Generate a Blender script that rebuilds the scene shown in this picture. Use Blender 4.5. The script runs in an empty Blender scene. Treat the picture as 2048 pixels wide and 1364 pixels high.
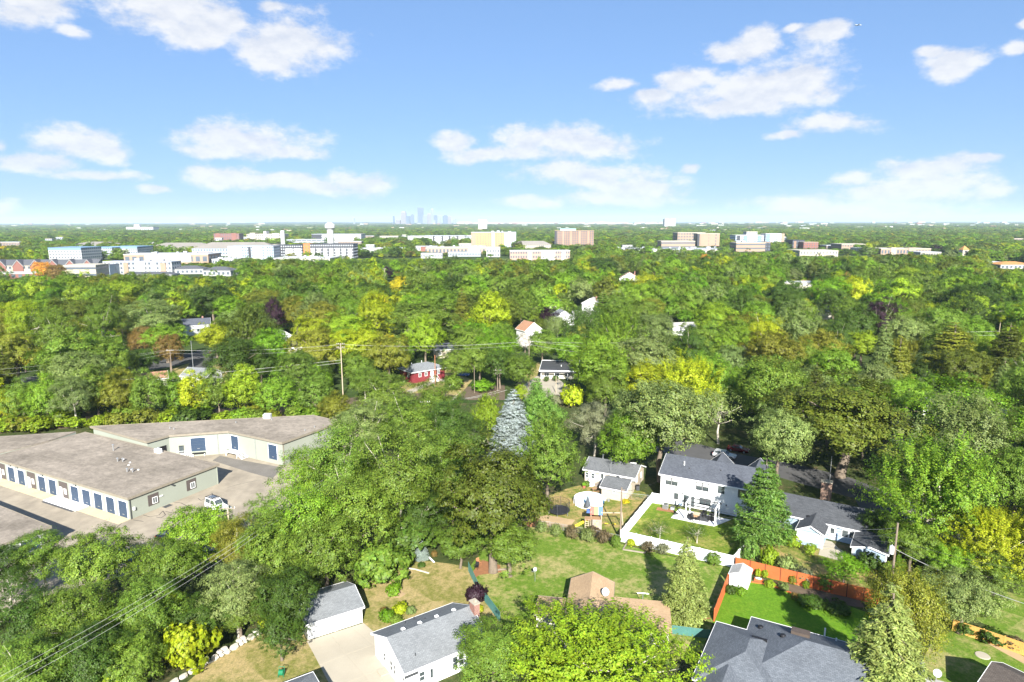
import bpy, math, random
import numpy as np
from mathutils import Vector, Matrix, Quaternion
R = math.radians
rng = np.random.default_rng(7); random.seed(7)
sc = bpy.context.scene
COL = sc.collection

# ------------------------------------------------------------------ camera
FPX, HCAM = 1340.0, 50.0                     # focal length in photo pixels (2048 wide), height of the drone
PITCH = math.atan2(682 - 443, FPX)
camd = bpy.data.cameras.new('camera'); cam = bpy.data.objects.new('camera', camd); COL.objects.link(cam)
camd.sensor_width = 36.0; camd.lens = 36.0 * FPX / 2048
camd.clip_start = 1.0; camd.clip_end = 90000
CM = Matrix.Rotation(math.pi / 2 - PITCH, 3, 'X') @ Matrix.Rotation(R(-0.12), 3, 'Z')
cam.matrix_world = Matrix.Translation((0, 0, HCAM)) @ CM.to_4x4()
sc.camera = cam
sc.render.resolution_x, sc.render.resolution_y = 1024, 682
CMI = np.array(CM.transposed())

def P(px, py, z=0.0):                        # where the sight line of a photo pixel meets the level z
    d = CM @ Vector((px - 1024, 682 - py, -FPX))
    t = (z - HCAM) / d.z
    return Vector((d.x * t, d.y * t, z))

def proj(x, y, z):                           # world -> photo pixel
    q = CMI @ np.array([x, y, z - HCAM])
    return 1024 + FPX * q[0] / -q[2], 682 - FPX * q[1] / -q[2], -q[2]

# ------------------------------------------------------------------ sky with clouds, sun, exposure
SUN_EL, SUN_AZ = R(31), R(176)               # sun direction: behind the drone, a little to the right
sun_dir = Vector((math.sin(SUN_AZ) * math.cos(SUN_EL), math.cos(SUN_AZ) * math.cos(SUN_EL), math.sin(SUN_EL)))
W = bpy.data.worlds.new("World"); sc.world = W; W.use_nodes = True
wn, wl = W.node_tree.nodes, W.node_tree.links
wn.clear()
def N(t, nodes=None, **kw):
    n = (nodes or wn).new(t)
    for k, v in kw.items(): setattr(n, k, v)
    return n
def mth(op, a, b=None, c=None, clamp=False, nt=None):
    nt = nt or W.node_tree
    n = nt.nodes.new('ShaderNodeMath'); n.operation = op; n.use_clamp = clamp
    for i, s in enumerate((a, b, c)):
        if s is None: continue
        if isinstance(s, (int, float)): n.inputs[i].default_value = s
        else: nt.links.new(s, n.inputs[i])
    return n.outputs[0]
SKY_STR = 0.05
sky = N('ShaderNodeTexSky', sky_type='NISHITA', sun_disc=False, sun_elevation=SUN_EL, sun_rotation=SUN_AZ, altitude=250,
        air_density=1.0, dust_density=0.4, ozone_density=2.2)
tc = N('ShaderNodeTexCoord')
sep = N('ShaderNodeSeparateXYZ'); wl.new(tc.outputs['Generated'], sep.inputs[0])
az = mth('ARCTAN2', sep.outputs[0], sep.outputs[1])
el = mth('ARCSINE', sep.outputs[2])
cmb = N('ShaderNodeCombineXYZ'); wl.new(az, cmb.inputs[0]); wl.new(el, cmb.inputs[1])
def wnoise(scale, detail, rough, off=(0, 0, 0), sx=1.0, sy=1.0):
    mp = N('ShaderNodeMapping'); mp.inputs['Location'].default_value = off; mp.inputs['Scale'].default_value = (sx, sy, 1)
    wl.new(cmb.outputs[0], mp.inputs[0])
    n = N('ShaderNodeTexNoise'); n.inputs['Scale'].default_value = scale; n.inputs['Detail'].default_value = detail
    n.inputs['Roughness'].default_value = rough; wl.new(mp.outputs[0], n.inputs['Vector'])
    return n
wx = wnoise(9, 3, .5, (3, 1, 0)); 
warp = N('ShaderNodeVectorMath', operation='SUBTRACT'); wl.new(wx.outputs['Color'], warp.inputs[0]); warp.inputs[1].default_value = (.5, .5, .5)
warp2 = N('ShaderNodeVectorMath', operation='MULTIPLY_ADD'); wl.new(warp.outputs[0], warp2.inputs[0])
warp2.inputs[1].default_value = (.06, .035, 0); wl.new(cmb.outputs[0], warp2.inputs[2])
CLOUDS = [(60,8,110,40),(20,25,80,32),(140,72,38,13),(330,15,130,45),(370,55,80,42),(440,42,55,30),(575,92,118,54),(540,112,88,40),(410,88,42,16),(545,12,40,14),
 (150,285,90,34),(70,322,100,20),(190,302,52,30),(190,352,85,12),(10,285,25,14),(490,272,140,36),(430,295,100,18),(570,298,78,16),(440,348,88,26),
 (540,358,90,20),(700,366,92,24),(620,374,110,17),(305,378,42,9),(912,283,46,20),(1090,285,120,32),(1190,285,90,36),(1010,312,120,17),(1180,350,170,26),
 (1270,372,110,24),(1230,398,130,18),(1050,410,80,13),(1460,100,84,20),(1515,85,58,28),(1500,185,190,38),(1590,165,105,52),(1360,160,58,24),(1480,208,140,26),
 (1240,168,46,12),(1310,188,42,15),(1640,70,58,22),(1590,60,30,10),(1650,250,90,22),(1580,270,40,10),(1900,120,64,32),(1858,92,28,10),(2030,95,38,18),(2046,45,18,10),
 (1860,330,104,24),(1960,320,48,10),(1690,355,54,20),(1790,385,200,26),(1600,408,120,20),(1750,412,250,20),(1990,378,38,14),(1880,365,110,18),(372,445,30,8),(10,418,42,17),(0,445,80,12),
 (1380,330,18,10),(2030,440,30,9)]
rs = random.Random(4)
CL = []
for (x, y, rx, ry) in CLOUDS:
    d = (CM @ Vector((x - 1024, 682 - y, -FPX))).normalized()
    k = 1 / math.hypot(1, (x - 1024) / FPX)
    CL.append((math.atan2(d.x, d.y), math.asin(d.z), rx / FPX * k * k, ry / FPX * k))
acc = None
for (a, e, rx, ry) in CL:
    v = N('ShaderNodeVectorMath', operation='MULTIPLY_ADD'); wl.new(warp2.outputs[0], v.inputs[0])
    rx *= 1.08; ry *= 1.12
    v.inputs[1].default_value = (1 / rx, 1 / ry, 0); v.inputs[2].default_value = (-a / rx, -e / ry, 0)
    l = N('ShaderNodeVectorMath', operation='LENGTH'); wl.new(v.outputs[0], l.inputs[0])
    acc = l.outputs['Value'] if acc is None else mth('SMOOTH_MIN', acc, l.outputs['Value'], .35)
fb = wnoise(17, 12, .66, (0, 0, 0), 1.0, 1.7)
dens = mth('ADD', mth('SUBTRACT', 1.0, acc), mth('MULTIPLY', mth('SUBTRACT', fb.outputs['Fac'], .5), 2.3))
# the rest of the sky, outside the frame, carries the same sort of clouds
fo = wnoise(2.6, 8, .58, (5, 2, 0), 1.0, 2.2)
dout = mth('MULTIPLY', mth('SUBTRACT', fo.outputs['Fac'], .56), 5.0)
outside = N('ShaderNodeMapRange', interpolation_type='SMOOTHSTEP'); wl.new(mth('ABSOLUTE', az), outside.inputs[0])
outside.inputs[1].default_value = .72; outside.inputs[2].default_value = .9
outside2 = N('ShaderNodeMapRange', interpolation_type='SMOOTHSTEP'); wl.new(el, outside2.inputs[0])
outside2.inputs[1].default_value = .36; outside2.inputs[2].default_value = .5
osel = mth('MAXIMUM', outside.outputs[0], outside2.outputs[0])
dd = N('ShaderNodeMix'); wl.new(osel, dd.inputs[0]); wl.new(dens, dd.inputs[2]); wl.new(dout, dd.inputs[3])
mask = N('ShaderNodeMapRange', interpolation_type='SMOOTHSTEP'); wl.new(dd.outputs[0], mask.inputs[0])
mask.inputs[1].default_value = -.10; mask.inputs[2].default_value = .60
fs = wnoise(16, 5, .6, (9, 4, 0), 1.0, 1.8)
fup = wnoise(17, 6, .6, (0, -.016, 0), 1.0, 1.7); flo = wnoise(17, 6, .6, (0, 0, 0), 1.0, 1.7)      # billows: lit from above
lit = mth('MULTIPLY_ADD', mth('SUBTRACT', flo.outputs['Fac'], fup.outputs['Fac']), 2.6, .10)
cr = N('ShaderNodeMix', data_type='RGBA'); wl.new(mth('ADD', mth('MULTIPLY_ADD', fs.outputs['Fac'], 1.5, -.15), lit, clamp=True), cr.inputs[0])
cr.inputs[6].default_value = (.238, .254, .292, 1); cr.inputs[7].default_value = (.335, .335, .338, 1)
cscale = N('ShaderNodeVectorMath', operation='SCALE'); wl.new(cr.outputs[2], cscale.inputs[0]); cscale.inputs['Scale'].default_value = 1 / SKY_STR
gmm = N('ShaderNodeGamma'); wl.new(sky.outputs[0], gmm.inputs[0]); gmm.inputs[1].default_value = .48     # softer fall-off from zenith to horizon
hs = N('ShaderNodeVectorMath', operation='MULTIPLY'); wl.new(gmm.outputs[0], hs.inputs[0]); hs.inputs[1].default_value = (1.17, 1.73, 2.62)
mx = N('ShaderNodeMix', data_type='RGBA'); wl.new(mth('MULTIPLY', mask.outputs[0], .90), mx.inputs[0])
wl.new(hs.outputs[0], mx.inputs[6]); wl.new(cscale.outputs[0], mx.inputs[7])
bg = N('ShaderNodeBackground'); bg.inputs[1].default_value = SKY_STR; wl.new(mx.outputs[2], bg.inputs[0])
wo = N('ShaderNodeOutputWorld'); wl.new(bg.outputs[0], wo.inputs[0])
W.cycles.sampling_method = 'MANUAL'; W.cycles.sample_map_resolution = 512

sl = bpy.data.lights.new('sun', 'SUN'); sl.energy = 5.0; sl.angle = R(.53); sl.color = (1, .965, .895)
so = bpy.data.objects.new('sun', sl); COL.objects.link(so)
so.rotation_euler = (-sun_dir).to_track_quat('-Z', 'Y').to_euler(); so.location = (0, -60, 120)
vs = sc.view_settings
vs.view_transform = 'Standard'; vs.look = 'None'; vs.gamma = 1; vs.use_curve_mapping = False; vs.exposure = 1.55
sc.render.engine = 'CYCLES'
cy = sc.cycles
cy.max_bounces = 5; cy.diffuse_bounces = 3; cy.glossy_bounces = 2; cy.transmission_bounces = 3; cy.volume_bounces = 1; cy.transparent_max_bounces = 6
cy.caustics_reflective = False; cy.caustics_refractive = False; cy.sample_clamp_indirect = 1.5
cy.use_denoising = True; cy.use_adaptive_sampling = True; cy.adaptive_threshold = .004
try: cy.denoiser = 'OPENIMAGEDENOISE'; cy.denoising_input_passes = 'RGB_ALBEDO_NORMAL'; cy.denoising_prefilter = 'ACCURATE'
except Exception: pass

# ------------------------------------------------------------------ materials
M = {}
def newmat(name):
    m = bpy.data.materials.new(name); m.use_nodes = True; nt = m.node_tree; nt.nodes.clear()
    out = nt.nodes.new('ShaderNodeOutputMaterial'); b = nt.nodes.new('ShaderNodeBsdfPrincipled')
    nt.links.new(b.outputs[0], out.inputs[0]); M[name] = m
    return m, nt, b, out
def nz(nt, coord, scale, detail=4, rough=.55, vscale=None):
    t = nt.nodes.new('ShaderNodeTexCoord'); n = nt.nodes.new('ShaderNodeTexNoise')
    n.inputs['Scale'].default_value = scale; n.inputs['Detail'].default_value = detail; n.inputs['Roughness'].default_value = rough
    src = t.outputs[coord]
    if vscale:
        mp = nt.nodes.new('ShaderNodeMapping'); mp.inputs['Scale'].default_value = vscale; nt.links.new(src, mp.inputs[0]); src = mp.outputs[0]
    nt.links.new(src, n.inputs['Vector'])
    return n
def ramp(nt, fac, stops):
    r = nt.nodes.new('ShaderNodeValToRGB'); e = r.color_ramp.elements
    while len(e) < len(stops): e.new(.5)
    for i, (p, c) in enumerate(stops): e[i].position = p; e[i].color = (*c, 1)
    nt.links.new(fac, r.inputs[0]); return r
def mixc(nt, fac, a, b, mode='MIX'):
    m = nt.nodes.new('ShaderNodeMix'); m.data_type = 'RGBA'; m.blend_type = mode
    for s, i in ((fac, 0), (a, 6), (b, 7)):
        if isinstance(s, (int, float)): m.inputs[i].default_value = s
        elif isinstance(s, tuple): m.inputs[i].default_value = (*s[:3], 1)
        else: nt.links.new(s, m.inputs[i])
    return m.outputs[2]
def pm(name, c, rough=.7, var=.18, scale=1.2, fine=14, spec=.3, metal=0, bump=0, coord='Object'):
    """plain surface: base colour with broad blotches and fine grain"""
    m, nt, b, _ = newmat(name)
    n1 = nz(nt, coord, scale, 5); n2 = nz(nt, coord, fine, 3)
    lo = tuple(x * (1 - var) for x in c); hi = tuple(min(1, x * (1 + var * .6)) for x in c)
    r1 = ramp(nt, n1.outputs['Fac'], [(.3, lo), (.7, hi)])
    g = mixc(nt, .45 * min(1, var * 3), r1.outputs[0], ramp(nt, n2.outputs['Fac'], [(.3, lo), (.7, hi)]).outputs[0])
    nt.links.new(g, b.inputs['Base Color'])
    b.inputs['Roughness'].default_value = rough; b.inputs['Metallic'].default_value = metal; b.inputs['Specular IOR Level'].default_value = spec
    if bump:
        bp = nt.nodes.new('ShaderNodeBump'); bp.inputs['Strength'].default_value = bump; bp.inputs['Distance'].default_value = .05
        nt.links.new(n2.outputs['Fac'], bp.inputs['Height']); nt.links.new(bp.outputs[0], b.inputs['Normal'])
    return m
def courses(name, c1, c2, mort, bw, rh, ms=.02, rough=.85, var=.2, bump=.4, blot=None):
    """bricks / shingles / siding laid out in metres on the UVs"""
    m, nt, b, _ = newmat(name)
    t = nt.nodes.new('ShaderNodeTexCoord'); br = nt.nodes.new('ShaderNodeTexBrick')
    nt.links.new(t.outputs['UV'], br.inputs['Vector'])
    br.inputs['Scale'].default_value = 1; br.inputs['Brick Width'].default_value = bw; br.inputs['Row Height'].default_value = rh
    br.inputs['Mortar Size'].default_value = ms; br.inputs['Mortar Smooth'].default_value = .3; br.inputs['Bias'].default_value = 0
    br.inputs['Color1'].default_value = (*c1, 1); br.inputs['Color2'].default_value = (*c2, 1); br.inputs['Mortar'].default_value = (*mort, 1)
    n = nz(nt, 'UV', .35, 6, .6); n2 = nz(nt, 'UV', 9, 3)
    g = mixc(nt, 1.0, br.outputs['Color'], ramp(nt, n.outputs['Fac'], [(.3, (1 - var,) * 3), (.7, (1 + var * .5,) * 3)]).outputs[0], 'MULTIPLY')
    g = mixc(nt, 1.0, g, ramp(nt, n2.outputs['Fac'], [(.3, (.82,) * 3), (.7, (1.12,) * 3)]).outputs[0], 'MULTIPLY')
    nt.links.new(g, b.inputs['Base Color']); b.inputs['Roughness'].default_value = rough; b.inputs['Specular IOR Level'].default_value = .25
    bp = nt.nodes.new('ShaderNodeBump'); bp.inputs['Strength'].default_value = bump; bp.inputs['Distance'].default_value = .03
    nt.links.new(br.outputs['Fac'], bp.inputs['Height']); bp.invert = True; nt.links.new(bp.outputs[0], b.inputs['Normal'])
    return m
def grassmat(name, green, green2, dry, amt, stripe=0):
    m, nt, b, _ = newmat(name)
    n1 = nz(nt, 'Object', .16, 6, .62); n2 = nz(nt, 'Object', 1.1, 6, .65); n3 = nz(nt, 'Object', 9, 4, .7)
    g = ramp(nt, n2.outputs['Fac'], [(.33, green), (.68, green2)]).outputs[0]
    sel = mth('ADD', n1.outputs['Fac'], mth('MULTIPLY', mth('SUBTRACT', n2.outputs['Fac'], .5, nt=nt), .55, nt=nt), nt=nt)
    mr = nt.nodes.new('ShaderNodeMapRange'); mr.interpolation_type = 'SMOOTHSTEP'; nt.links.new(sel, mr.inputs[0])
    mr.inputs[1].default_value = .60 - amt * .4; mr.inputs[2].default_value = .88 - amt * .4
    g = mixc(nt, mr.outputs[0], g, dry)
    n4 = nz(nt, 'Object', 3.2, 5, .7)
    g = mixc(nt, 1.0, g, ramp(nt, n4.outputs['Fac'], [(.32, (.70, .74, .72)), (.68, (1.25, 1.2, 1.2))]).outputs[0], 'MULTIPLY')
    g = mixc(nt, 1.0, g, ramp(nt, n3.outputs['Fac'], [(.3, (.72,) * 3), (.7, (1.22,) * 3)]).outputs[0], 'MULTIPLY')
    nt.links.new(g, b.inputs['Base Color']); b.inputs['Roughness'].default_value = .9; b.inputs['Specular IOR Level'].default_value = .1
    bp = nt.nodes.new('ShaderNodeBump'); bp.inputs['Strength'].default_value = .7; bp.inputs['Distance'].default_value = .12
    nt.links.new(n3.outputs['Fac'], bp.inputs['Height']); nt.links.new(bp.outputs[0], b.inputs['Normal'])
    return m
def leafmat(name, attr=None, trans=.40):
    """leaves: tint from the object (or from the scattered instance), each leaf a little different"""
    m, nt, b, out = newmat(name)
    if attr:
        a = nt.nodes.new('ShaderNodeAttribute'); a.attribute_type = 'INSTANCER'; a.attribute_name = attr; col = a.outputs['Color']
    else:
        a = nt.nodes.new('ShaderNodeObjectInfo'); col = a.outputs['Color']
    geo = nt.nodes.new('ShaderNodeNewGeometry')
    n = nz(nt, 'Object', .45, 3)
    rv = mth('MULTIPLY_ADD', geo.outputs['Random Per Island'], .85, .60, nt=nt)
    cv = mth('MULTIPLY_ADD', n.outputs['Fac'], 1.0, .5, nt=nt)
    h = nt.nodes.new('ShaderNodeHueSaturation'); nt.links.new(col, h.inputs['Color'])
    nt.links.new(mth('MULTIPLY', rv, cv, nt=nt), h.inputs['Value'])
    nt.links.new(mth('MULTIPLY_ADD', mth('FRACT', mth('MULTIPLY', geo.outputs['Random Per Island'], 17.3, nt=nt), nt=nt), .035, .4825, nt=nt), h.inputs['Hue'])
    nt.links.new(h.outputs[0], b.inputs['Base Color']); b.inputs['Roughness'].default_value = .5; b.inputs['Specular IOR Level'].default_value = .3
    tr = nt.nodes.new('ShaderNodeBsdfTranslucent')
    nt.links.new(mixc(nt, 1.0, h.outputs[0], (1.15, 1.2, .55), 'MULTIPLY'), tr.inputs[0])
    ms = nt.nodes.new('ShaderNodeMixShader'); ms.inputs[0].default_value = trans
    nt.links.new(b.outputs[0], ms.inputs[1]); nt.links.new(tr.outputs[0], ms.inputs[2]); nt.links.new(ms.outputs[0], out.inputs[0])
    return m
leafmat('leaf'); leafmat('leaf_far', 'tint')
pm('bark', (.17, .135, .10), .9, .4, 2, 12, bump=.5); pm('bark_pale', (.42, .38, .31), .9, .3, 2, 12)
pm('white', (.78, .78, .77), .55, .04, .6, 8); pm('white_trim', (.80, .80, .79), .5, .04); pm('vinyl', (.80, .80, .80), .4, .03, .4, 6)
courses('siding_white', (.82, .82, .815), (.80, .80, .80), (.68, .68, .69), 6, .17, .012, .55, .05, .3)
courses('siding_blue', (.33, .42, .53), (.31, .40, .51), (.22, .29, .38), 6, .17, .014, .6, .06, .3)
courses('siding_tan', (.48, .42, .33), (.46, .40, .31), (.35, .30, .23), 6, .2, .014, .65, .08, .3)
courses('siding_cream', (.62, .58, .48), (.60, .56, .46), (.45, .41, .34), 6, .2, .014, .65, .08, .3)
courses('siding_red', (.19, .03, .036), (.17, .026, .032), (.13, .012, .018), .3, 8, .014, .65, .1, .3)
courses('brick_red', (.30, .11, .07), (.24, .085, .06), (.34, .30, .27), .24, .08, .012, .9, .2, .4)
courses('brick_brown', (.26, .155, .11), (.22, .13, .09), (.3, .26, .22), .24, .08, .012, .9, .2, .4)
courses('shingle_grey', (.235, .245, .25), (.18, .19, .195), (.10, .105, .11), .33, .145, .012, .9, .16)
courses('shingle_mid', (.155, .16, .165), (.115, .12, .125), (.06, .065, .07), .33, .145, .012, .9, .2)
courses('shingle_slate', (.105, .115, .135), (.075, .082, .10), (.04, .045, .055), .33, .145, .012, .9, .2)
courses('shingle_blue', (.15, .165, .185), (.105, .118, .135), (.055, .06, .07), .33, .145, .012, .9, .18)
courses('shingle_dark', (.085, .09, .098), (.06, .064, .07), (.035, .036, .04), .5, .2, .012, .9, .2)
courses('shingle_tan', (.48, .335, .20), (.41, .28, .165), (.28, .19, .11), .33, .145, .012, .9, .16)
courses('shingle_brown', (.105, .088, .075), (.075, .062, .054), (.04, .034, .03), .33, .145, .012, .9, .2)
courses('shingle_pale', (.42, .41, .38), (.36, .35, .33), (.24, .23, .22), .33, .145, .012, .9, .15)
courses('shingle_orange', (.50, .26, .085), (.43, .21, .07), (.25, .12, .05), .33, .145, .012, .9, .15)
courses('shingle_peach', (.38, .21, .13), (.33, .18, .11), (.2, .11, .07), .33, .145, .012, .9, .15)
pm('gravel_roof', (.265, .228, .185), .95, .28, .22, 2.6, .1, bump=.5); pm('gravel_roof_far', (.24, .22, .195), .95, .2, .02, .3, .1)
pm('stain_dark', (.13, .04, .018), .8, .15); pm('wall_sage', (.275, .295, .245), .8, .06, .25, 7); pm('edge_brown', (.23, .20, .155), .7, .15); pm('panel_brown', (.09, .075, .068), .6, .15)
pm('roller_blue', (.038, .062, .105), .45, .15, .8, 6); pm('asphalt_tan', (.315, .270, .205), .92, .17, .13, 5, .15, bump=.25)
pm('asphalt', (.085, .083, .082), .92, .2, .2, 6, .15, bump=.25); pm('asphalt_dark', (.17, .155, .135), .92, .3, .25, 4, .15)
pm('concrete', (.36, .32, .25), .9, .13, .22, 6, .15, bump=.2); pm('concrete_yellow', (.50, .43, .27), .9, .14, .3, 6); pm('concrete_white', (.66, .65, .64), .85, .08, .4, 6)
pm('tar', (.05, .047, .045), .8, .2); pm('stone', (.50, .46, .40), .9, .18, 1.5, 10, .15, bump=.6); pm('mulch', (.26, .12, .055), .95, .3, 1.5, 9, bump=.6)
pm('soil', (.115, .085, .055), .95, .3, .8, 6, bump=.5); pm('sand', (.38, .27, .15), .95, .25, .5, 7)
pm('wood_pole', (.21, .165, .125), .9, .25, 1, 9); pm('wood_pale', (.42, .35, .25), .8, .2, 1, 9); pm('wood_grey', (.26, .22, .18), .9, .2, 1.4, 9)
pm('stain_orange', (.46, .115, .035), .7, .16, .8, 6); pm('stain_yellow', (.52, .30, .08), .7, .16, .8, 6); pm('cedar', (.33, .20, .11), .8, .2, 1.4, 8)
pm('metal_grey', (.45, .46, .47), .35, .08, 2, 9, .5, .6); pm('metal_dark', (.06, .063, .068), .5, .15); pm('black', (.014, .014, .016), .5, .2)
pm('wire', (.50, .49, .45), .5, .05); pm('wire_dark', (.03, .03, .032), .6, .05); pm('porcelain', (.62, .64, .66), .3, .05)
pm('tyre', (.016, .016, .017), .8, .1); pm('silver_paint', (.56, .57, .59), .25, .03, 2, 9, .6, .35); pm('white_paint', (.80, .80, .79), .3, .02, 2, 9, .6)
pm('dark_red_paint', (.12, .01, .012), .25, .05, 2, 9, .6); pm('blue_paint', (.015, .09, .38), .3, .05, 2, 9, .6); pm('black_paint', (.014, .014, .016), .25, .1, 2, 9, .6)
pm('pool_liner', (.78, .80, .82), .4, .05, 1, 6); pm('water', (.62, .78, .86), .08, .08, .7, 3, .5); pm('pool_blue', (.10, .27, .55), .4, .1)
pm('slide_yellow', (.68, .50, .04), .35, .06); pm('tarp_red', (.50, .13, .10), .7, .08); pm('tarp_yellow', (.62, .47, .13), .7, .08); pm('tarp_blue', (.10, .18, .42), .7, .08)
pm('umbrella_grey', (.075, .085, .10), .8, .12); pm('mat_black', (.022, .023, .028), .75, .12); pm('net_black', (.02, .02, .022), .8, .1); pm('red_plastic', (.55, .03, .03), .45, .08)
pm('door_blue', (.025, .06, .30), .45, .08); pm('teal', (.07, .19, .17), .55, .15, 1, 7); pm('rust_rock', (.36, .16, .075), .9, .3, 2, 8, bump=.5); pm('lavender', (.42, .40, .48), .8, .1)
pm('pale_blue', (.40, .52, .66), .7, .1); pm('green_plastic', (.01, .16, .07), .5, .1); pm('far_white', (.43, .43, .425), .8, .06, .05, .4); pm('far_cream', (.42, .38, .30), .8, .08, .05, .4)
pm('far_tan', (.31, .22, .16), .85, .1, .05, .4); pm('far_brown', (.25, .165, .12), .85, .12, .05, .4); pm('far_brick', (.215, .10, .08), .85, .12, .05, .4); pm('far_grey', (.33, .35, .38), .8, .1, .05, .4)
pm('far_dark', (.045, .048, .055), .7, .1, .05, .4); pm('far_blue', (.17, .28, .40), .7, .1, .05, .4); pm('far_paleblue', (.36, .43, .50), .8, .06, .05, .4); pm('far_orange', (.45, .18, .06), .8, .08, .05, .4)
pm('far_yellow', (.46, .29, .13), .8, .08, .05, .4); pm('far_glass', (.105, .125, .15), .25, .2, .05, .4, .6); pm('far_roof_dark', (.085, .09, .10), .9, .15, .05, .5); pm('far_teal', (.28, .46, .42), .7, .1, .05, .4)
pm('tower_blue', (.075, .105, .15), .35, .1, .01, .1, .5); pm('tower_pale', (.22, .25, .30), .6, .08, .01, .1); pm('tower_rose', (.24, .20, .20), .6, .08, .01, .1); pm('far_pink', (.36, .25, .20), .85, .1, .05, .4)
pm('roof_rubber', (.055, .057, .062), .8, .3, .4, 4); pm('roof_red', (.30, .12, .085), .9, .15); pm('blossom', (.72, .70, .66), .8, .1); pm('copper', (.085, .065, .052), .6, .3)
m = M['gravel_roof']; nt = m.node_tree; b = next(n for n in nt.nodes if n.type == 'BSDF_PRINCIPLED'); src = b.inputs['Base Color'].links[0].from_socket
k1 = nz(nt, 'Object', 1.1, 5, .75); k2 = nz(nt, 'Object', .07, 4, .6); k3 = nz(nt, 'Object', .5, 3, .5, (.18, 2.2, 1))       # ballast mottling, ponding stains, drag streaks
g = mixc(nt, 1.0, src, ramp(nt, k1.outputs['Fac'], [(.30, (.74,) * 3), (.70, (1.24, 1.23, 1.22))]).outputs[0], 'MULTIPLY')
g = mixc(nt, 1.0, g, ramp(nt, k2.outputs['Fac'], [(.36, (.80, .80, .79)), (.60, (1.06,) * 3)]).outputs[0], 'MULTIPLY')
g = mixc(nt, 1.0, g, ramp(nt, k3.outputs['Fac'], [(.30, (.90,) * 3), (.55, (1.03,) * 3)]).outputs[0], 'MULTIPLY'); nt.links.new(g, b.inputs['Base Color'])
m = M['asphalt_tan']; nt = m.node_tree; b = next(n for n in nt.nodes if n.type == 'BSDF_PRINCIPLED'); src = b.inputs['Base Color'].links[0].from_socket
k1 = nz(nt, 'Object', .32, 6, .7); k2 = nz(nt, 'Object', .10, 3, .5, (3.2, .5, 1))                                             # worn patches and tyre lanes
g = mixc(nt, 1.0, src, ramp(nt, k1.outputs['Fac'], [(.33, (.82, .82, .83)), (.62, (1.08,) * 3)]).outputs[0], 'MULTIPLY')
g = mixc(nt, 1.0, g, ramp(nt, k2.outputs['Fac'], [(.36, (.90,) * 3), (.6, (1.05,) * 3)]).outputs[0], 'MULTIPLY'); nt.links.new(g, b.inputs['Base Color'])
m, nt, b, _ = newmat('glass'); b.inputs['Base Color'].default_value = (.05, .065, .07, 1); b.inputs['Roughness'].default_value = .07; b.inputs['Specular IOR Level'].default_value = .7
n_ = nz(nt, 'Object', .9, 2); nt.links.new(ramp(nt, n_.outputs['Fac'], [(.35, (.03, .04, .045)), (.7, (.11, .13, .13))]).outputs[0], b.inputs['Base Color'])
m, nt, b, _ = newmat('blind'); b.inputs['Base Color'].default_value = (.60, .59, .55, 1); b.inputs['Roughness'].default_value = .12
n_ = nz(nt, 'Object', 2.5, 2); nt.links.new(ramp(nt, n_.outputs['Fac'], [(.3, (.42, .42, .40)), (.7, (.66, .65, .62))]).outputs[0], b.inputs['Base Color'])
grassmat('grass_lawn', (.090, .165, .016), (.145, .215, .030), (.33, .29, .12), .46)
grassmat('grass_dry', (.15, .16, .035), (.22, .205, .06), (.36, .28, .13), .6)
grassmat('grass_vivid', (.080, .185, .010), (.125, .235, .016), (.16, .24, .02), .15)
grassmat('grass_play', (.10, .15, .02), (.17, .19, .04), (.36, .26, .11), .55)
grassmat('grass_white_house', (.085, .15, .012), (.14, .19, .02), (.30, .27, .08), .35)
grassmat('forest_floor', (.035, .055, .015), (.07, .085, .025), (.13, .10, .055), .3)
# far ground seen between far trees
m, nt, b, _ = newmat('ground'); n1 = nz(nt, 'Object', .012, 8, .65); n2 = nz(nt, 'Object', .35, 6, .65)
g = ramp(nt, n1.outputs['Fac'], [(.35, (.03, .055, .014)), (.62, (.06, .085, .025))]).outputs[0]
g = mixc(nt, 1.0, g, ramp(nt, n2.outputs['Fac'], [(.3, (.6,) * 3), (.7, (1.4,) * 3)]).outputs[0], 'MULTIPLY'); nt.links.new(g, b.inputs['Base Color'])
b.inputs['Roughness'].default_value = .95; b.inputs['Specular IOR Level'].default_value = .05
m, nt, b, out = newmat('haze'); nt.nodes.remove(b); vp = nt.nodes.new('ShaderNodeVolumePrincipled')
vp.inputs['Density'].default_value = 5.0e-5; vp.inputs['Color'].default_value = (.66, .79, .97, 1); vp.inputs['Anisotropy'].default_value = 0.0
nt.links.new(vp.outputs[0], out.inputs['Volume'])

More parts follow.
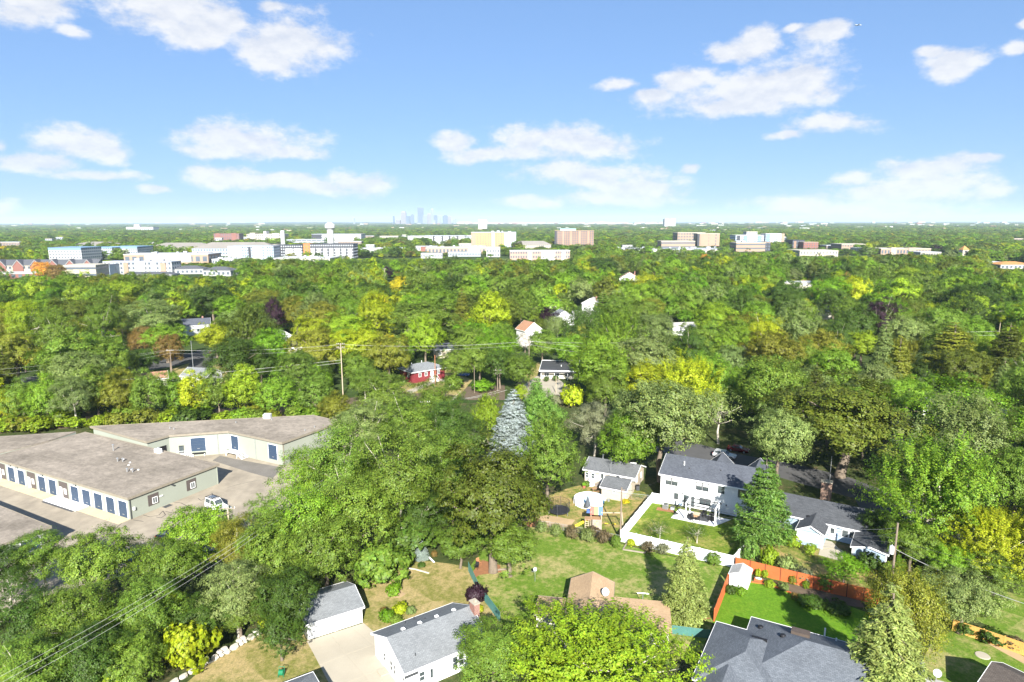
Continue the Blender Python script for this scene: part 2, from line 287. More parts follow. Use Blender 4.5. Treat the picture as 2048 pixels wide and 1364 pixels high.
# ------------------------------------------------------------------ builders
def tag(o, label=None, cat=None, group=None, kind=None):
    if label: o['label'] = label
    if cat: o['category'] = cat
    if group: o['group'] = group
    if kind: o['kind'] = kind
    return o
def link(o, parent=None):
    COL.objects.link(o)
    if parent is not None: o.parent = parent
    return o
def thing(name, label, cat, loc=(0, 0, 0), rz=0.0, group=None):
    o = bpy.data.objects.new(name, None); link(o); o.location = loc; o.rotation_euler = (0, 0, rz); o.empty_display_size = .5
    return tag(o, label, cat, group)
class MB:
    def __init__(s): s.v = []; s.f = []; s.mi = []; s.cur = 0
    def add(s, vs, fs):
        n = len(s.v); s.v += [tuple(v) for v in vs]; s.f += [tuple(i + n for i in f) for f in fs]; s.mi += [s.cur] * len(fs); return s
    def mat(s, i): s.cur = i; return s
    def poly(s, *pts): return s.add(pts, [tuple(range(len(pts)))])
    def box(s, x0, x1, y0, y1, z0, z1):
        return s.add([(x0,y0,z0),(x1,y0,z0),(x1,y1,z0),(x0,y1,z0),(x0,y0,z1),(x1,y0,z1),(x1,y1,z1),(x0,y1,z1)],
                     [(3,2,1,0),(4,5,6,7),(0,1,5,4),(1,2,6,5),(2,3,7,6),(3,0,4,7)])
    def prism(s, pts, z0, z1):
        n = len(pts)
        return s.add([(x, y, z0) for x, y in pts] + [(x, y, z1) for x, y in pts],
                     [tuple(range(n - 1, -1, -1)), tuple(range(n, 2 * n))] + [(i, (i + 1) % n, n + (i + 1) % n, n + i) for i in range(n)])
    def slab(s, pts, t):                     # thick sheet hanging t below a planar outline given in 3-D
        n = len(pts); lo = [(x, y, z - t) for x, y, z in pts]
        return s.add(list(pts) + lo, [tuple(range(n)), tuple(range(2 * n - 1, n - 1, -1))] + [(i, n + i, n + (i + 1) % n, (i + 1) % n) for i in range(n)])
    def tube(s, pts, rad, n=6, cap=True):
        pts = [Vector(p) for p in pts]; rad = rad if isinstance(rad, (list, tuple)) else [rad] * len(pts)
        vs, fs = [], []
        for i, p in enumerate(pts):
            d = (pts[min(i + 1, len(pts) - 1)] - pts[max(i - 1, 0)]).normalized()
            a = d.cross(Vector((0, 0, 1)) if abs(d.z) < .95 else Vector((1, 0, 0))).normalized(); b = d.cross(a)
            for k in range(n):
                t = 2 * math.pi * k / n; vs.append(tuple(p + (a * math.cos(t) + b * math.sin(t)) * rad[i]))
        for i in range(len(pts) - 1):
            for k in range(n): fs.append((i * n + k, i * n + (k + 1) % n, (i + 1) * n + (k + 1) % n, (i + 1) * n + k))
        if cap: fs += [tuple(range(n - 1, -1, -1)), tuple(range((len(pts) - 1) * n, len(pts) * n))]
        return s.add(vs, fs)
    def lathe(s, prof, n=16, c=(0, 0, 0)):
        vs = [(c[0] + r * math.cos(2 * math.pi * k / n), c[1] + r * math.sin(2 * math.pi * k / n), c[2] + z) for r, z in prof for k in range(n)]
        fs = [(i * n + k, i * n + (k + 1) % n, (i + 1) * n + (k + 1) % n, (i + 1) * n + k) for i in range(len(prof) - 1) for k in range(n)]
        return s.add(vs, fs)
    def blob(s, c, r, n=8, jit=0.0):
        vs = [(c[0], c[1], c[2] - r[2])]; m = n // 2
        for i in range(1, m):
            t = -math.pi / 2 + math.pi * i / m
            for k in range(n):
                q = 2 * math.pi * k / n; j = 1 + random.uniform(-jit, jit)
                vs.append((c[0] + r[0] * math.cos(t) * math.cos(q) * j, c[1] + r[1] * math.cos(t) * math.sin(q) * j, c[2] + r[2] * math.sin(t) * j))
        vs.append((c[0], c[1], c[2] + r[2])); fs = [(0, 1 + (k + 1) % n, 1 + k) for k in range(n)]
        for i in range(m - 2): fs += [(1 + i * n + k, 1 + i * n + (k + 1) % n, 1 + (i + 1) * n + (k + 1) % n, 1 + (i + 1) * n + k) for k in range(n)]
        L = len(vs) - 1; fs += [(L, 1 + (m - 2) * n + k, 1 + (m - 2) * n + (k + 1) % n) for k in range(n)]
        return s.add(vs, fs)
    def mesh(s, name, mats, smooth=False):
        me = bpy.data.meshes.new(name); me.from_pydata(s.v, [], s.f)
        for mm in (mats if isinstance(mats, (list, tuple)) else [mats]): me.materials.append(M[mm] if isinstance(mm, str) else mm)
        me.polygons.foreach_set('material_index', s.mi)
        if smooth: me.polygons.foreach_set('use_smooth', [True] * len(s.f))
        me.update()
        uv = me.uv_layers.new(name='UVMap').data
        for p in me.polygons:
            n = p.normal
            u = Vector((-n.y, n.x, 0)) if abs(n.z) < .999 else Vector((1, 0, 0))
            u.normalize(); w = n.cross(u)
            for li in p.loop_indices:
                co = me.vertices[me.loops[li].vertex_index].co; uv[li].uv = (co.dot(u), co.dot(w))
        return me
    def build(s, name, mats, parent=None, loc=(0, 0, 0), rz=0.0, smooth=False, label=None, kind=None):
        o = bpy.data.objects.new(name, s.mesh(name, mats, smooth)); link(o, parent); o.location = loc; o.rotation_euler = (0, 0, rz)
        return tag(o, label, kind=kind)
def dup(o, parent=None):                     # a thing, its parts and their sub-parts; meshes are shared
    c = o.copy(); link(c, parent)
    for ch in list(o.children): dup(ch, c)
    return c
def solo(name, mb, mats, label, cat, loc=(0, 0, 0), rz=0.0, group=None, smooth=False):
    o = mb.build(name, mats, None, loc, rz, smooth); return tag(o, label, cat, group)
def sheet(name, pix, z, mat, kind='structure', th=0.0, sub=None):
    pts = [P(x, y, z) for x, y in pix]; c = sum((p for p in pts), Vector()) / len(pts)
    mb = MB()
    if th: mb.prism([(p.x - c.x, p.y - c.y) for p in pts], -th, 0)
    else: mb.poly(*[(p.x - c.x, p.y - c.y, 0) for p in pts])
    o = mb.build(name, mat, None, (c.x, c.y, z)); return tag(o, kind=kind)
def frame(a, b, z=0.0):
    A, B = P(*a, z), P(*b, z); d = B - A
    return Vector((A.x, A.y, 0)), math.atan2(d.y, d.x), math.hypot(d.x, d.y)
_meshes = {}
def shared(key, make):
    if key not in _meshes: _meshes[key] = make()
    return _meshes[key]
def put(name, me, parent, loc, rz=0.0):
    o = bpy.data.objects.new(name, me); link(o, parent); o.location = loc; o.rotation_euler = (0, 0, rz); return o
def window(parent, loc, rz, w, h, bars='', frame_mat='white_trim', pane='glass', fw=.08):
    """window centred on loc (bottom middle), facing local -y after turning by rz; frame with panes as sub-parts"""
    def mk():
        b = MB(); b.box(-w/2, -w/2+fw, -.07, .03, 0, h).box(w/2-fw, w/2, -.07, .03, 0, h).box(-w/2+fw, w/2-fw, -.07, .03, 0, fw).box(-w/2+fw, w/2-fw, -.07, .03, h-fw, h)
        return b.mesh('window', frame_mat)
    o = put('window', shared(('win', w, h, frame_mat, fw), mk), parent, loc, rz)
    cols = 1 + bars.count('|'); rows = 1 + bars.count('-'); g = fw * .7
    iw = (w - 2 * fw - g * (cols - 1)) / cols; ih = (h - 2 * fw - g * (rows - 1)) / rows
    pn = pane if isinstance(pane, (list, tuple)) else [pane] * rows
    if cols * rows > 1:
        def mb():
            q = MB()
            for i in range(1, cols): x = -w/2 + fw + i * (iw + g); q.box(x - g, x, -.055, .02, fw, h - fw)
            for j in range(1, rows): z = fw + j * (ih + g); q.box(-w/2 + fw, w/2 - fw, -.06, .02, z - g, z)
            return q.mesh('glazing_bar', frame_mat)
        put('glazing_bar', shared(('bar', w, h, bars, frame_mat), mb), o, (0, 0, 0))
    for j in range(rows):
        me = shared(('pane', iw, ih, pn[j]), lambda: MB().box(-iw/2, iw/2, -.01, .01, 0, ih).mesh('pane', pn[j]))
        for i in range(cols):
            put('pane', me, o, (-w/2 + fw + iw/2 + i * (iw + g), -.02, fw + j * (ih + g)))
    return o
def gable_walls(parent, x0, x1, y0, y1, e, rise, axis='x', mat='white', z0=0.0):
    b = MB()
    if axis == 'x':
        m = (y0 + y1) / 2
        b.poly((x0,y0,z0),(x1,y0,z0),(x1,y0,e),(x0,y0,e)).poly((x1,y1,z0),(x0,y1,z0),(x0,y1,e),(x1,y1,e))
        b.poly((x0,y1,z0),(x0,y0,z0),(x0,y0,e),(x0,m,e+rise),(x0,y1,e)).poly((x1,y0,z0),(x1,y1,z0),(x1,y1,e),(x1,m,e+rise),(x1,y0,e))
    else:
        m = (x0 + x1) / 2
        b.poly((x0,y1,z0),(x0,y0,z0),(x0,y0,e),(x0,y1,e)).poly((x1,y0,z0),(x1,y1,z0),(x1,y1,e),(x1,y0,e))
        b.poly((x0,y0,z0),(x1,y0,z0),(x1,y0,e),(m,y0,e+rise),(x0,y0,e)).poly((x1,y1,z0),(x0,y1,z0),(x0,y1,e),(m,y1,e+rise),(x1,y1,e))
    return b.build('wall', mat, parent)
def gable_roof(parent, x0, x1, y0, y1, e, rise, axis='x', mat='shingle_grey', oh=.35, t=.16, trim='white_trim'):
    e2 = e + t + .01; b = MB(); f = MB()
    if axis == 'x':
        m = (y0 + y1) / 2; s = rise / ((y1 - y0) / 2); a0, a1 = x0 - oh, x1 + oh; zl = e2 - s * oh; zr = e2 + rise
        b.slab([(a0, y0-oh, zl), (a1, y0-oh, zl), (a1, m, zr), (a0, m, zr)], t); b.slab([(a1, y1+oh, zl), (a0, y1+oh, zl), (a0, m, zr), (a1, m, zr)], t)
        f.box(a0, a1, y0-oh-.04, y0-oh, zl-t-.06, zl+.02).box(a0, a1, y1+oh, y1+oh+.04, zl-t-.06, zl+.02)
        for X in (a0 - .04, a1): 
            for (ya, yb) in ((y0-oh, m), (y1+oh, m)):
                f.add([(X, ya, zl-t-.05), (X+.04, ya, zl-t-.05), (X+.04, yb, zr-t-.05), (X, yb, zr-t-.05), (X, ya, zl+.02), (X+.04, ya, zl+.02), (X+.04, yb, zr+.02), (X, yb, zr+.02)],
                      [(0,1,2,3),(4,5,6,7),(0,1,5,4),(1,2,6,5),(2,3,7,6),(3,0,4,7)])
    else:
        m = (x0 + x1) / 2; s = rise / ((x1 - x0) / 2); a0, a1 = y0 - oh, y1 + oh; zl = e2 - s * oh; zr = e2 + rise
        b.slab([(x0-oh, a1, zl), (x0-oh, a0, zl), (m, a0, zr), (m, a1, zr)], t); b.slab([(x1+oh, a0, zl), (x1+oh, a1, zl), (m, a1, zr), (m, a0, zr)], t)
        f.box(x0-oh-.04, x0-oh, a0, a1, zl-t-.06, zl+.02).box(x1+oh, x1+oh+.04, a0, a1, zl-t-.06, zl+.02)
        for Y in (a0 - .04, a1):
            for (xa, xb) in ((x0-oh, m), (x1+oh, m)):
                f.add([(xa, Y, zl-t-.05), (xa, Y+.04, zl-t-.05), (xb, Y+.04, zr-t-.05), (xb, Y, zr-t-.05), (xa, Y, zl+.02), (xa, Y+.04, zl+.02), (xb, Y+.04, zr+.02), (xb, Y, zr+.02)],
                      [(0,1,2,3),(4,5,6,7),(0,1,5,4),(1,2,6,5),(2,3,7,6),(3,0,4,7)])
    ro = b.build('roof', mat, parent)
    f.build('fascia', trim, ro)
    return ro
def hip_roof(parent, x0, x1, y0, y1, e, slope, mat, oh=.4, t=.14, trim='white_trim', name='roof'):
    X0, X1, Y0, Y1 = x0-oh, x1+oh, y0-oh, y1+oh; w, d = X1-X0, Y1-Y0; zl = e - slope * oh + t; h = min(w, d) / 2; zr = zl + slope * h
    if w >= d: r0, r1 = (X0+h, (Y0+Y1)/2, zr), (X1-h, (Y0+Y1)/2, zr)
    else: r0, r1 = ((X0+X1)/2, Y0+h, zr), ((X0+X1)/2, Y1-h, zr)
    A, B, C, D = (X0,Y0,zl), (X1,Y0,zl), (X1,Y1,zl), (X0,Y1,zl); b = MB()
    if w >= d: b.poly(A, B, r1, r0).poly(C, D, r0, r1).poly(B, C, r1).poly(D, A, r0)
    else: b.poly(A, B, r0).poly(B, C, r1, r0).poly(C, D, r1).poly(D, A, r0, r1)
    b.poly(D, C, B, A)
    ro = b.build(name, mat, parent)
    f = MB(); f.box(X0-.04, X1+.04, Y0-.04, Y0, zl-.2, zl+.03).box(X0-.04, X1+.04, Y1, Y1+.04, zl-.2, zl+.03).box(X0-.04, X0, Y0, Y1, zl-.2, zl+.03).box(X1, X1+.04, Y0, Y1, zl-.2, zl+.03)
    f.build('fascia', trim, ro)
    return ro
def walls(parent, pts, z0, z1, mat, name='wall'):
    b = MB(); n = len(pts)
    for i in range(n):
        (xa, ya), (xb, yb) = pts[i], pts[(i + 1) % n]; b.poly((xa,ya,z0), (xb,yb,z0), (xb,yb,z1), (xa,ya,z1))
    return b.build(name, mat, parent)
def rect(x0, x1, y0, y1): return [(x0,y0),(x1,y0),(x1,y1),(x0,y1)]
def pipe(parent, x, y, z, h=.6, r=.09, mat='metal_grey', name='vent_pipe', hood=False):
    b = MB().lathe([(r, -.6), (r, h), (0.001, h)], 8)
    if hood: b.lathe([(r*1.9, h-.02), (r*1.9, h+.12), (.001, h+.2)], 8)
    return b.build(name, mat, parent, (x, y, z))
# ------------------------------------------------------------------ the ground and what is laid on it
gm = MB(); gm.poly((-32000, -400, 0), (32000, -400, 0), (32000, 42000, 0), (-32000, 42000, 0))
tag(gm.build('ground', 'ground'), kind='structure')
hb = MB()                                     # low rise on the far left horizon
hx = np.linspace(-14000, 3500, 60); random.seed(5)
hz = [max(0, 46 * math.exp(-((x + 4300) / 3300) ** 2) + 16 * math.exp(-((x + 9500) / 2500) ** 2) + random.uniform(-3, 3) - 2) for x in hx]
hv = [(x, 13500, -1) for x in hx] + [(x, 14300, z) for x, z in zip(hx, hz)] + [(x, 17000, -1) for x in hx]
hb.add(hv, [(r*60+i, r*60+i+1, (r+1)*60+i+1, (r+1)*60+i) for r in (0, 1) for i in range(59)])
tag(hb.build('hills', 'ground', smooth=True), kind='structure')
# wooded floor of the near belt, yards, paving
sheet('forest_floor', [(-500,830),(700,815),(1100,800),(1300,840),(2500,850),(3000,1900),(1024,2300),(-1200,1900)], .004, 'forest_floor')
sheet('railway_bed', [(-100,872),(300,846),(640,832),(700,815),(820,800),(1010,800),(1010,770),(800,779),(640,806),(0,842),(-100,848)], .010, 'soil')
sheet('parking_lot', [(-200,925),(60,885),(450,858),(690,880),(705,930),(660,985),(560,1052),(470,1092),(330,1118),(250,1150),(60,1200),(-250,1300)], .012, 'asphalt_tan')
sheet('loading_yard', [(440,911),(470,918),(566,935),(545,957),(500,945),(425,921)], .018, 'asphalt_dark')
sheet('lawn', [(700,1180),(770,1145),(838,1120),(905,1128),(938,1135),(966,1180),(1001,1232),(1008,1300),(930,1300),(880,1240),(742,1290),(724,1240)], .012, 'grass_dry')
sheet('lawn', [(350,1385),(420,1325),(520,1268),(600,1262),(640,1300),(700,1400),(690,1500),(300,1500)], .012, 'grass_dry')
sheet('lawn', [(938,1135),(985,1075),(1040,1052),(1140,1062),(1243,1088),(1340,1112),(1466,1137),(1446,1190),(1405,1300),(1330,1330),(1100,1290),(1000,1240)], .012, 'grass_lawn')
sheet('lawn', [(1040,1050),(1075,1000),(1140,975),(1210,960),(1290,985),(1306,1004),(1243,1084),(1150,1063)], .014, 'grass_play')
sheet('lawn', [(1240,1084),(1304,1006),(1322,1006),(1560,1060),(1494,1112),(1466,1137),(1340,1110)], .016, 'grass_white_house')
sheet('lawn', [(1494,1108),(1560,1056),(1610,1065),(1690,1105),(1800,1135),(1770,1200),(1730,1206),(1600,1172),(1470,1141)], .014, 'grass_play')
sheet('lawn', [(1452,1168),(1500,1160),(1620,1185),(1735,1225),(1760,1300),(1700,1330),(1490,1290),(1425,1245)], .016, 'grass_vivid')
sheet('lawn', [(1870,1270),(1960,1252),(2060,1300),(2200,1360),(2200,1480),(1900,1480),(1840,1330)], .014, 'grass_lawn')
sheet('lawn', [(1900,1190),(2000,1180),(2200,1230),(2200,1290),(2060,1290),(1960,1244)], .012, 'grass_lawn')
sheet('street', [(1250,868),(1340,872),(1460,905),(1600,930),(1700,955),(1790,990),(1900,1030),(2300,1180),(2300,1240),(1860,1065),(1740,1005),(1640,978),(1560,955),(1440,940),(1330,905),(1250,898)], .016, 'asphalt')
sheet('driveway', [(1690,955),(1768,985),(1790,1050),(1730,1040)], .022, 'asphalt')
sheet('street', [(300,722),(400,702),(520,690),(530,704),(430,716),(330,736),(-50,790),(-50,770)], .012, 'asphalt')
sheet('street', [(360,760),(395,700),(425,700),(425,770)], .016, 'asphalt')
sheet('lawn', [(340,740),(395,720),(460,716),(455,770),(350,775)], .010, 'grass_dry')
sheet('lawn', [(790,785),(830,750),(900,738),(945,760),(920,790)], .012, 'grass_dry')
sheet('path', [(812,782),(876,756),(894,760),(900,754),(905,757),(895,765),(878,762),(822,787)], .018, 'concrete')
sheet('lawn', [(1030,770),(1075,725),(1110,725),(1090,765),(1060,785)], .012, 'grass_dry')
sheet('driveway', [(1040,775),(1088,742),(1120,760),(1155,790),(1050,800)], .018, 'concrete')
sheet('mulch_bed', [(940,1150),(965,1120),(1000,1130),(1003,1144),(958,1150),(945,1160)], .020, 'mulch')
sheet('mulch_bed', [(1315,1014),(1345,1018),(1352,1026),(1312,1020)], .024, 'mulch')
sheet('mulch_bed', [(1345,1240),(1400,1233),(1425,1236),(1380,1247),(1345,1250)], .022, 'mulch')
sheet('mulch_bed', [(1510,1150),(1535,1160),(1600,1172),(1720,1200),(1730,1216),(1640,1202),(1560,1180),(1505,1163)], .022, 'soil')
sheet('mulch_bed', [(1935,1256),(1985,1278),(2060,1320),(2060,1334),(1980,1290),(1925,1266)], .022, 'sand')
sheet('sand_patch', [(775,1182),(800,1180),(812,1188),(800,1196),(772,1194)], .020, 'sand')
sheet('sand_patch', [(1070,1035),(1095,1030),(1150,1040),(1140,1055),(1080,1050)], .020, 'sand')
# concrete apron along the roller doors and the pale loading slab
O1, A1, L1 = frame((-8, 953), (261, 1039)); D1 = 17.8
wh = thing('warehouse', 'long low sage green warehouse with a gravel roof and a row of blue roller doors', 'building', O1, A1)
walls(wh, rect(0, L1, 0, D1), 0, 3.75, 'wall_sage')
MB().box(-.25, L1+.25, -.25, D1+.25, 3.76, 4.02).build('roof', 'gravel_roof', wh)
e = MB(); e.box(-.32, L1+.32, -.33, -.25, 3.66, 4.1).box(-.32, L1+.32, D1+.25, D1+.33, 3.66, 4.1).box(-.33, -.25, -.25, D1+.25, 3.66, 4.1).box(L1+.25, L1+.33, -.25, D1+.25, 3.66, 4.1)
e.build('roof_edge', 'edge_brown', wh)
ap = MB()
for i in range(11):
    put('slab', shared(('apron', i == 3 or i == 4), lambda: MB().box(-1.88, 1.88, -2.1, 0, 0, .05).mesh('slab', 'concrete_yellow')), wh, (L1 - 1.9 - i * 3.8, -.0, .02))
MB().box(L1-21.5, L1-11.6, -2.5, -.1, .075, .24).build('ramp_slab', 'concrete_white', wh)
MB().box(L1-21.3, L1-12, -2.9, -2.5, .02, .10).build('ramp_edge', 'metal_dark', wh)
def roller(parent, loc, rz, w, h, mat='roller_blue', fr='white'):
    b = MB().box(-w/2-.12, -w/2, -.07, .02, 0, h+.12).box(w/2, w/2+.12, -.07, .02, 0, h+.12).box(-w/2, w/2, -.07, .02, h, h+.12)
    d = b.build('roller_door', fr, parent, loc, rz)
    n = 8
    me = shared(('slat', w, h, mat), lambda: MB().box(-w/2, w/2, -.02, .02, 0, h/n - .025).mesh('door_slat', mat))
    for k in range(n): put('door_slat', me, d, (0, -.015 - .008 * (k % 2), k * h / n))
    MB().box(-.25, .25, -.06, -.03, .5, .6).build('handle', 'metal_grey', d)
    return d
kinds = 'bbbbbpbbpbbp'
for i, k in enumerate(kinds):
    x = L1 - 1.75 - i * 3.5
    if k == 'b': roller(wh, (x, 0, .06), 0, 2.35, 2.95)
    else:
        pnl = MB().box(-1.35, 1.35, -.05, .01, 0, 3.15).build('entrance_panel', 'panel_brown', wh, (x, 0, .06))
        MB().box(-1.2, -.35, -.09, -.05, 0, 2.1).build('door', 'white_trim', pnl); MB().box(.1, .95, -.08, -.05, .9, 2.0).build('pane', 'blind', pnl)
for x, col in ((L1 * 0 + 6.4, 0), (L1 - 25.5, 0), (L1 - 15.0, 0), (L1 - 34, 0)):
    MB().box(x-.14, x+.14, -.3, -.33-.25, 3.5, 3.7).box(x-.05, x+.05, -.33, -.02, 3.55, 3.62).build('wall_lamp', 'metal_grey', wh)
def side_panel(parent, y, w=2.0, h=2.0, z=1.0, x=None):
    X = x if x is not None else L1
    p = MB().box(-w/2, w/2, -.05, .01, 0, h).build('window_panel', 'panel_brown', parent, (X, y, z), R(90))
    window(p, (.25, -.06, .2), 0, .95, 1.15, '|', 'white_trim')
side_panel(wh, 4.4); side_panel(wh, 12.0)
MB().box(-.16, .16, -.35, .0, 0, .16).build('wall_lamp', 'metal_dark', wh, (L1, 8.2, 3.2), R(90)); MB().lathe([(.001, .3), (.22, .25), (.22, -.2), (.001, -.25)], 10).build('meter', 'white_trim', wh, (L1+.12, .75, 1.7))
MB().box(-.3, .3, -.16, 0, 0, .14).build('wall_lamp', 'white_trim', wh, (L1, 5.9, 2.0), R(90))
MB().tube([(L1+.1, .12, 4.0), (L1+.1, .12, 0)], .07).build('downspout', 'metal_dark', wh); MB().tube([(L1+.1, D1-.15, 4.0), (L1+.1, D1-.15, 0)], .07).build('downspout', 'wall_sage', wh)
for (x, y, hh) in ((17.5,13.4,1.2),(24.4,9.9,.6),(25.4,10.3,.6),(31.4,7.3,.6),(32.4,7.7,.6)): pipe(wh, x, y, 4.02, hh, .11, 'metal_grey', hood=True)
for (x, y) in ((24.2,11.2),(27.2,10.6),(28.3,9.6),(31.0,8.3),(32.3,8.9)): MB().lathe([(.2,0),(.17,.14),(.001,.16)],8).build('roof_vent','concrete_white',wh,(x,y,4.02))
ac = MB().box(-.6,.6,-.45,.45,0,.75).box(.6,.95,-.25,.25,0,.5); ac.build('roof_unit','white_trim',wh,(26.5,17.0,4.02))
# rear warehouse: chevron plan
def world_poly(pix, z): return [(P(x, y, z).x, P(x, y, z).y) for x, y in pix]
ZR = 5.15
pr = world_poly([(186,853),(294,882),(337,870),(458,861.5),(564,884),(678,843),(625,831)], ZR)
c0 = Vector((pr[4][0], pr[4][1], 0)); loc = [(x - c0.x, y - c0.y) for x, y in pr]
rw = thing('warehouse', 'taller sage warehouse with an angled front and loading docks behind the long one', 'building', c0)
walls(rw, loc, 0, ZR - .26, 'wall_sage'); 
def grow(pts, d):
    c = (sum(p[0] for p in pts)/len(pts), sum(p[1] for p in pts)/len(pts)); out = []
    n = len(pts)
    for i in range(n):
        a, b, cc = Vector(pts[i-1]), Vector(pts[i]), Vector(pts[(i+1) % n])
        n1 = Vector(((b-a).y, -(b-a).x)).normalized(); n2 = Vector(((cc-b).y, -(cc-b).x)).normalized(); m = (n1 + n2).normalized()
        out.append(tuple(b + m * d / max(.4, m.dot(n1))))
    return out
ring = grow(loc, .25); b = MB().prism(ring, ZR-.25, ZR); b.build('roof', 'gravel_roof', rw)
r2 = grow(loc, .34); e = MB(); n = len(ring)
for i in range(n):
    j = (i+1) % n; (xa,ya),(xb,yb),(xc,yc),(xd,yd) = ring[i], ring[j], r2[j], r2[i]
    e.add([(xa,ya,ZR-.4),(xb,yb,ZR-.4),(xc,yc,ZR-.4),(xd,yd,ZR-.4),(xa,ya,ZR+.07),(xb,yb,ZR+.07),(xc,yc,ZR+.07),(xd,yd,ZR+.07)],[(0,1,2,3),(4,5,6,7),(0,1,5,4),(1,2,6,5),(2,3,7,6),(3,0,4,7)])
e.build('roof_edge', 'edge_brown', rw)
def along(i, t, z=0, out=0.0):               # a point t metres along wall i of the rear warehouse
    a, b = Vector(loc[i]), Vector(loc[(i+1) % len(loc)]); d = (b - a).normalized(); q = a + d * t + Vector((d.y, -d.x)) * out
    return (q.x, q.y, z), math.atan2(d.y, d.x)
L = [math.hypot(loc[(i+1)%7][0]-loc[i][0], loc[(i+1)%7][1]-loc[i][1]) for i in range(7)]
q, a = along(1, L[1]*.55, .05); roller(rw, q, a, 2.9, 3.1, 'black', 'wall_sage')
q, a = along(2, L[2]*.19, .9); wv = window(rw, q, a, 1.0, 1.7, '', 'panel_brown')
q, a = along(2, L[2]*.47, 1.1); roller(rw, q, a, 3.0, 3.0)
q, a = along(3, L[3]*.10, 1.1); roller(rw, q, a, 2.3, 3.1)
q, a = along(3, L[3]*.82, .9); roller(rw, q, a, 2.5, 3.2)
for t in (.40,): 
    q, a = along(3, L[3]*.5, 0, .08); MB().tube([(0,0,ZR-.3),(0,0,0)], .07).build('downspout', 'metal_grey', rw, q)
q, a = along(2, L[2]*.80, 0, .08); MB().tube([(0,0,ZR-.3),(0,0,0)], .07).build('downspout', 'metal_grey', rw, q)
q, a = along(4, .15, 0, .08); MB().tube([(0,0,ZR-.3),(0,0,0)], .08).build('downspout', 'edge_brown', rw, q)
def stair(name, label, q, a, n=5, w=1.3, rise=.2, run=.3, plat=2.0):
    t = thing(name, label, 'stairs', (c0.x+q[0], c0.y+q[1], 0), a)
    MB().box(0, plat, -w, 0, n*rise-.1, n*rise).build('landing', 'white_paint', t)
    me = shared(('tread', w, run), lambda: MB().box(0, run*.75, -w, 0, -.05, 0).mesh('tread', 'white_paint'))
    for k in range(n): put('tread', me, t, (plat + k*run + .05, 0, (n-k)*rise - .1))
    for y in (-w, -.04): MB().add([(plat,y,n*rise-.2),(plat+n*run,y,0),(plat+n*run,y,.16),(plat,y,n*rise),(plat,y+.04,n*rise-.2),(plat+n*run,y+.04,0),(plat+n*run,y+.04,.16),(plat,y+.04,n*rise)],[(0,1,2,3),(4,5,6,7),(0,1,5,4),(2,3,7,6)]).build('stringer','white_paint',t)
    rl = MB()
    for y in (-w+.03,): rl.tube([(0,y,n*rise+.9),(plat,y,n*rise+.9),(plat+n*run,y,.95)], .03, 5); rl.tube([(0,y,n*rise),(0,y,n*rise+.9)], .03, 5).tube([(plat,y,n*rise),(plat,y,n*rise+.9)], .03, 5).tube([(plat+n*run,y,0),(plat+n*run,y,.95)], .03, 5)
    rl.build('railing', 'white_paint', t)
    lg = shared(('dockleg', n), lambda: MB().box(-.05,.05,-.05,.05,0,n*rise-.1).mesh('leg','white_paint'))
    for x in (.1, plat-.1): put('leg', lg, t, (x, -w+.1, 0))
    return t
q, a = along(3, L[3]*.10-1.3, 0, .02); stair('dock_stairs', 'white dock platform and stairs under the angled wall\'s narrow blue door', q, a, 5, 1.6, .2, .32, 3.6)
q, a = along(2, L[2]*.19-.7, 0, .02); stair('dock_stairs', 'white steps from the small brown door of the rear warehouse', q, a, 4, 1.2, .2, .3, 1.5)
for t_, i_, lb in ((L[2]*.47, 2, 'black dock bumper below the wide blue door of the rear warehouse'), (L[3]*.10-2.6, 3, 'black dock bumper left of the white dock platform')):
    q, a = along(i_, t_, 0, .05); bm = thing('dock_bumper', lb, 'dock bumper', (c0.x+q[0], c0.y+q[1], 0), a)
    MB().box(-1.3,1.3,-.35,0,.55,.8).build('rail','black',bm)
    for x in (-1.2,1.1): MB().box(x,x+.14,-.34,0,0,.55).build('leg','white_paint',bm)
q = P(535, 836, ZR) - c0; MB().box(-.8,.8,-.6,.6,0,1.0).build('roof_unit','white_trim',rw,(q.x,q.y,ZR))
for px, py in ((544,840),(472,846),(340,857),(348,859),(610,862),(629,855)):
    q = P(px, py, ZR) - c0; pipe(rw, q.x, q.y, ZR, .4, .12, 'metal_grey')
# sage shed roof at the far left and the small block in the left corner
pl = world_poly([(-60,890),(0,872.5),(152,863),(96,882),(-2,906),(-70,925)], 3.9); c1 = Vector((pl[3][0], pl[3][1], 0))
lw = thing('warehouse', 'far left warehouse wing, only its mossy gravel roof showing', 'building', c1)
l1 = [(x-c1.x, y-c1.y) for x, y in pl]; l1 = l1[::-1]; walls(lw, l1, 0, 3.7, 'wall_sage'); MB().prism(l1, 3.7, 3.92).build('roof', 'gravel_roof', lw)
Cs = P(102.5, 1053, 3.4); ds = (P(0, 1012, 3.4) - Cs).normalized(); rz = math.atan2(ds.y, ds.x)
sb = thing('warehouse', 'small sage storage block in the left corner, cut by the picture edge', 'building', (Cs.x, Cs.y, 0), rz)
walls(sb, rect(.2, 26, .2, 9.5), 0, 3.2, 'wall_sage'); MB().box(0, 26.3, 0, 9.7, 3.2, 3.42).build('roof', 'gravel_roof', sb)
MB().box(-.07, 0, -.05, 9.75, 3.1, 3.48).box(0, 26.3, -.07, 0, 3.1, 3.48).build('roof_edge','edge_brown',sb)
roller(sb, (.2, 3.0, .03), R(-90), 2.6, 2.5); MB().box(-.15,.15,-.3,0,0,.15).build('wall_lamp','white_trim',sb,(.2,.7,2.6),R(-90))

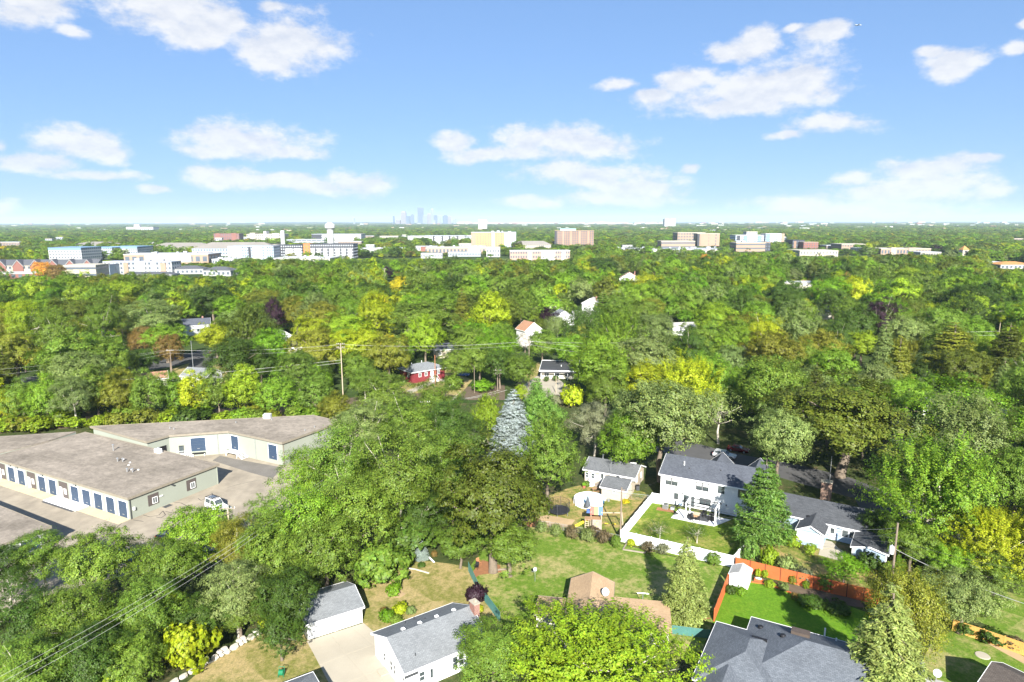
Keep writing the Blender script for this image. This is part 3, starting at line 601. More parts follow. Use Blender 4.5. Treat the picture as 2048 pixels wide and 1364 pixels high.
# ------------------------------------------------------------------ white garage and white house, lower left
OG, AG, LG = frame((615.7, 1280), (725, 1244.5))
gr = thing('garage', 'white two-car garage with a grey gable roof at the end of the driveway', 'garage', OG, AG)
gable_walls(gr, 0, LG, 0, 6.6, 2.15, 1.15, 'x', 'siding_white'); gable_roof(gr, 0, LG, 0, 6.6, 2.15, 1.15, 'x', 'shingle_grey', .28)
for x in (1.85, 5.0):
    d = MB().box(-1.45, 1.45, -.03, .02, 0, 1.95).build('garage_door', 'white_trim', gr, (x, 0, .02))
    me = shared('gpanel', lambda: MB().box(-.68,.68,-.03,0,0,.42).mesh('door_panel','white'))
    for r_ in range(4):
        for c_ in range(2): put('door_panel', me, d, (-.72 + c_*1.44, -.03, .04 + r_*.48))
MB().box(0,.12,-.06,0,0,2.0).box(LG-.12,LG,-.06,0,0,2.0).box(3.3,3.55,-.06,0,0,2.05).build('corner_trim','white_trim',gr)
slabs = [[(614,1283),(660,1268.5),(690,1310),(640,1330)],[(661,1268),(700,1255.5),(745,1290),(692,1309)],[(701,1255),(727,1246.5),(745,1262),(748,1288)],
         [(641,1331),(692,1310.5),(728,1352),(668,1376)],[(693.5,1310),(746,1290.5),(780,1330),(730,1351)],[(668,1377.5),(728.5,1353),(760,1400),(700,1430)],[(730,1352.5),(781,1331),(830,1385),(762,1400)]]
sheet('driveway', [(614,1282),(727,1246),(748,1264),(790,1330),(835,1390),(700,1432),(665,1380)], .016, 'concrete')
dw = thing('driveway', 'pale concrete driveway between the white garage and the white house', 'driveway', P(680,1310,0)); dw['kind'] = 'structure'
del dw['category']
for s_ in slabs:
    pts = [P(x, y, 0) - P(680,1310,0) for x, y in s_]; c_ = sum(pts, Vector())/len(pts); MB().prism([((p.x-c_.x)*1.012+c_.x,(p.y-c_.y)*1.012+c_.y) for p in pts], .0, .03 + random.uniform(0,.006)).build('slab', 'concrete', dw)
HE = 3.0
Hbl = P(741.6, 1263, HE); Hbr = P(890, 1208.4, HE); dh = (Hbr - Hbl).normalized(); ah = math.atan2(dh.y, dh.x); LH = 10.6; DH = 8.9
ho = Vector((Hbl.x + dh.y * DH, Hbl.y - dh.x * DH, 0))     # front left corner; x along the ridge, y towards the back
hs_ = thing('house', 'white house with a grey gable roof, brick chimney and four white roof vents', 'house', ho, ah)
gable_walls(hs_, .3, LH, .35, DH-.35, HE-.2, 1.75, 'x', 'siding_white', 0); gable_roof(hs_, .3, LH, .35, DH-.35, HE-.2, 1.75, 'x', 'shingle_grey', .32)
for x, w_, h_, z_ in ((2.2, .75, 1.2, .9),):
    window(hs_, (x, .35, z_), 0, w_, h_, '-')
dd_ = MB().box(-.5,.5,-.05,.02,0,2.05).build('door','white_trim',hs_,(3.35,.35,.15)); MB().box(-.16,.16,-.07,-.05,.7,1.75).build('pane','glass',dd_)
MB().box(-.8,.8,-.04,.02,0,.3).build('house_sign','metal_dark',hs_,(.95,.33,2.0))
for x in (6.3, 7.1): window(hs_, (x, .35, .75), 0, .72, 1.5, '-')
window(hs_, (.3, 5.8, .9), R(-90), .8, 1.1, '-'); window(hs_, (.3, 4.0, .75), R(-90), .8, 1.3, '-'); window(hs_, (.3, 3.2, .75), R(-90), .7, 1.3, '-'); window(hs_, (.3, .9, .8), R(-90), .6, 1.1, '-')
ch = MB().box(LH+.02, LH+.75, 3.1, 4.2, 0, 5.5).build('chimney','brick_red',hs_)
MB().box(LH-.05,LH+.82,3.03,4.27,5.5,5.62).box(LH+.25,LH+.5,3.4,3.65,5.62,5.9).build('chimney_cap','concrete',ch)
zr = lambda y: HE - .2 + .17 + (1.75 / ((DH-.7)/2)) * min(y-.35, DH-.35-y)
for x in (2.3, 4.4, 6.6, 8.9): MB().box(-.2,.2,-.2,.2,-.3,.16).build('roof_vent','white_trim',hs_,(x, DH/2+.55, zr(DH/2+.55)))
for x, y in ((3.6,7.3),(4.9,7.6)): pipe(hs_, x, y, zr(y), .35, .05, 'metal_dark')
MB().box(-.1,.1,-.1,.1,-.2,.1).build('roof_vent','metal_dark',hs_,(5.6,6.0,zr(6.0))); pipe(hs_, 2.0, 1.4, zr(1.4), .3, .06, 'metal_dark')
st = MB().box(-1.0,0,0,1.2,0,.18); st.build('step','concrete',hs_,(.25,4.6,0))
# corner of the next house at the bottom edge
OC = P(625, 1341, 3.0)
ch2 = thing('house', 'house at the bottom edge with only a dark roof corner in view', 'house', (OC.x, OC.y, 0), R(-146))
walls(ch2, rect(.3, 9, .3, 7), 0, 2.8, 'siding_white'); hip_roof(ch2, .3, 9, .3, 7, 2.8, .42, 'shingle_grey', .35)

# ------------------------------------------------------------------ tan house with extension
OE, AE, LE = frame((1202.8, 995), (1249.6, 1002.3)); AE = R(-27.5); LE = 4.5
ex = thing('house', 'small tan house with grey shingle roofs behind the round pool', 'house', OE, AE)
gable_walls(ex, 0, LE, 0, 5.4, 2.1, 1.0, 'x', 'siding_tan'); gable_roof(ex, 0, LE, 0, 5.4, 2.1, 1.0, 'x', 'shingle_mid', .3)
gable_walls(ex, -5.6, 4.3, 5.9, 12.2, 2.55, 1.35, 'x', 'siding_tan'); gable_roof(ex, -5.6, 4.3, 5.9, 12.2, 2.55, 1.35, 'x', 'shingle_mid', .35)
window(ex, (2.4, 0, 1.3), 0, .5, .5); window(ex, (-3.9, 5.9, .9), 0, .8, 1.1, '-'); window(ex, (-5.1, 5.9, .9), 0, .7, 1.1, '-')
d = MB().box(-.5,.5,-.05,.02,0,2.05).build('door','white_trim',ex,(-2.0,5.9,.25)); MB().box(-.25,.25,-.07,-.05,1.0,1.9).build('pane','glass',d)
window(ex, (-.5, 5.9, 1.0), 0, .9, .9)
window(ex, (4.3, 7.6, 1.0), R(90), .7, 1.1, '-'); window(ex, (4.3, 10.4, 1.0), R(90), .7, 1.1, '-')
MB().box(LE, LE+.06, .2, 3.6, .2, 2.0).build('siding_panel','siding_cream',ex)
pipe(ex, -3.6, 10.6, 3.4, .8, .12, 'metal_grey', hood=True); pipe(ex, -1.8, 9.8, 3.8, .3, .1, 'white_trim'); pipe(ex, -4.1, 7.4, 3.2, .2, .1, 'metal_dark')
MB().box(-.25,.25,-.2,.2,-.2,.3).build('roof_vent','metal_dark',ex,(1.7,4.0,2.75)); pipe(ex, 2.4, 3.9, 2.6, .4, .06, 'white_trim')
MB().tube([(0,0,0),(0,0,3.4)], .03, 5).build('antenna_mast','metal_grey',ex,(-.2,5.6,2.4))
MB().box(-1.0,1.0,-1.4,0,0,.35).box(-.7,.7,-1.8,-1.4,0,.17).build('step','wood_grey',ex,(-2.0,5.9,.0))

# ------------------------------------------------------------------ white two-storey house
OW, AW, LW = frame((1319.8, 1003), (1446.5, 1029)); AW = R(-28.3); LW = 17.2; DW = 9.0
tw = thing('house', 'white two-storey house with a dark slate roof and a back patio', 'house', OW, AW)
gable_walls(tw, 0, LW, 0, DW, 5.35, 2.2, 'x', 'siding_white'); gable_roof(tw, 0, LW, 0, DW, 5.35, 2.2, 'x', 'shingle_slate', .35)
for x0_, x1_ in ((6.6, 10.4), (13.4, 17.0)):
    gable_walls(tw, x0_, x1_, 5.5, 11.2, 5.3, 1.75, 'y', 'siding_white', 2.6); gable_roof(tw, x0_, x1_, 5.6, 11.2, 5.3, 1.75, 'y', 'shingle_slate', .3)
for x, n in ((2.0, 2), (7.4, 2)):
    for k in (-.56, .56): window(tw, (x + k, 0, 3.55), 0, 1.05, 1.45, '-', 'metal_dark', pane=['glass', 'blind'])
window(tw, (10.6, 0, 3.55), 0, 1.3, 1.45, '', 'white_trim'); window(tw, (14.2, 0, 3.55), 0, 1.6, 1.45, '|', 'metal_dark')
window(tw, (2.9, 0, 1.05), 0, .75, 1.15, '-', 'metal_dark')
for k in (-.5, .5): window(tw, (8.0 + k, 0, .95), 0, .95, 1.25, '', 'metal_dark')
sd = MB().box(-1.05,1.05,-.06,.02,0,2.15).build('sliding_door','white_trim',tw,(5.2,0,.12))
for k in (-.5,.5): MB().box(-.46,.46,-.09,-.06,.08,2.08).build('pane','glass',sd,(k,0,0))
pipe(tw, 3.5, 2.5, 5.5+.48*2.5, .75, .1, 'white_trim'); pipe(tw, 4.6, 1.9, 5.5+.48*1.9, .2, .12, 'metal_dark'); pipe(tw, 9.9, 2.6, 5.5+.48*2.6, .2, .12, 'metal_dark')
MB().box(-.2,.2,-.12,0,0,.55).build('meter','metal_grey',tw,(.55,0,1.1))
MB().box(-.1,.1,-.22,0,0,.22).build('wall_lamp','metal_dark',tw,(4.0,0,2.2)); MB().box(-.1,.1,-.22,0,0,.22).build('wall_lamp','metal_dark',tw,(11.6,0,1.6))
# ------------------------------------------------------------------ blue-grey house
OB = P(1593, 1086, 0); AB = R(-33)
bh = thing('house', 'blue-grey house with a windowed gable sunroom and a dark shingle roof', 'house', (OB.x, OB.y, 0), AB)
SW = 3.7
gable_walls(bh, 0, SW, 0, 4.2, 2.35, .95, 'y', 'siding_blue'); gable_roof(bh, 0, SW, 0, 6.5, 2.35, .95, 'y', 'shingle_dark', .28)
gable_walls(bh, -5.2, 13.5, 4.2, 12.2, 2.65, 1.9, 'x', 'siding_blue'); gable_roof(bh, -5.2, 13.5, 4.2, 12.2, 2.65, 1.9, 'x', 'shingle_dark', .4)
gable_walls(bh, 8.0, 12.4, -1.7, 4.2, 2.35, .5, 'y', 'siding_blue'); gable_roof(bh, 8.0, 12.4, -1.7, 4.6, 2.35, .5, 'y', 'shingle_dark', .3)
for x in (.7, 1.85, 3.0): window(bh, (x, 0, .75), 0, 1.1, 1.45, '--', 'white_trim', 'blind')
for x in (0.02, SW-.02): MB().box(-.1,.1,-.06,.02,0,2.3).build('corner_trim','white_trim',bh,(x,0,0))
MB().box(-.1,.1,-.06,.02,0,2.3).build('corner_trim','white_trim',bh,(8.02,-1.7,0)); MB().box(-.1,.1,-.06,.02,0,2.3).build('corner_trim','white_trim',bh,(12.38,-1.7,0))
dd_ = MB().box(-.48,.48,-.06,.02,0,2.05).build('door','white_trim',bh,(4.5,4.2,.1)); MB().box(-.3,.3,-.08,-.06,1.0,1.9).build('pane','glass',dd_)
for x in (6.3, 7.35): window(bh, (x, 4.2, .9), 0, 1.0, 1.25, '', 'white_trim')
window(bh, (-3.3, 4.2, .9), 0, 1.2, 1.2, '|', 'white_trim')
MB().box(-.35,.35,-.2,.2,-.2,.14).build('roof_vent','black',bh,(.9,4.4,2.95)); pipe(bh, -1.5, 5.2, 3.1, .2, .1, 'metal_dark')
sl_ = thing('patio', 'tan concrete patio in the notch of the blue-grey house', 'patio', P(1665,1090,0))
sl_['kind'] = 'structure'; del sl_['category']
for s_ in ([(1647,1080),(1664,1084),(1676,1096),(1640,1098)],[(1640,1099),(1676.5,1097),(1694,1108),(1693,1126),(1637,1110)]):
    pts = [P(x,y,0)-P(1665,1090,0) for x,y in s_]; MB().prism([(p.x,p.y) for p in pts],0,.06).build('slab','concrete',sl_)

# ------------------------------------------------------------------ big grey hip-roofed house, bottom right
Hc = P(1433, 1240, 3.0); ab = R(-29)
br_ = thing('house', 'large house with a complex blue-grey hip roof beside the vivid lawn', 'house', (Hc.x, Hc.y, 0), ab)
walls(br_, rect(.4, 8.6, -11.2, -.4), 0, 2.85, 'siding_white'); hip_roof(br_, .4, 8.6, -11.2, -.4, 2.85, .42, 'shingle_blue', .4)
walls(br_, rect(3.9, 21, -12.6, 2.6), 0, 2.86, 'siding_white', 'wing_wall'); hip_roof(br_, 3.9, 21, -9.6, 2.6, 2.86, .44, 'shingle_blue', .4)
hip_roof(br_, 1.0, 5.4, -14.5, -7.0, 2.84, .46, 'shingle_blue', .4, name='porch_roof')
walls(br_, rect(1.2, 5.2, -14.2, -9), 0, 2.83, 'siding_white', 'porch_wall')
q = P(1562, 1283, 4.0) 
def inl(o, v): return Matrix.Rotation(-o.rotation_euler.z, 3, 'Z') @ (Vector((v.x, v.y, 0)) - Vector((o.location.x, o.location.y, 0)))
def roofz(x, y): 
    def hz(x0,x1,y0,y1,e,s): return e + .14 + s * min(x-x0, x1-x, y-y0, y1-y)
    return max(hz(.4,8.6,-11.2,-.4,2.85,.42), hz(3.9,21,-9.6,2.6,2.86,.44))
def on_roof(px, py, name, mb, mat):
    v = inl(br_, P(px, py, 4.2)); v = inl(br_, P(px, py, roofz(v.x, v.y))); return mb.build(name, mat, br_, (v.x, v.y, roofz(v.x, v.y)))
for px, py in ((1521.5,1254),(1566,1272.5)): on_roof(px, py, 'roof_vent', MB().lathe([(.32,-.2),(.32,.12),(.22,.22),(.001,.24)],12), 'black')
for px, py in ((1511.5,1275),(1527,1279.5)): on_roof(px, py, 'roof_vent', MB().box(-.4,.4,-.14,.14,-.2,.12), 'black')
on_roof(1600.5, 1274, 'chimney', MB().box(-.95,.95,-.5,.5,-.8,.55), 'copper'); on_roof(1596, 1262, 'roof_fan', MB().lathe([(.18,-.3),(.18,.3),(.32,.35),(.001,.55)],10).box(.3,.8,-.15,.2,-.2,.35), 'metal_grey')
on_roof(1650, 1262, 'vent_pipe', MB().lathe([(.09,-.3),(.09,1.0),(.001,1.05)],8), 'white_trim'); on_roof(1673, 1276, 'vent_pipe', MB().lathe([(.09,-.3),(.09,.35),(.001,.4)],8), 'white_trim')
dd_ = MB().box(-.55,.55,-.05,.02,0,2.1).build('door','door_blue',br_,(6.3,-12.6,.1)); window(br_, (7.5,-12.6,.8), 0, .7, 1.5); window(br_, (9.2,-12.6,.9), 0, 1.0, 1.3, '|')
MB().box(5.3,21.4,-13.3,-12.7,2.5,2.86).build('porch_roof','shingle_blue',br_)
# ------------------------------------------------------------------ tan-roofed house, centre bottom
A_ = P(1186, 1141, 4.0); dv = (P(1180, 1190, 4.0) - A_); dv.z = 0; dv.normalize(); at = math.atan2(dv.y, dv.x) + math.pi / 2    # ridge runs towards the viewer = local -y
ct = thing('house', 'house with a tan shingle gable roof and a satellite dish behind the lime maple', 'house', (A_.x, A_.y, 0), at)
gable_walls(ct, -2.6, 2.6, -12, -.3, 2.55, 1.15, 'y', 'siding_cream'); gable_roof(ct, -2.6, 2.6, -12, -.3, 2.55, 1.15, 'y', 'shingle_tan', .3, trim='edge_brown')
walls(ct, rect(2.95, 9.6, -9.5, -3.6), 0, 2.2, 'siding_cream', 'wing_wall'); MB().box(2.95, 9.9, -9.8, -3.2, 2.2, 2.4).build('flat_roof', 'shingle_tan', ct)
hip_roof(ct, -6.6, -3.3, -8, -4.2, 1.9, .3, 'shingle_tan', .2, name='porch_roof', trim='edge_brown'); walls(ct, rect(-6.5,-3.4,-7.9,-4.3), 0, 1.9, 'siding_cream', 'porch_wall')
def dish(name, label, loc, rz, r=.42, h=.9):
    t = thing(name, label, 'satellite dish', loc, rz)
    b = MB(); prof = [(.001, 0), (r*.5, .03), (r*.85, .10), (r, .15)]; n = 18
    b.lathe(prof, n); b.lathe([(x, z-.02) for x, z in prof], n); o = b.build('reflector', 'porcelain', t, (0, -.12, h), smooth=True); o.rotation_euler = (R(62), 0, 0)
    MB().tube([(0,0,0),(0,0,h)], .035, 6).build('mast', 'metal_grey', t); MB().tube([(0,-.1,h-.25),(0,-.62,h-.05),(0,-.66,h+.05)], .025, 5).build('feed_arm', 'metal_grey', t)
    return t
q = P(1209, 1190, 3.3); dish('satellite_dish', 'pale satellite dish standing on the tan shingle roof', (q.x, q.y, 3.05), R(20), .5, .75)
# brown-roofed garage, bottom right
A_ = P(1984, 1320, 4.0); at = R(33)
bg_ = thing('garage', 'garage with a dark brown and pale grey gable roof in the bottom right corner', 'garage', (A_.x, A_.y, 0), at)
gable_walls(bg_, -2.7, 2.7, -9, -.3, 2.45, 1.2, 'y', 'siding_cream'); gable_roof(bg_, -2.7, 2.7, -9, -.3, 2.45, 1.2, 'y', 'shingle_brown', .3)
q = P(1872, 1360, 2.4); dish('satellite_dish', 'white satellite dish on a low roof near the brown garage', (q.x, q.y, 2.4), R(-20), .4, .9)
pc = thing('shed', 'low grey-roofed lean-to under the satellite dish at the bottom edge', 'shed', (q.x-.2, q.y-.6, 0), R(-29)); walls(pc, rect(-1.5,2.4,-5,.6), 0, 2.15, 'siding_cream'); MB().box(-1.7,2.6,-5.2,.8,2.15,2.36).build('roof','shingle_pale',pc)
# garden shed
OS, AS, LS = frame((1458, 1170), (1493, 1180.5)); LS = 2.5
sh_ = thing('shed', 'small white garden shed with a grey roof beside the orange fence', 'shed', OS, R(-29))
gable_walls(sh_, 0, LS, 0, 2.6, 1.75, .5, 'y', 'white'); gable_roof(sh_, 0, LS, 0, 2.6, 1.75, .5, 'y', 'shingle_pale', .12, .06)
MB().box(.5, 2.0, -.04, 0, .05, 1.6).build('door','white_trim',sh_)
# ------------------------------------------------------------------ houses between the mid trees
def house(name, label, px, py, rz, L, D, e, rise, roof, wall, axis='x', extra=None, cat='house', z=0):
    p = P(px, py, 0); t = thing(name, label, cat, (p.x, p.y, 0), R(rz))
    gable_walls(t, -L/2, L/2, -D/2, D/2, e, rise, axis, wall); gable_roof(t, -L/2, L/2, -D/2, D/2, e, rise, axis, roof, .4)
    n = max(1, int(L // 3))
    for i in range(n): window(t, (-L/2 + (i+.5)*L/n, -D/2, e*.36), 0, 1.1, 1.2, '|')
    for i in range(max(1, int(D // 4))):
        window(t, (-L/2, -D/2 + (i+.5)*D/max(1,int(D//4)), e*.36), R(-90), 1.0, 1.2, '-'); window(t, (L/2, -D/2 + (i+.5)*D/max(1,int(D//4)), e*.36), R(90), 1.0, 1.2, '-')
    if extra: extra(t)
    return t
def chimney(x, y, z0, z1, mat='brick_red'):
    def f(t): MB().box(x-.35,x+.35,y-.35,y+.35,z0,z1).build('chimney', mat, t)
    return f
# red house with its hip roof
p = P(845, 757, 0); rh = thing('house', 'dark red house with a grey hip roof and white porch steps', 'house', (p.x, p.y, 0), R(38))
walls(rh, rect(-6, 6, -4, 4), 0, 3.7, 'siding_red'); hip_roof(rh, -6, 6, -4, 4, 3.7, .38, 'shingle_grey', .6)
for x in (-3.2, -1.0, 3.6): window(rh, (x, -4, 1.7), 0, 1.0, 1.3, '|')
window(rh, (-6, -1.5, 1.6), R(-90), 1.1, 1.3, '|')
dd_ = MB().box(-.5,.5,-.05,.02,0,2.1).build('door','white_trim',rh,(1.2,-4,1.1))
MB().box(.2,2.2,-5.6,-4.02,0,1.05).build('porch','concrete_white',rh)
for k in range(4): MB().box(.3,2.1,-5.95-.3*k,-5.62-.3*k,0,.95-.22*k).build('step','concrete_white',rh)
rl = MB(); 
for x in (.25, 2.15): rl.tube([(x,-4.1,1.9),(x,-5.6,1.9),(x,-7,.9)], .05, 5).tube([(x,-5.6,1.0),(x,-5.6,1.9)], .05, 5)
rl.build('railing','white_trim',rh)
pipe(rh, -3, 1.5, 4.8, .6, .1, 'white_trim'); pipe(rh, 1.0, 2.0, 4.8, .5, .09, 'white_trim', hood=True)
# flat black-roofed house
p = P(1122, 752, 0); fh = thing('house', 'low white house with a flat black roof and a white eave beside the drive', 'house', (p.x, p.y, 0), R(-6))
walls(fh, rect(-6.2, 6.5, -4, 10.5), 0, 2.6, 'siding_cream'); MB().box(-6.8, 7.2, -4.8, 11.1, 2.62, 2.8).build('roof','roof_rubber',fh)
MB().box(-6.95,7.35,-4.95,-4.8,2.5,2.95).box(-6.95,7.35,11.1,11.25,2.5,2.95).box(-6.95,-6.8,-4.8,11.1,2.5,2.95).box(7.2,7.35,-4.8,11.1,2.5,2.95).build('eave','white_trim',fh)
MB().box(-6.6,7.0,-5.6,-4.97,2.15,2.3).build('carport_roof','roof_rubber',fh)
for x in (-6.3,-2,2.2,6.6): MB().box(x,x+.15,-5.5,-5.35,0,2.15).build('post','white_trim',fh)
for x in (-4.5,-1.2,2.2,5): window(fh, (x,-4,.7), 0, 1.6, 1.3, '|')
pipe(fh, 0, 2, 2.8, .5, .12, 'white_trim'); pipe(fh, 6.2, 6, 2.8, .5, .12, 'white_trim')
G_ = [ # px, py(base), rz, L, D, e, rise, roof, wall, axis, label
 (405,768,-14,9,7.5,3.2,1.9,'shingle_grey','siding_white','x','white house with a grey gable roof behind the lime tree belt'),
 (390,668,22,13,8,4.6,2.4,'shingle_slate','siding_white','x','white house with a slate roof left of the lime-yellow tree'),
 (1124,650,12,11,8,4.2,3.2,'shingle_grey','siding_white','y','grey-roofed white gable house right of the dark purple tree'),
 (1183,625,-20,9,8,5.6,2.6,'shingle_pale','siding_white','y','white gable house with a brick chimney, farther back than its grey-roofed neighbour'),
 (1165,642,5,10,7,3.0,2.2,'shingle_pale','siding_cream','x','pale-roofed bungalow between the two white gable houses'),
 (1058,688,30,8,7,6.4,3.0,'shingle_peach','siding_white','y','tall white house with a red-brown roof behind a white blossoming tree'),
 (1258,572,-8,15,10,6.5,4.2,'shingle_peach','siding_white','y','large white house with a peach-coloured roof among the far trees'),
 (1362,668,10,11,7,3.4,1.8,'shingle_pale','siding_white','x','pale grey-roofed white house right of the bare branches'),
 (1655,637,-25,9,7,4.4,2.2,'shingle_slate','siding_cream','x','white house glimpsed between dark crowns at the right'),
 (567,692,35,7,6,4.0,2.4,'shingle_pale','siding_white','y','white gable end beside the tall purple-leaved tree'),
 (594,704,20,7,7,2.6,1.6,'shingle_brown','siding_cream','x','low brown-roofed house right of the purple-leaved tree'),
 (893,712,15,9,7,3.2,1.7,'shingle_slate','siding_tan','x','slate-roofed tan house half hidden behind the red house'),
 (860,585,10,10,8,4,2.0,'shingle_brown','siding_cream','x','small brown-roofed house by the rusty dark trees'),
 (1003,596,-10,12,8,4.6,2.2,'shingle_blue','siding_white','x','pale blue-roofed house under the willow'),
 (1920,840,-28,17,9,3.4,1.5,'shingle_pale','siding_white','x','long white house under the bright green maple at the right'),
 (1590,575,0,22,12,4.2,.8,'far_white','siding_cream','x','long low white-roofed building among the right-hand trees'),
 (497,676,25,8,7,3.2,1.8,'shingle_brown','siding_cream','x','small cream house between lime and dark trees'),
 (306,772,30,8,6,2.8,1.5,'shingle_peach','siding_cream','x','low house with a rust-red roof left of the wooden pole'),
 (1110,618,8,8,7,3.2,2.0,'shingle_slate','siding_cream','x','slate-roofed cream house behind the grey spruce'),
]
for (px, py, rz, L_, D_, e_, ri_, ro_, wa_, ax_, lb_) in G_:
    house('house', lb_, px, py, rz, L_, D_, e_, ri_, ro_, wa_, ax_, chimney(L_*.28, .6, e_, e_+ri_+.9) if 'chimney' in lb_ or L_ > 12 else None)
# little white cupola-like house with an orange hip roof
p = P(1806, 882, 0); oh_ = thing('house', 'little white house with an orange hip roof poking out of the trees', 'house', (p.x, p.y, 0), R(-20))
walls(oh_, rect(-2.6,2.6,-2.6,2.6), 0, 5.6, 'siding_white'); hip_roof(oh_, -2.6,2.6,-2.6,2.6, 5.6, .55, 'shingle_orange', .5); window(oh_, (0,-2.6,3.6), 0, .9, 1.2, '|')
# brick gate pillar / chimney of the house at the street
p = P(1651, 998, 0); bc = thing('chimney', 'weathered brick chimney block at the edge of the shaded street', 'chimney', (p.x, p.y, 0), R(-28)); MB().box(-.9,.9,-.6,.6,0,3.3).build('stack','brick_brown',bc); MB().box(-1.0,1.0,-.7,.7,3.3,3.45).build('cap','concrete',bc)
# ------------------------------------------------------------------ fences and walls
def fence(name, label, pts, h, pw, mat, post_mat=None, thick=.05, post=.12, cap=True, z0=.03, group=None, board=0):
    """panel fence along world points: every post and every panel its own part"""
    post_mat = post_mat or mat
    o = pts[0]; t = thing(name, label, 'fence', (o.x, o.y, 0), 0, group)
    for k in range(len(pts) - 1):
        a, b = pts[k] - o, pts[k+1] - o; d = b - a; L_ = d.length; n = max(1, round(L_ / pw)); w = L_ / n; rz = math.atan2(d.y, d.x); d.normalize()
        def mk():
            q = MB()
            if board:
                m_ = int((w - post) / board); bw = (w - post) / m_
                for i in range(m_): q.box(post/2 + i*bw, post/2 + (i+1)*bw - .012, -thick/2 - .008*(i % 2), thick/2, z0, h)
            else: q.box(post/2, w - post/2, -thick/2, thick/2, z0, h)
            if cap: q.box(post/2, w - post/2, -thick*.9, thick*.9, h, h + .06).box(post/2, w - post/2, -thick*.9, thick*.9, z0, z0 + .12)
            return q.mesh('panel', mat)
        me = shared((name, label, k, 'p'), mk)
        pe = shared((name, 'post', post, h, post_mat), lambda: MB().box(-post/2, post/2, -post/2, post/2, 0, h + .12).add([(-post*.62,-post*.62,h+.12),(post*.62,-post*.62,h+.12),(post*.62,post*.62,h+.12),(-post*.62,post*.62,h+.12),(0,0,h+.2)],[(0,1,4),(1,2,4),(2,3,4),(3,0,4),(3,2,1,0)]).mesh('post', post_mat))
        for i in range(n):
            q = a + d * (w * i); put('panel', me, t, (q.x, q.y, 0), rz); put('post', pe, t, (q.x, q.y, 0), rz)
    q = pts[-1] - o; put('post', pe, t, (q.x, q.y, 0), rz)
    return t
fence('vinyl_fence', 'white vinyl privacy fence round the lawn of the white two-storey house',
      [P(1326,1009), P(1304,1005.5), P(1241.5,1083), P(1466,1135.5), P(1495,1101)], 1.83, 2.3, 'vinyl', thick=.05, post=.13)
fence('wood_fence', 'orange stained wooden fence behind the vivid green lawn', [P(1470,1139), P(1560,1161), P(1660,1186), P(1760,1210)], 1.85, 2.35, 'stain_orange', 'stain_dark', thick=.06, board=.14)
fence('wood_fence', 'orange stained fence seen edge-on between spruce and vivid lawn', [P(1428,1243), P(1455,1172)], 1.7, 2.4, 'stain_orange', thick=.06, board=.14)
fence('wood_fence', 'yellow wooden fence at the lower right behind dark shrubs', [P(1905,1262), P(1965,1282), P(2050,1312), P(2150,1350)], 1.5, 2.4, 'stain_yellow', thick=.06, board=.14)
def chain(name, label, pts, h, mat='metal_grey', slat=None, pw=2.6):
    o = pts[0]; t = thing(name, label, 'fence', (o.x, o.y, 0))
    pe = shared(('cpost', h, mat), lambda: MB().tube([(0,0,0),(0,0,h+.05)], .03, 6).mesh('post', mat))
    for k in range(len(pts) - 1):
        a, b = pts[k]-o, pts[k+1]-o; d = b-a; L_ = d.length; n = max(1, round(L_/pw)); w = L_/n; rz = math.atan2(d.y, d.x); d.normalize()
        def mk():
            q = MB().tube([(0,0,h),(w,0,h)], .024, 5)
            if slat:
                m_ = int(w/.11)
                for i in range(m_): q.box(i*w/m_+.008, (i+1)*w/m_-.012, -.008, .008, .06, h-.03)
            else:
                m_ = int(w/.22)
                for i in range(-int(h/.22), m_):
                    for s_ in (0, 1):
                        x0, x1, z0, z1 = i*.22, i*.22+h, .05, h
                        if x0 < 0: z0 += -x0; x0 = 0
                        if x1 > w: z1 -= x1-w; x1 = w
                        if x1 > x0: q.tube([(x0,0,z0 if not s_ else h+.05-z0),(x1,0,z1 if not s_ else h+.05-z1)], .006, 3, False)
            return q.mesh('mesh_panel', slat or mat)
        me = shared((name, label, k), mk)
        for i in range(n): q = a+d*(w*i); put('mesh_panel', me, t, (q.x,q.y,0), rz); put('post', pe, t, (q.x,q.y,0), rz)
    q = pts[-1]-o; put('post', pe, t, (q.x,q.y,0)); return t
chain('chain_link_fence', 'teal slatted chain-link fence between the dry yard and the big lawn', [P(937,1143), P(957,1186), P(1000,1246)], 1.5, 'teal', 'teal')
chain('chain_link_fence', 'teal slatted fence stub in front of the big hip-roofed house', [P(1340,1268), P(1420,1278)], 1.2, 'teal', 'teal')
chain('chain_link_fence', 'thin chain-link fence in front of the trampoline behind the row of bushes', [P(1043,1052), P(1100,1057), P(1180,1072), P(1238,1084)], 1.15)
chain('chain_link_fence', 'short chain-link fence from the tan house to the white fence', [P(1262,999), P(1303,1004)], 1.2)
# stone retaining wall
sw = thing('retaining_wall', 'low wall of pale boulders along the lawn in the lower left', 'stone wall', P(430,1322))
base = P(430,1322); a, b = P(322,1382), P(517,1270); d = (b-a); L_ = d.length; d.normalize(); nrm = Vector((-d.y, d.x, 0))
random.seed(11); t_ = 0
while t_ < L_:
    w = random.uniform(.45, 1.25); 
    for row in range(2 if w < .8 else 1):
        h = random.uniform(.45,.7) if w >= .8 else random.uniform(.28,.4)
        m_ = MB(); m_.blob((0,0,0), (w*.56, random.uniform(.34,.46), h*.62), 8, .13)
        for k, v in enumerate(m_.v): m_.v[k] = (max(-w*.49,min(w*.49,v[0])), max(-.36,min(.36,v[1])), max(-h*.45,min(h*.45,v[2])))
        q = a - base + d*(t_+w/2) + nrm*(row*.35 + random.uniform(-.08,.08)); m_.build('stone', 'stone', sw, (q.x,q.y,.22+row*.22), math.atan2(d.y,d.x)+random.uniform(-.12,.12), label=None)
    t_ += w + .03
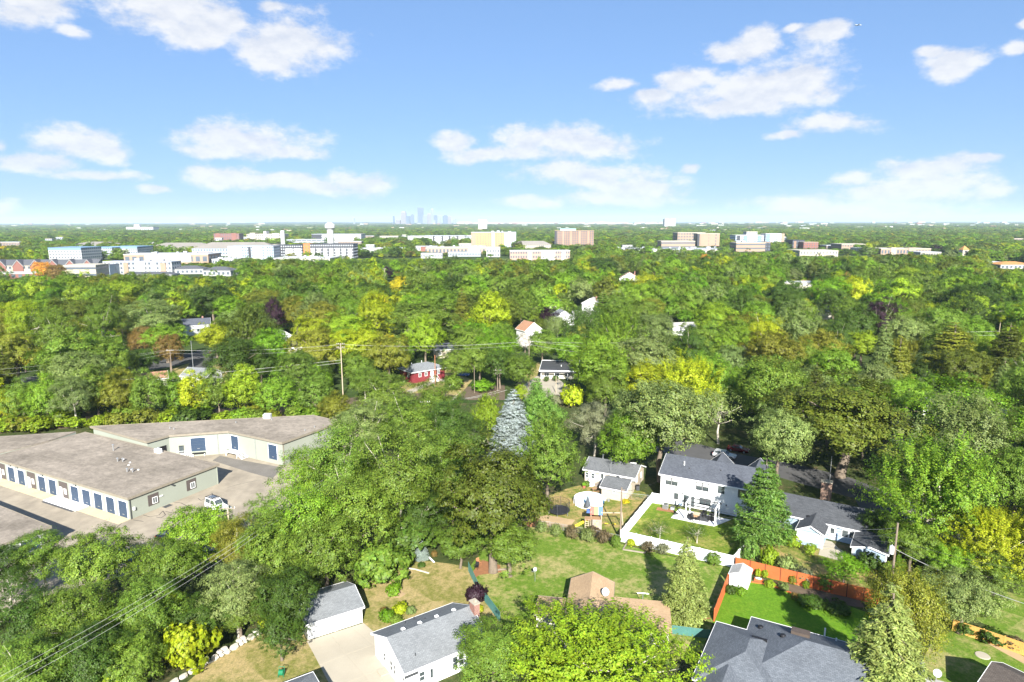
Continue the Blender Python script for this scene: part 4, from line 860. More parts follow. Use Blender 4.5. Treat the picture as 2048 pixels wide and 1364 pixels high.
# raised bed, stone ring, paver
def edging(name, label, cat, pix, mat, h=.2, w=.15):
    o = P(*pix[0]); t = thing(name, label, cat, (o.x,o.y,0))
    for k in range(len(pix)-1):
        A_, B_ = P(*pix[k])-o, P(*pix[k+1])-o; d = B_-A_; MB().box(0,d.length,-w/2,w/2,0,h).build('plank', mat, t, (A_.x,A_.y,0), math.atan2(d.y,d.x))
    return t
rb = edging('raised_bed', 'low timber-edged garden bed beside the utility pole and the white fence', 'garden bed', [(1246,1100),(1290,1107),(1296,1094),(1254,1087),(1246,1100)], 'wood_grey')
edging('bed_edging', 'curved pale edging of the flower bed below the small blue spruce', 'edging', [(806,1136),(830,1139),(858,1147)], 'stone', .12, .2)
edging('bed_edging', 'brown timber edging along the flower bed of the orange fence', 'edging', [(1503,1165),(1540,1170),(1582,1187)], 'stain_orange', .18, .16)
solo('paver', MB().lathe([(.001,.06),(.72,.06),(.78,0)], 20), 'concrete', 'round pale stone disc on the lawn by the brown garage', 'stepping stone', P(1965,1311,.02))
# ------------------------------------------------------------------ playground yard
pc_ = P(1178, 1008); pool = thing('swimming_pool', 'round above-ground pool with white walls behind the playset', 'pool', (pc_.x, pc_.y+0.3, 0)); PR = 2.62
MB().lathe([(PR,0),(PR,1.05),(PR-.06,1.05),(PR-.1,.1)], 32).build('wall','pool_liner',pool); MB().lathe([(PR-.07,.9),(.001,.9)], 32).build('water_surface','water',pool)
MB().lathe([(PR+.04,1.0),(PR+.09,1.06),(PR+.04,1.13),(PR-.12,1.12),(PR-.14,1.02)], 32).build('rim','white_trim',pool)
me = MB().tube([(0,0,0),(0,0,1.05)], .045, 6).mesh('leg','porcelain')
for k in range(16): put('leg', me, pool, ((PR+.08)*math.cos(k*math.pi/8), (PR+.08)*math.sin(k*math.pi/8), 0))
q = MB()
for k in range(10):
    a0 = -.5+k*.14; q.poly(((PR-.1)*math.cos(a0),(PR-.1)*math.sin(a0),1.06),((PR+.1)*math.cos(a0),(PR+.1)*math.sin(a0),1.15),((PR+.12)*math.cos(a0+.13),(PR+.12)*math.sin(a0+.13),1.14),((PR+.14)*math.cos(a0+.13),(PR+.14)*math.sin(a0+.13),.4),((PR+.14)*math.cos(a0),(PR+.14)*math.sin(a0),.4))
q.build('liner_edge','pool_blue',pool)
um = thing('patio_umbrella', 'closed dark grey umbrella between pool and playset', 'umbrella', P(1175,1024))
MB().tube([(0,0,0),(0,0,3.0)], .03, 6).build('pole','metal_grey',um); MB().lathe([(.001,3.0),(.12,2.75),(.42,1.6),(.55,1.15),(.46,1.1),(.001,1.3)], 14).build('canopy','umbrella_grey',um)
def trampoline(label, loc, r, leaf=0, net='net_black', mat='mat_black', hn=1.75):
    t = thing('trampoline', label, 'trampoline', loc)
    MB().lathe([(.001,.62),(r-.25,.62),(r-.22,.66),(r,.66),(r+.02,.60),(r-.02,.55)], 28).build('mat', mat, t)
    lg = MB().tube([(0,0,.6),(.03,0,0)], .035, 5).mesh('leg','metal_grey'); po = MB().tube([(0,0,.3),(.04,0,.6+hn*.6),(-.12,0,.6+hn)], .03, 5).mesh('pole','metal_dark')
    for k in range(6):
        a = k*math.pi/3+.3; put('leg', lg, t, (r*.98*math.cos(a), r*.98*math.sin(a), 0), a); put('pole', po, t, ((r+.05)*math.cos(a),(r+.05)*math.sin(a),0), a)
    q = MB(); n = 46
    for k in range(n):
        a = 2*math.pi*k/n; q.tube([((r-.05)*math.cos(a),(r-.05)*math.sin(a),.66),((r-.12)*math.cos(a),(r-.12)*math.sin(a),.6+hn-.1)], .011, 3, False)
    for z in np.linspace(.8,.6+hn-.1,9):
        rr = r-.08; pts = [(rr*math.cos(2*math.pi*k/24), rr*math.sin(2*math.pi*k/24), z) for k in range(25)]; q.tube(pts, .011 if z < .5+hn-.15 else .03, 3, False)
    q.build('net', net, t); return t
trampoline('black trampoline with a safety net on the sandy patch left of the pool', P(1118,1026), 1.88)
trampoline('dark blue-black trampoline against the white house under the pine', P(1494,1053), 1.75, mat='blue_paint')
PS = P(1192,1052); ps = thing('playset', 'wooden playset with a rainbow canopy, yellow slide and swing beam', 'playset', PS, R(-8))
po = shared('pspost', lambda: MB().box(-.06,.06,-.06,.06,0,2.9).mesh('post','wood_pale'))
for x in (-.85,.85):
    for y in (-.7,.9): put('post', po, ps, (x,y,0))
me = MB().box(-.9,.9,-.09,.09,-.04,0).mesh('deck_board','cedar')
for k in range(9): put('deck_board', me, ps, (0,-.68+k*.2,1.5))
cv = thing_c = MB(); 
for i, mm in enumerate(('tarp_red','tarp_yellow','tarp_blue')):
    x0, x1 = -1.0+i*.68, -1.0+(i+1)*.68; MB().slab([(x0,-1.0,2.45),(x1,-1.0,2.45),(x1,.1,3.45),(x0,.1,3.45)],.03).slab([(x0,.1,3.45),(x1,.1,3.45),(x1,1.15,2.5),(x0,1.15,2.5)],.03).build('canopy', mm, ps)
rp = MB().slab([(-.6,-2.3,.05),(.95,-2.3,.05),(.95,-.8,1.5),(-.6,-.8,1.5)],.05).build('ramp','wood_grey',ps)
me = MB().box(-.1,.1,-.03,.03,0,.06).mesh('grip','slide_yellow')
for k in range(4): put('grip', me, ps, (-.3+.3*(k%2)+.15, -2.0+.3*k, .42+.29*k))
rp2 = MB()
for x in (-1.15,-1.75): rp2.box(x-.05,x+.05,-2.2,-2.1,0,2.1)
rp2.build('ladder_rail','wood_pale',ps); me = MB().box(-.35,.35,-.04,.04,-.04,.04).mesh('rung','wood_pale')
for k in range(6): put('rung', me, ps, (-1.45,-2.15,.35+.33*k))
MB().box(-1.85,-.8,-2.2,-.9,1.98,2.05).build('platform','cedar',ps)
sp = [(-.9,-.9,1.55),(-1.7,-1.1,1.3),(-2.8,-1.4,.7),(-3.7,-1.65,.28),(-4.1,-1.75,.22)]; s_ = MB()
for k in range(4):
    (xa,ya,za),(xb,yb,zb) = sp[k], sp[k+1]; s_.slab([(xa,ya-.28,za),(xb,yb-.28,zb),(xb,yb+.28,zb),(xa,ya+.28,za)],.05); s_.slab([(xa,ya-.33,za+.2),(xb,yb-.33,zb+.2),(xb,yb-.27,zb+.2),(xa,ya-.27,za+.2)],.24); s_.slab([(xa,ya+.27,za+.2),(xb,yb+.27,zb+.2),(xb,yb+.33,zb+.2),(xa,ya+.33,za+.2)],.24)
s_.build('slide','slide_yellow',ps)
MB().tube([(.85,.1,2.35),(4.3,.3,2.45)], .085, 6).build('swing_beam','wood_pale',ps)
for y, x in ((-1.0,4.45),(1.4,4.5)): MB().tube([(4.2,.3,2.5),(x,y,0)], .06, 6).build('beam_leg','wood_pale',ps)
for x in (1.7,3.0):
    sg = MB().tube([(x-.25,.15,2.35),(x-.25,.1,.55)], .014, 4).tube([(x+.25,.15,2.35),(x+.25,.1,.55)], .014, 4).build('swing_rope','wire_dark',ps); MB().box(x-.3,x+.3,-.02,.22,.5,.55).build('swing_seat','slide_yellow',sg)
MB().box(-.95,-.9,-.6,.8,1.55,2.2).build('side_panel','red_plastic',ps); MB().slab([(-1.6,-.75,2.6),(-.95,-.75,2.6),(-.95,.8,2.75),(-1.6,.8,2.6)],.04).build('awning','tarp_blue',ps)
# basketball hoop, red toy car, shed bits beside tan house
bk = thing('basketball_hoop', 'basketball hoop with a clear backboard beside the tan house', 'basketball hoop', P(1261,958))
MB().tube([(0,0,0),(0,0,2.5),(0,-.5,3.0)], .06, 6).build('pole','metal_dark',bk); MB().box(-.9,.9,-.6,-.55,2.6,3.6).build('backboard','porcelain',bk); MB().box(-.92,.92,-.63,-.6,2.55,2.63).box(-.92,.92,-.63,-.6,3.57,3.65).box(-.92,-.84,-.63,-.6,2.63,3.57).box(.84,.92,-.63,-.6,2.63,3.57).box(-.3,.3,-.63,-.6,2.85,2.9).box(-.3,.3,-.63,-.6,3.25,3.3).box(-.3,-.25,-.63,-.6,2.9,3.25).box(.25,.3,-.63,-.6,2.9,3.25).build('board_frame','white_trim',bk)
MB().lathe([(.23,2.88),(.25,2.9),(.23,2.92)],12,(0,-.9,0)).build('rim','tarp_red',bk); MB().box(-.5,.5,-.3,.5,0,.25).build('base','black',bk)
tc_ = thing('toy_car', 'red plastic toy car at the gable end of the tan house', 'toy', P(1254,957), R(20)); MB().box(-.6,.6,-.35,.35,.2,.7).box(-.3,.35,-.3,.3,1.1,1.2).box(-.28,-.2,-.3,-.22,.7,1.1).box(.25,.33,-.3,-.22,.7,1.1).box(-.28,-.2,.22,.3,.7,1.1).box(.25,.33,.22,.3,.7,1.1).build('body','red_plastic',tc_)
for x in (-.38,.38): MB().tube([(x,-.4,.2),(x,.4,.2)],.2,10).build('wheel','black',tc_)
fd = P(1262,972); tf = fence('wood_fence', 'weathered brown board fence beside the gable end of the tan house', [P(1257,950), P(1282,962), P(1279,970)], 1.5, 2.4, 'wood_grey', board=.15)
pt = solo('play_tent', MB().lathe([(.9,0),(.85,.5),(.001,1.7)], 10), 'lavender', 'pale lavender play tent at the back steps of the tan house', 'tent', P(1181,970))
gl = thing('patio_table', 'dark picnic table between pool and the tan extension', 'table', P(1192,984), R(10)); MB().box(-.8,.8,-.4,.4,.7,.76).build('tabletop','cedar',gl); MB().box(-.8,.8,-.8,-.55,.42,.46).box(-.8,.8,.55,.8,.42,.46).build('bench_seat','cedar',gl)
for x in (-.6,.6): MB().tube([(x,-.6,0),(x,.1,.7)],.04,5).tube([(x,.6,0),(x,-.1,.7)],.04,5).build('leg','cedar',gl)
fp_ = thing('flower_pot', 'terracotta flower pot by the play tent', 'flower pot', P(1168,976)); MB().lathe([(.2,0),(.32,.5),(.26,.5),(.001,.4)],10).build('pot','tarp_red',fp_); MB().blob((0,0,.7),(.4,.4,.35),8,.2).build('plant','grass_vivid',fp_)
for (px, py, lb, mm) in ((1210,1001,'white plastic bucket by the pool edge','white_trim'),(1217,1003,'grey bucket standing right of the white bucket','metal_grey')): 
    bb = thing('bucket', lb, 'bucket', P(px,py)); MB().lathe([(.001,.02),(.2,0),(.26,.5),(.24,.5),(.19,.05)],10).build('shell',mm,bb); MB().tube([(-.25,0,.48),(0,.05,.62),(.25,0,.48)],.015,4).build('handle','metal_dark',bb)
bn = thing('trash_bin', 'dark wheeled bin at the corner of the tan extension', 'bin', P(1275,981)); MB().box(-.3,.3,-.3,.3,.1,1.0).build('body','metal_dark',bn); MB().box(-.34,.34,-.36,.34,1.0,1.08).build('lid','black',bn); MB().tube([(-.3,.28,.1),(.3,.28,.1)],.1,8).build('wheel','black',bn)
# ------------------------------------------------------------------ patio of the white house
pt_ = thing('patio', 'pale concrete patio behind the white two-storey house', 'patio', P(1385,1035)); pt_['kind'] = 'structure'; del pt_['category']
for s_ in ([(1342,1036),(1358,1018),(1400,1027),(1385,1045)],[(1386,1045.5),(1401,1027.5),(1462,1040),(1428,1053)]):
    pts = [P(x,y)-P(1385,1035) for x,y in s_]; MB().prism([(p.x,p.y) for p in pts], .0, .07).build('slab','concrete_white',pt_)
pg = thing('pergola', 'white frame of an unroofed pergola standing on the patio', 'pergola', P(1371,1040), R(-28.3))
me = MB().box(-.11,.11,-.11,.11,0,2.7).mesh('post','white_trim'); PWd, PDp = 4.9, 2.9
for x in (0,PWd):
    for y in (0,PDp): put('post', me, pg, (x,y,.07))
MB().box(-.4,PWd+.4,-.06,.06,2.78,2.95).build('beam','metal_dark',pg); MB().box(-.4,PWd+.4,PDp-.06,PDp+.06,2.78,2.95).build('beam','metal_dark',pg)
MB().box(-.1,.1,-.4,PDp+.4,2.96,3.14).build('side_beam','white_trim',pg); MB().box(PWd-.1,PWd+.1,-.4,PDp+.4,2.96,3.14).build('side_beam','white_trim',pg)
def chair(label, loc, rz, mat='black', cat='chair'):
    t = thing('patio_chair', label, cat, loc, rz); MB().box(-.27,.27,-.27,.27,.4,.46).build('seat',mat,t); MB().slab([(-.27,.25,.46),(.27,.25,.46),(.27,.4,1.0),(-.27,.4,1.0)],.05).build('backrest',mat,t)
    me = shared('chleg'+mat, lambda: MB().box(-.025,.025,-.025,.025,0,.4).mesh('leg',mat))
    for x in (-.22,.22):
        for y in (-.22,.22): put('leg', me, t, (x,y,0))
    for x in (-.3,.3): MB().box(x-.03,x+.03,-.25,.3,.6,.64).build('armrest',mat,t)
    return t
for px, py, r_, lb in ((1380,1036,150,'black patio chair left of the fire table'),(1383,1042,170,'black patio chair nearest the lawn, left of the fire table'),(1395,1041.5,190,'black patio chair on the lawn side of the fire table'),(1404,1031,-60,'black patio chair right of the fire table'),(1408,1035,-90,'black patio chair by the right pergola post'),(1352,1031,120,'black lounge chair at the left end of the patio')):
    chair(lb, P(px,py,.07), R(r_))
ft = thing('fire_table', 'square fire table with a tan top under the pergola', 'fire table', P(1393,1033,.07), R(-28)); MB().box(-.55,.55,-.55,.55,.5,.58).build('top','wood_pale',ft); MB().box(-.42,.42,-.42,.42,0,.5).build('base','cedar',ft)
rg = solo('patio_rug', MB().box(-1.9,1.9,-1.3,1.3,0,.012), 'metal_dark', 'dark rug under the fire table chairs', 'rug', P(1397,1034,.08), R(-28))
gr_ = thing('grill', 'black covered barbecue grill at the right end of the patio', 'grill', P(1424,1041,.07), R(-28)); MB().box(-.6,.6,-.35,.35,.1,.9).build('cabinet','black',gr_); MB().tube([(-.5,0,.92),(.5,0,.92)],.33,10).build('lid','black',gr_); MB().box(-.45,.45,-.42,-.38,.95,1.0).build('handle','metal_grey',gr_)
u2 = thing('patio_umbrella', 'folded pale blue umbrella by the sliding door of the white house', 'umbrella', P(1361,1022,.07)); MB().tube([(0,0,0),(0,0,2.5)],.03,6).build('pole','metal_grey',u2); MB().lathe([(.001,2.5),(.1,2.3),(.26,1.1),(.2,1.05),(.001,1.2)],10).build('canopy','pale_blue',u2)
ac_ = thing('air_conditioner', 'grey air conditioner box at the wall of the white house', 'air conditioner', P(1331,1017), R(-28)); MB().box(-.45,.45,-.4,.4,0,.8).build('body','metal_grey',ac_); MB().lathe([(.36,.8),(.36,.84),(.3,.85),(.001,.83)],14).build('fan_grille','metal_dark',ac_)
pw_ = MB()
for k in range(5): pw_.box(-.4,.4,-.41,-.4,.1+.14*k,.16+.14*k)
pw_.build('louvre','metal_dark',ac_)
hs2 = thing('garden_hose_box', 'small grey storage box right of the air conditioner', 'box', P(1345,1019), R(-28)); MB().box(-.3,.3,-.25,.25,0,.5).build('body','far_grey',hs2); MB().box(-.33,.33,-.28,.28,.5,.56).build('lid','metal_dark',hs2)
# oak corner furniture, clothesline, feeder, antenna
chair('red-brown wooden garden chair under the big oak', P(958,1130), R(40), 'rust_rock'); chair('dark garden chair beside the red-brown one under the oak', P(953,1138), R(-20), 'black')
for px, py, s_, lb in ((1065,1050,1.0,'rust-orange boulder beside the trampoline, largest of the pair'),(1052,1049,.75,'smaller rust-orange boulder under the oak branches')):
    solo('boulder', MB().blob((0,0,.5*s_),(1.3*s_,.8*s_,.75*s_),9,.16), 'rust_rock', lb, 'boulder', P(px,py), R(20))
bf = thing('bird_feeder', 'small bird feeder on a pole on the dry lawn', 'bird feeder', P(1070,1163)); MB().tube([(0,0,0),(0,0,1.7)],.03,5).build('pole','metal_grey',bf); MB().box(-.2,.2,-.2,.2,1.7,1.74).box(-.13,.13,-.13,.13,1.74,1.95).add([(-.26,-.26,1.95),(.26,-.26,1.95),(.26,.26,1.95),(-.26,.26,1.95),(0,0,2.2)],[(0,1,4),(1,2,4),(2,3,4),(3,0,4),(3,2,1,0)]).build('feeder_house','porcelain',bf); MB().tube([(-.02,0,1.4),(-.5,0,1.6)],.02,4).build('hook','metal_grey',bf)
an = thing('clothes_post', 'T-shaped grey metal clothes post behind the tan-roofed house', 'clothes post', P(1285,1213), R(-8)); MB().tube([(0,0,0),(0,0,1.9)],.05,6).build('pole','metal_grey',an); MB().tube([(-.75,0,1.9),(.75,0,1.9)],.045,6).build('crossbar','metal_grey',an)
wh_ = thing('garden_wheelbarrow', 'dark green hose reel on the lawn in the lower left', 'hose reel', P(563,1352)); MB().tube([(-.25,0,.45),(.25,0,.45)],.32,12).build('drum','green_plastic',wh_); MB().tube([(-.3,-.3,0),(-.3,.1,.5),(-.3,.25,1.0)],.03,5).tube([(.3,-.3,0),(.3,.1,.5),(.3,.25,1.0)],.03,5).tube([(-.3,.25,1.0),(.3,.25,1.0)],.03,5).build('frame','green_plastic',wh_)
wh_.name = 'hose_reel'
lg_ = solo('log', MB().tube([(-1.1,0,.15),(0,.1,.17),(1.1,0,.14)],[.14,.16,.12],7), 'wood_pole', 'short brown log by the right edge of the mulch under the oak', 'log', P(1000,1142), R(15))
wb_ = solo('board', MB().box(-.9,.9,-.12,.12,0,.12), 'white_trim', 'white board lying beside the small blue spruce', 'board', P(863,1120), R(-58))
pm_ = thing('garden_planter', 'row of small red planters at the end of the orange flower bed', 'planter', P(1517,1162), R(-20)); MB().box(-.6,.6,-.2,.2,0,.3).build('box','stain_orange',pm_); MB().blob((0,0,.38),(.5,.2,.15),8,.2).build('plant','blossom',pm_)
mc = solo('manhole_grate', MB().box(-.75,.75,-.5,.5,0,.012), 'metal_dark', 'dark drain grate in the asphalt beside the warehouse', 'drain', P(335,1012,.016), R(63))
# crack-seal lines on the asphalt
def seal(label, pix, w=.12):
    o = P(*pix[0]); pts = [P(x,y,0)-o for x,y in pix]; b = MB()
    for k in range(len(pts)-1):
        d = (pts[k+1]-pts[k]).normalized(); n_ = Vector((-d.y,d.x,0))*w/2
        b.poly(*[tuple(v) for v in (pts[k]-n_, pts[k+1]-n_, pts[k+1]+n_, pts[k]+n_)])
    x = b.build('tar_seam','tar',None,(o.x,o.y,.017)); tag(x, kind='structure')
seal('', [(286,1030),(300,1034),(318,1030),(326,1022),(331,1030),(322,1036),(312,1034)]); seal('', [(331,1023),(345,1026),(352,1026)]); seal('', [(345,1004),(362,1006),(378,1014),(380,1017)])
seal('', [(396,997),(402,1001),(425,990),(424,986)]); seal('', [(243,1047),(225,1062),(196,1080)]); seal('', [(266,1040),(287,1043)]); seal('', [(455,975),(480,968),(520,960)],.08)
# ------------------------------------------------------------------ vehicles
def car(name, label, cat, loc, rz, paint, L_=4.6, H_=1.65, kind='suv', group=None):
    t = thing(name, label, cat, loc, rz, group); w = .9; h0 = .32; hb_ = .95 if kind != 'van' else 1.1
    b = MB()
    if kind == 'suv': prof = [(-L_/2,h0),(-L_/2,.85),(-L_/2+.15,hb_+.05),(L_*.2,hb_+.03),(L_/2-.25,hb_-.1),(L_/2,.7),(L_/2,h0)]; cab = [(-L_/2+.2,hb_),(-L_/2+.45,H_),(L_*.02,H_),(L_*.22,hb_)]
    elif kind == 'sedan': prof = [(-L_/2,h0),(-L_/2,.8),(-L_/2+.2,.92),(L_*.2,.92),(L_/2-.2,.78),(L_/2,.6),(L_/2,h0)]; cab = [(-L_/2+.6,.9),(-L_/2+1.25,H_),(L_*.03,H_),(L_*.22,.9)]
    else: prof = [(-L_/2,h0),(-L_/2,1.15),(L_*.18,1.15),(L_/2-.15,1.0),(L_/2,.8),(L_/2,h0)]; cab = [(-L_/2+.05,1.12),(-L_/2+.12,H_),(L_*.06,H_),(L_*.2,1.12)]
    def ext(b, pr, wa, wb):
        n = len(pr); zs = [z for x, z in pr]; z0, z1 = min(zs), max(zs); f = lambda z: wa + (wb-wa)*(z-z0)/(z1-z0)
        b.add([(x,-f(z),z) for x,z in pr]+[(x,f(z),z) for x,z in pr],[tuple(range(n-1,-1,-1)),tuple(range(n,2*n))]+[(i,(i+1)%n,n+(i+1)%n,n+i) for i in range(n)])
    ext(b, prof, w, w*.96); o = b.build('body', paint, t)
    bv = o.modifiers.new('b','BEVEL'); bv.width = .09; bv.segments = 2
    b = MB(); ext(b, cab, w*.93, w*.72); c = b.build('cabin', paint, t); bv = c.modifiers.new('b','BEVEL'); bv.width = .06; bv.segments = 2
    g = MB(); (xa,za),(xb,zb),(xc,zc),(xd,zd) = cab
    f = lambda z: w*.93+(w*.72-w*.93)*(z-za)/(zb-za)+.012
    zl, zh = za+.12, zb-.12; lx = lambda z: xa+(xb-xa)*(z-za)/(zb-za); rx_ = lambda z: xd+(xc-xd)*(z-za)/(zb-za)
    for s in (-1,1):
        m_ = (lx(zl)+rx_(zl))/2
        for u0,u1 in ((lx(zl)+.15,m_-.05),(m_+.05,rx_(zl)-.2)): g.poly((u0,s*f(zl),zl),(u1,s*f(zl),zl),(min(u1,rx_(zh)-.1),s*f(zh),zh),(max(u0,lx(zh)+.12),s*f(zh),zh))
    g.poly((rx_(zl)+.03,-f(zl)+.12,zl),(rx_(zl)+.03,f(zl)-.12,zl),(rx_(zh)+.03,f(zh)-.1,zh),(rx_(zh)+.03,-f(zh)+.1,zh)); g.poly((lx(zl)-.03,-f(zl)+.12,zl),(lx(zl)-.03,f(zl)-.12,zl),(lx(zh)-.03,f(zh)-.1,zh),(lx(zh)-.03,-f(zh)+.1,zh))
    g.build('window','glass',t)
    ty = shared('tyre', lambda: MB().tube([(0,-.1,0),(0,.1,0)], .33, 16).mesh('wheel','tyre')); ri = shared('rim', lambda: MB().tube([(0,-.115,0),(0,.115,0)], .2, 12).mesh('rim','metal_grey'))
    for x in (-L_*.31, L_*.31):
        for y in (-w+.08, w-.08): wl_ = put('wheel', ty, t, (x,y,.33)); put('rim', ri, wl_, (0,0,0))
    hl = shared('hl', lambda: MB().box(-.04,.04,-.16,.16,-.07,.07).mesh('headlight','porcelain')); tl = shared('tl', lambda: MB().box(-.04,.04,-.14,.14,-.1,.1).mesh('tail_light','red_plastic'))
    for y in (-.62,.62): put('headlight', hl, t, (L_/2-.02,y,.68)); put('tail_light', tl, t, (-L_/2+.0,y,.78))
    return t
car('parked_car', 'silver station wagon in dappled shade behind the white two-storey house', 'car', P(1449,915,.02), R(-30), 'silver_paint', 4.8, 1.6)
car('parked_car', 'dark red car in deep shade beyond the silver wagon', 'car', P(1476,903,.02), R(-30), 'dark_red_paint', 4.5, 1.45, 'sedan')
v = car('camper_van', 'white camper pickup with a dark roof rack on the warehouse lot', 'van', P(434,1019,.02), R(-32), 'white_paint', 4.5, 2.05, 'van')
rk = MB().box(-2.2,.1,-.66,-.6,2.1,2.2).box(-2.2,.1,.6,.66,2.1,2.2)
for k in range(6): rk.box(-2.2+k*.44,-2.12+k*.44,-.6,.6,2.1,2.16)
rk.build('roof_rack','black',v); MB().box(-1.5,-.5,-.4,.4,2.16,2.24).build('roof_panel','far_glass',v)
car('parked_car', 'black car half hidden by the bright trees on the warehouse lot', 'car', P(343,1072,.02), R(62), 'black_paint', 4.6, 1.5, 'sedan')
car('parked_car', 'blue car at the edge of the wood below the warehouse', 'car', P(248,1117,.02), R(-15), 'blue_paint', 4.5, 1.5, 'sedan')
car('parked_car', 'blue car under the trees right of the red house', 'car', P(925,752,.02), R(-10), 'blue_paint', 4.5, 1.5, 'sedan')
car('parked_car', 'dark car parked on the mid-left street by the white slate-roofed house', 'car', P(432,707,.02), R(15), 'dark_red_paint', 4.5, 1.5, 'sedan')
# ------------------------------------------------------------------ poles and wires
def upole(label, px, py, h, mat='wood_pole', arms=1, r=.15, rz=0, trans=False):
    p = P(px, py); t = thing('utility_pole', label, 'utility pole', (p.x,p.y,0), rz)
    MB().tube([(0,0,0),(0,0,h)], [r,r*.72], 8).build('pole',mat,t)
    for k in range(arms):
        z = h-.35-k*1.0; MB().box(-1.15,1.15,-.16,-.06,z,z+.12).build('crossarm','wood_grey',t)
        me = shared('insul', lambda: MB().lathe([(.03,0),(.06,.08),(.03,.16),(.05,.22),(.001,.26)],7).mesh('insulator','porcelain'))
        for x in (-1.05,-.55,.55,1.05): put('insulator', me, t, (x,-.11,z+.12))
    if trans:
        tr_ = MB().lathe([(.001,0),(.3,.03),(.32,.15),(.32,1.0),(.26,1.12),(.001,1.16)],12).build('transformer','porcelain',t,(-.55,-.15,h*.54)); MB().lathe([(.05,0),(.05,.2),(.001,.24)],6).build('bushing','porcelain',tr_,(0,0,1.14))
    return t
UP = {}
UP['a'] = upole('grey wooden pole at the corner of the white vinyl fence', 1240.5, 1082, 9.0, 'wood_pole', 0, .15); MB().box(-.1,.5,-.06,.06,8.5,8.62).build('bracket','wood_pole',UP['a'])
UP['b'] = upole('wooden pole with a grey transformer beside the blue-grey house', 1782, 1176, 9.6, 'wood_pole', 0, .17, 0, True)
UP['c'] = upole('pale wooden pole in front of the olive trees left of the red house', 686, 790, 15.5, 'wood_pale', 2, .17)
UP['d'] = upole('rust-brown wooden pole at the left behind the belt of trees', 346, 768, 11.0, 'wood_pole', 1, .16)
UP['e'] = upole('slim white street light pole by the grey-roofed house at the left', 387, 742, 10.5, 'metal_grey', 0, .10)
UP['f'] = upole('grey pole beside the big green tree at the left street', 249, 706, 9.5, 'wood_pale', 1, .14)
UP['g'] = upole('red-brown pole in front of the red house', 871, 772, 9.8, 'rust_rock', 0, .15)
UP['h'] = upole('tall grey pole with a lamp head between red house and black-roofed house', 1058, 775, 14.5, 'wood_pole', 1, .17)
UP['i'] = upole('thin grey pole right of the red house', 949, 786, 8.2, 'wood_pole', 0, .11)
UP['j'] = upole('short pole with two white crossarms by the railway bed', 995, 782, 6.6, 'wood_pole', 2, .14)
UP['k'] = upole('yellowish pole stump with a cross-arm behind the feathery trees', 852, 884, 9.8, 'wood_pale', 1, .16)
UP['l'] = upole('short yellowish post in front of the black-roofed house', 1112, 786, 5.0, 'wood_pale', 0, .12)
UP['m'] = upole('thin utility pole standing at the right edge by the dark pines', 1998, 668, 10.5, 'wood_pale', 1, .15)
UP['n'] = upole('far utility pole by the dark purple tree in the middle', 770, 572, 14, 'wood_pale', 2, .2)
UP['o'] = upole('slim grey lamp pole by the brick chimney in the shaded street', 1658, 978, 6.5, 'metal_grey', 0, .08)
UP['q'] = upole('wooden pole hidden in the lower-left wood carrying the three wires', 466, 1150, 10.5, 'wood_pale', 1, .15)
def top(k, z=None, x=0):
    t = UP[k]; h = [o for o in t.children if o.name.startswith('pole')][0].data.vertices; H_ = max(v.co.z for v in h); return Vector((t.location.x+x, t.location.y, (z if z is not None else H_-.1)))
def wire(label, a, b, sag=.8, r=.022, mat='wire', group=None, n=12):
    c = (a+b)/2; pts = []
    for i in range(n+1):
        t = i/n; p = a.lerp(b, t); p.z -= sag*4*t*(1-t); pts.append(tuple(p-c))
    return solo('power_line', MB().tube(pts, r, 4), mat, label, 'power line', c, group=group)
def off(px, py, z): return P(px, py, z)
g_ = 'power lines along the railway'
for i, (zz, x) in enumerate(((0,-1),(0,1),(-1.0,0))):
    w_ = ['upper pair of wires','upper pair of wires','lower wire'][i]
    wire('wire strung from the left edge to the rust-brown pole, ' + ['left insulator','right insulator','lower run'][i], off(-90,745+i*14,11-i*1.2), top('d')+Vector((x*.8,0,zz)), .7, .013)
    wire('wire from the rust-brown pole to the pale wooden pole, ' + ['left insulator','right insulator','lower run'][i], top('d')+Vector((x*.8,0,zz)), top('c')+Vector((x*.8,0,zz*1.2-.3)), .9, .013)
    wire('wire over the red house to the tall lamp pole, ' + ['left insulator','right insulator','lower run'][i], top('c')+Vector((x*.8,0,zz*1.2-.3)), top('h')+Vector((x*.8,0,zz)), 1.0, .013)
    wire('wire from the tall lamp pole towards the right-hand trees, ' + ['left insulator','right insulator','lower run'][i], top('h')+Vector((x*.8,0,zz)), off(1330,682+i*20,14-i), .6, .017)
for i in range(2): wire(['thin telephone wire low across the left-hand trees','second thin telephone wire just below the first, left'][i], off(-90,775+i*12,8), top('c', 10.5-i*.8), 1.2, .03)
for i, (xa, ya) in enumerate(((20,1344),(12,1362),(0,1385))):
    wire(['topmost of the three pale wires crossing the lower-left wood','middle of the three pale wires crossing the lower-left wood','lowest of the three pale wires crossing the lower-left wood'][i], off(xa-60,ya+30,9.5-i*.1), off(470,1084+i*9,10.3), .4, .011)
    wire(['topmost wire running on from the lower-left wood to the pole stump','middle wire running on from the lower-left wood to the pole stump','lowest wire running on from the lower-left wood to the pole stump'][i], off(470,1084+i*9,10.3), top('k')+Vector((i*.5-.5,0,-.2)), .6, .012)
for i in range(2): wire(['left of the two wires rising from the pole stump','right of the two wires rising from the pole stump'][i], top('k')+Vector((i*.7-.3,0,-.2)), off(1000+i*14,780,7.5), .7, .025)
for i, z in enumerate((8.9,8.2)): wire(['upper dark wire from the vinyl fence pole to the transformer pole','lower dark wire from the vinyl fence pole to the transformer pole'][i], top('a', z), top('b', 7.4-i*.7), .9, .02, 'wire_dark')
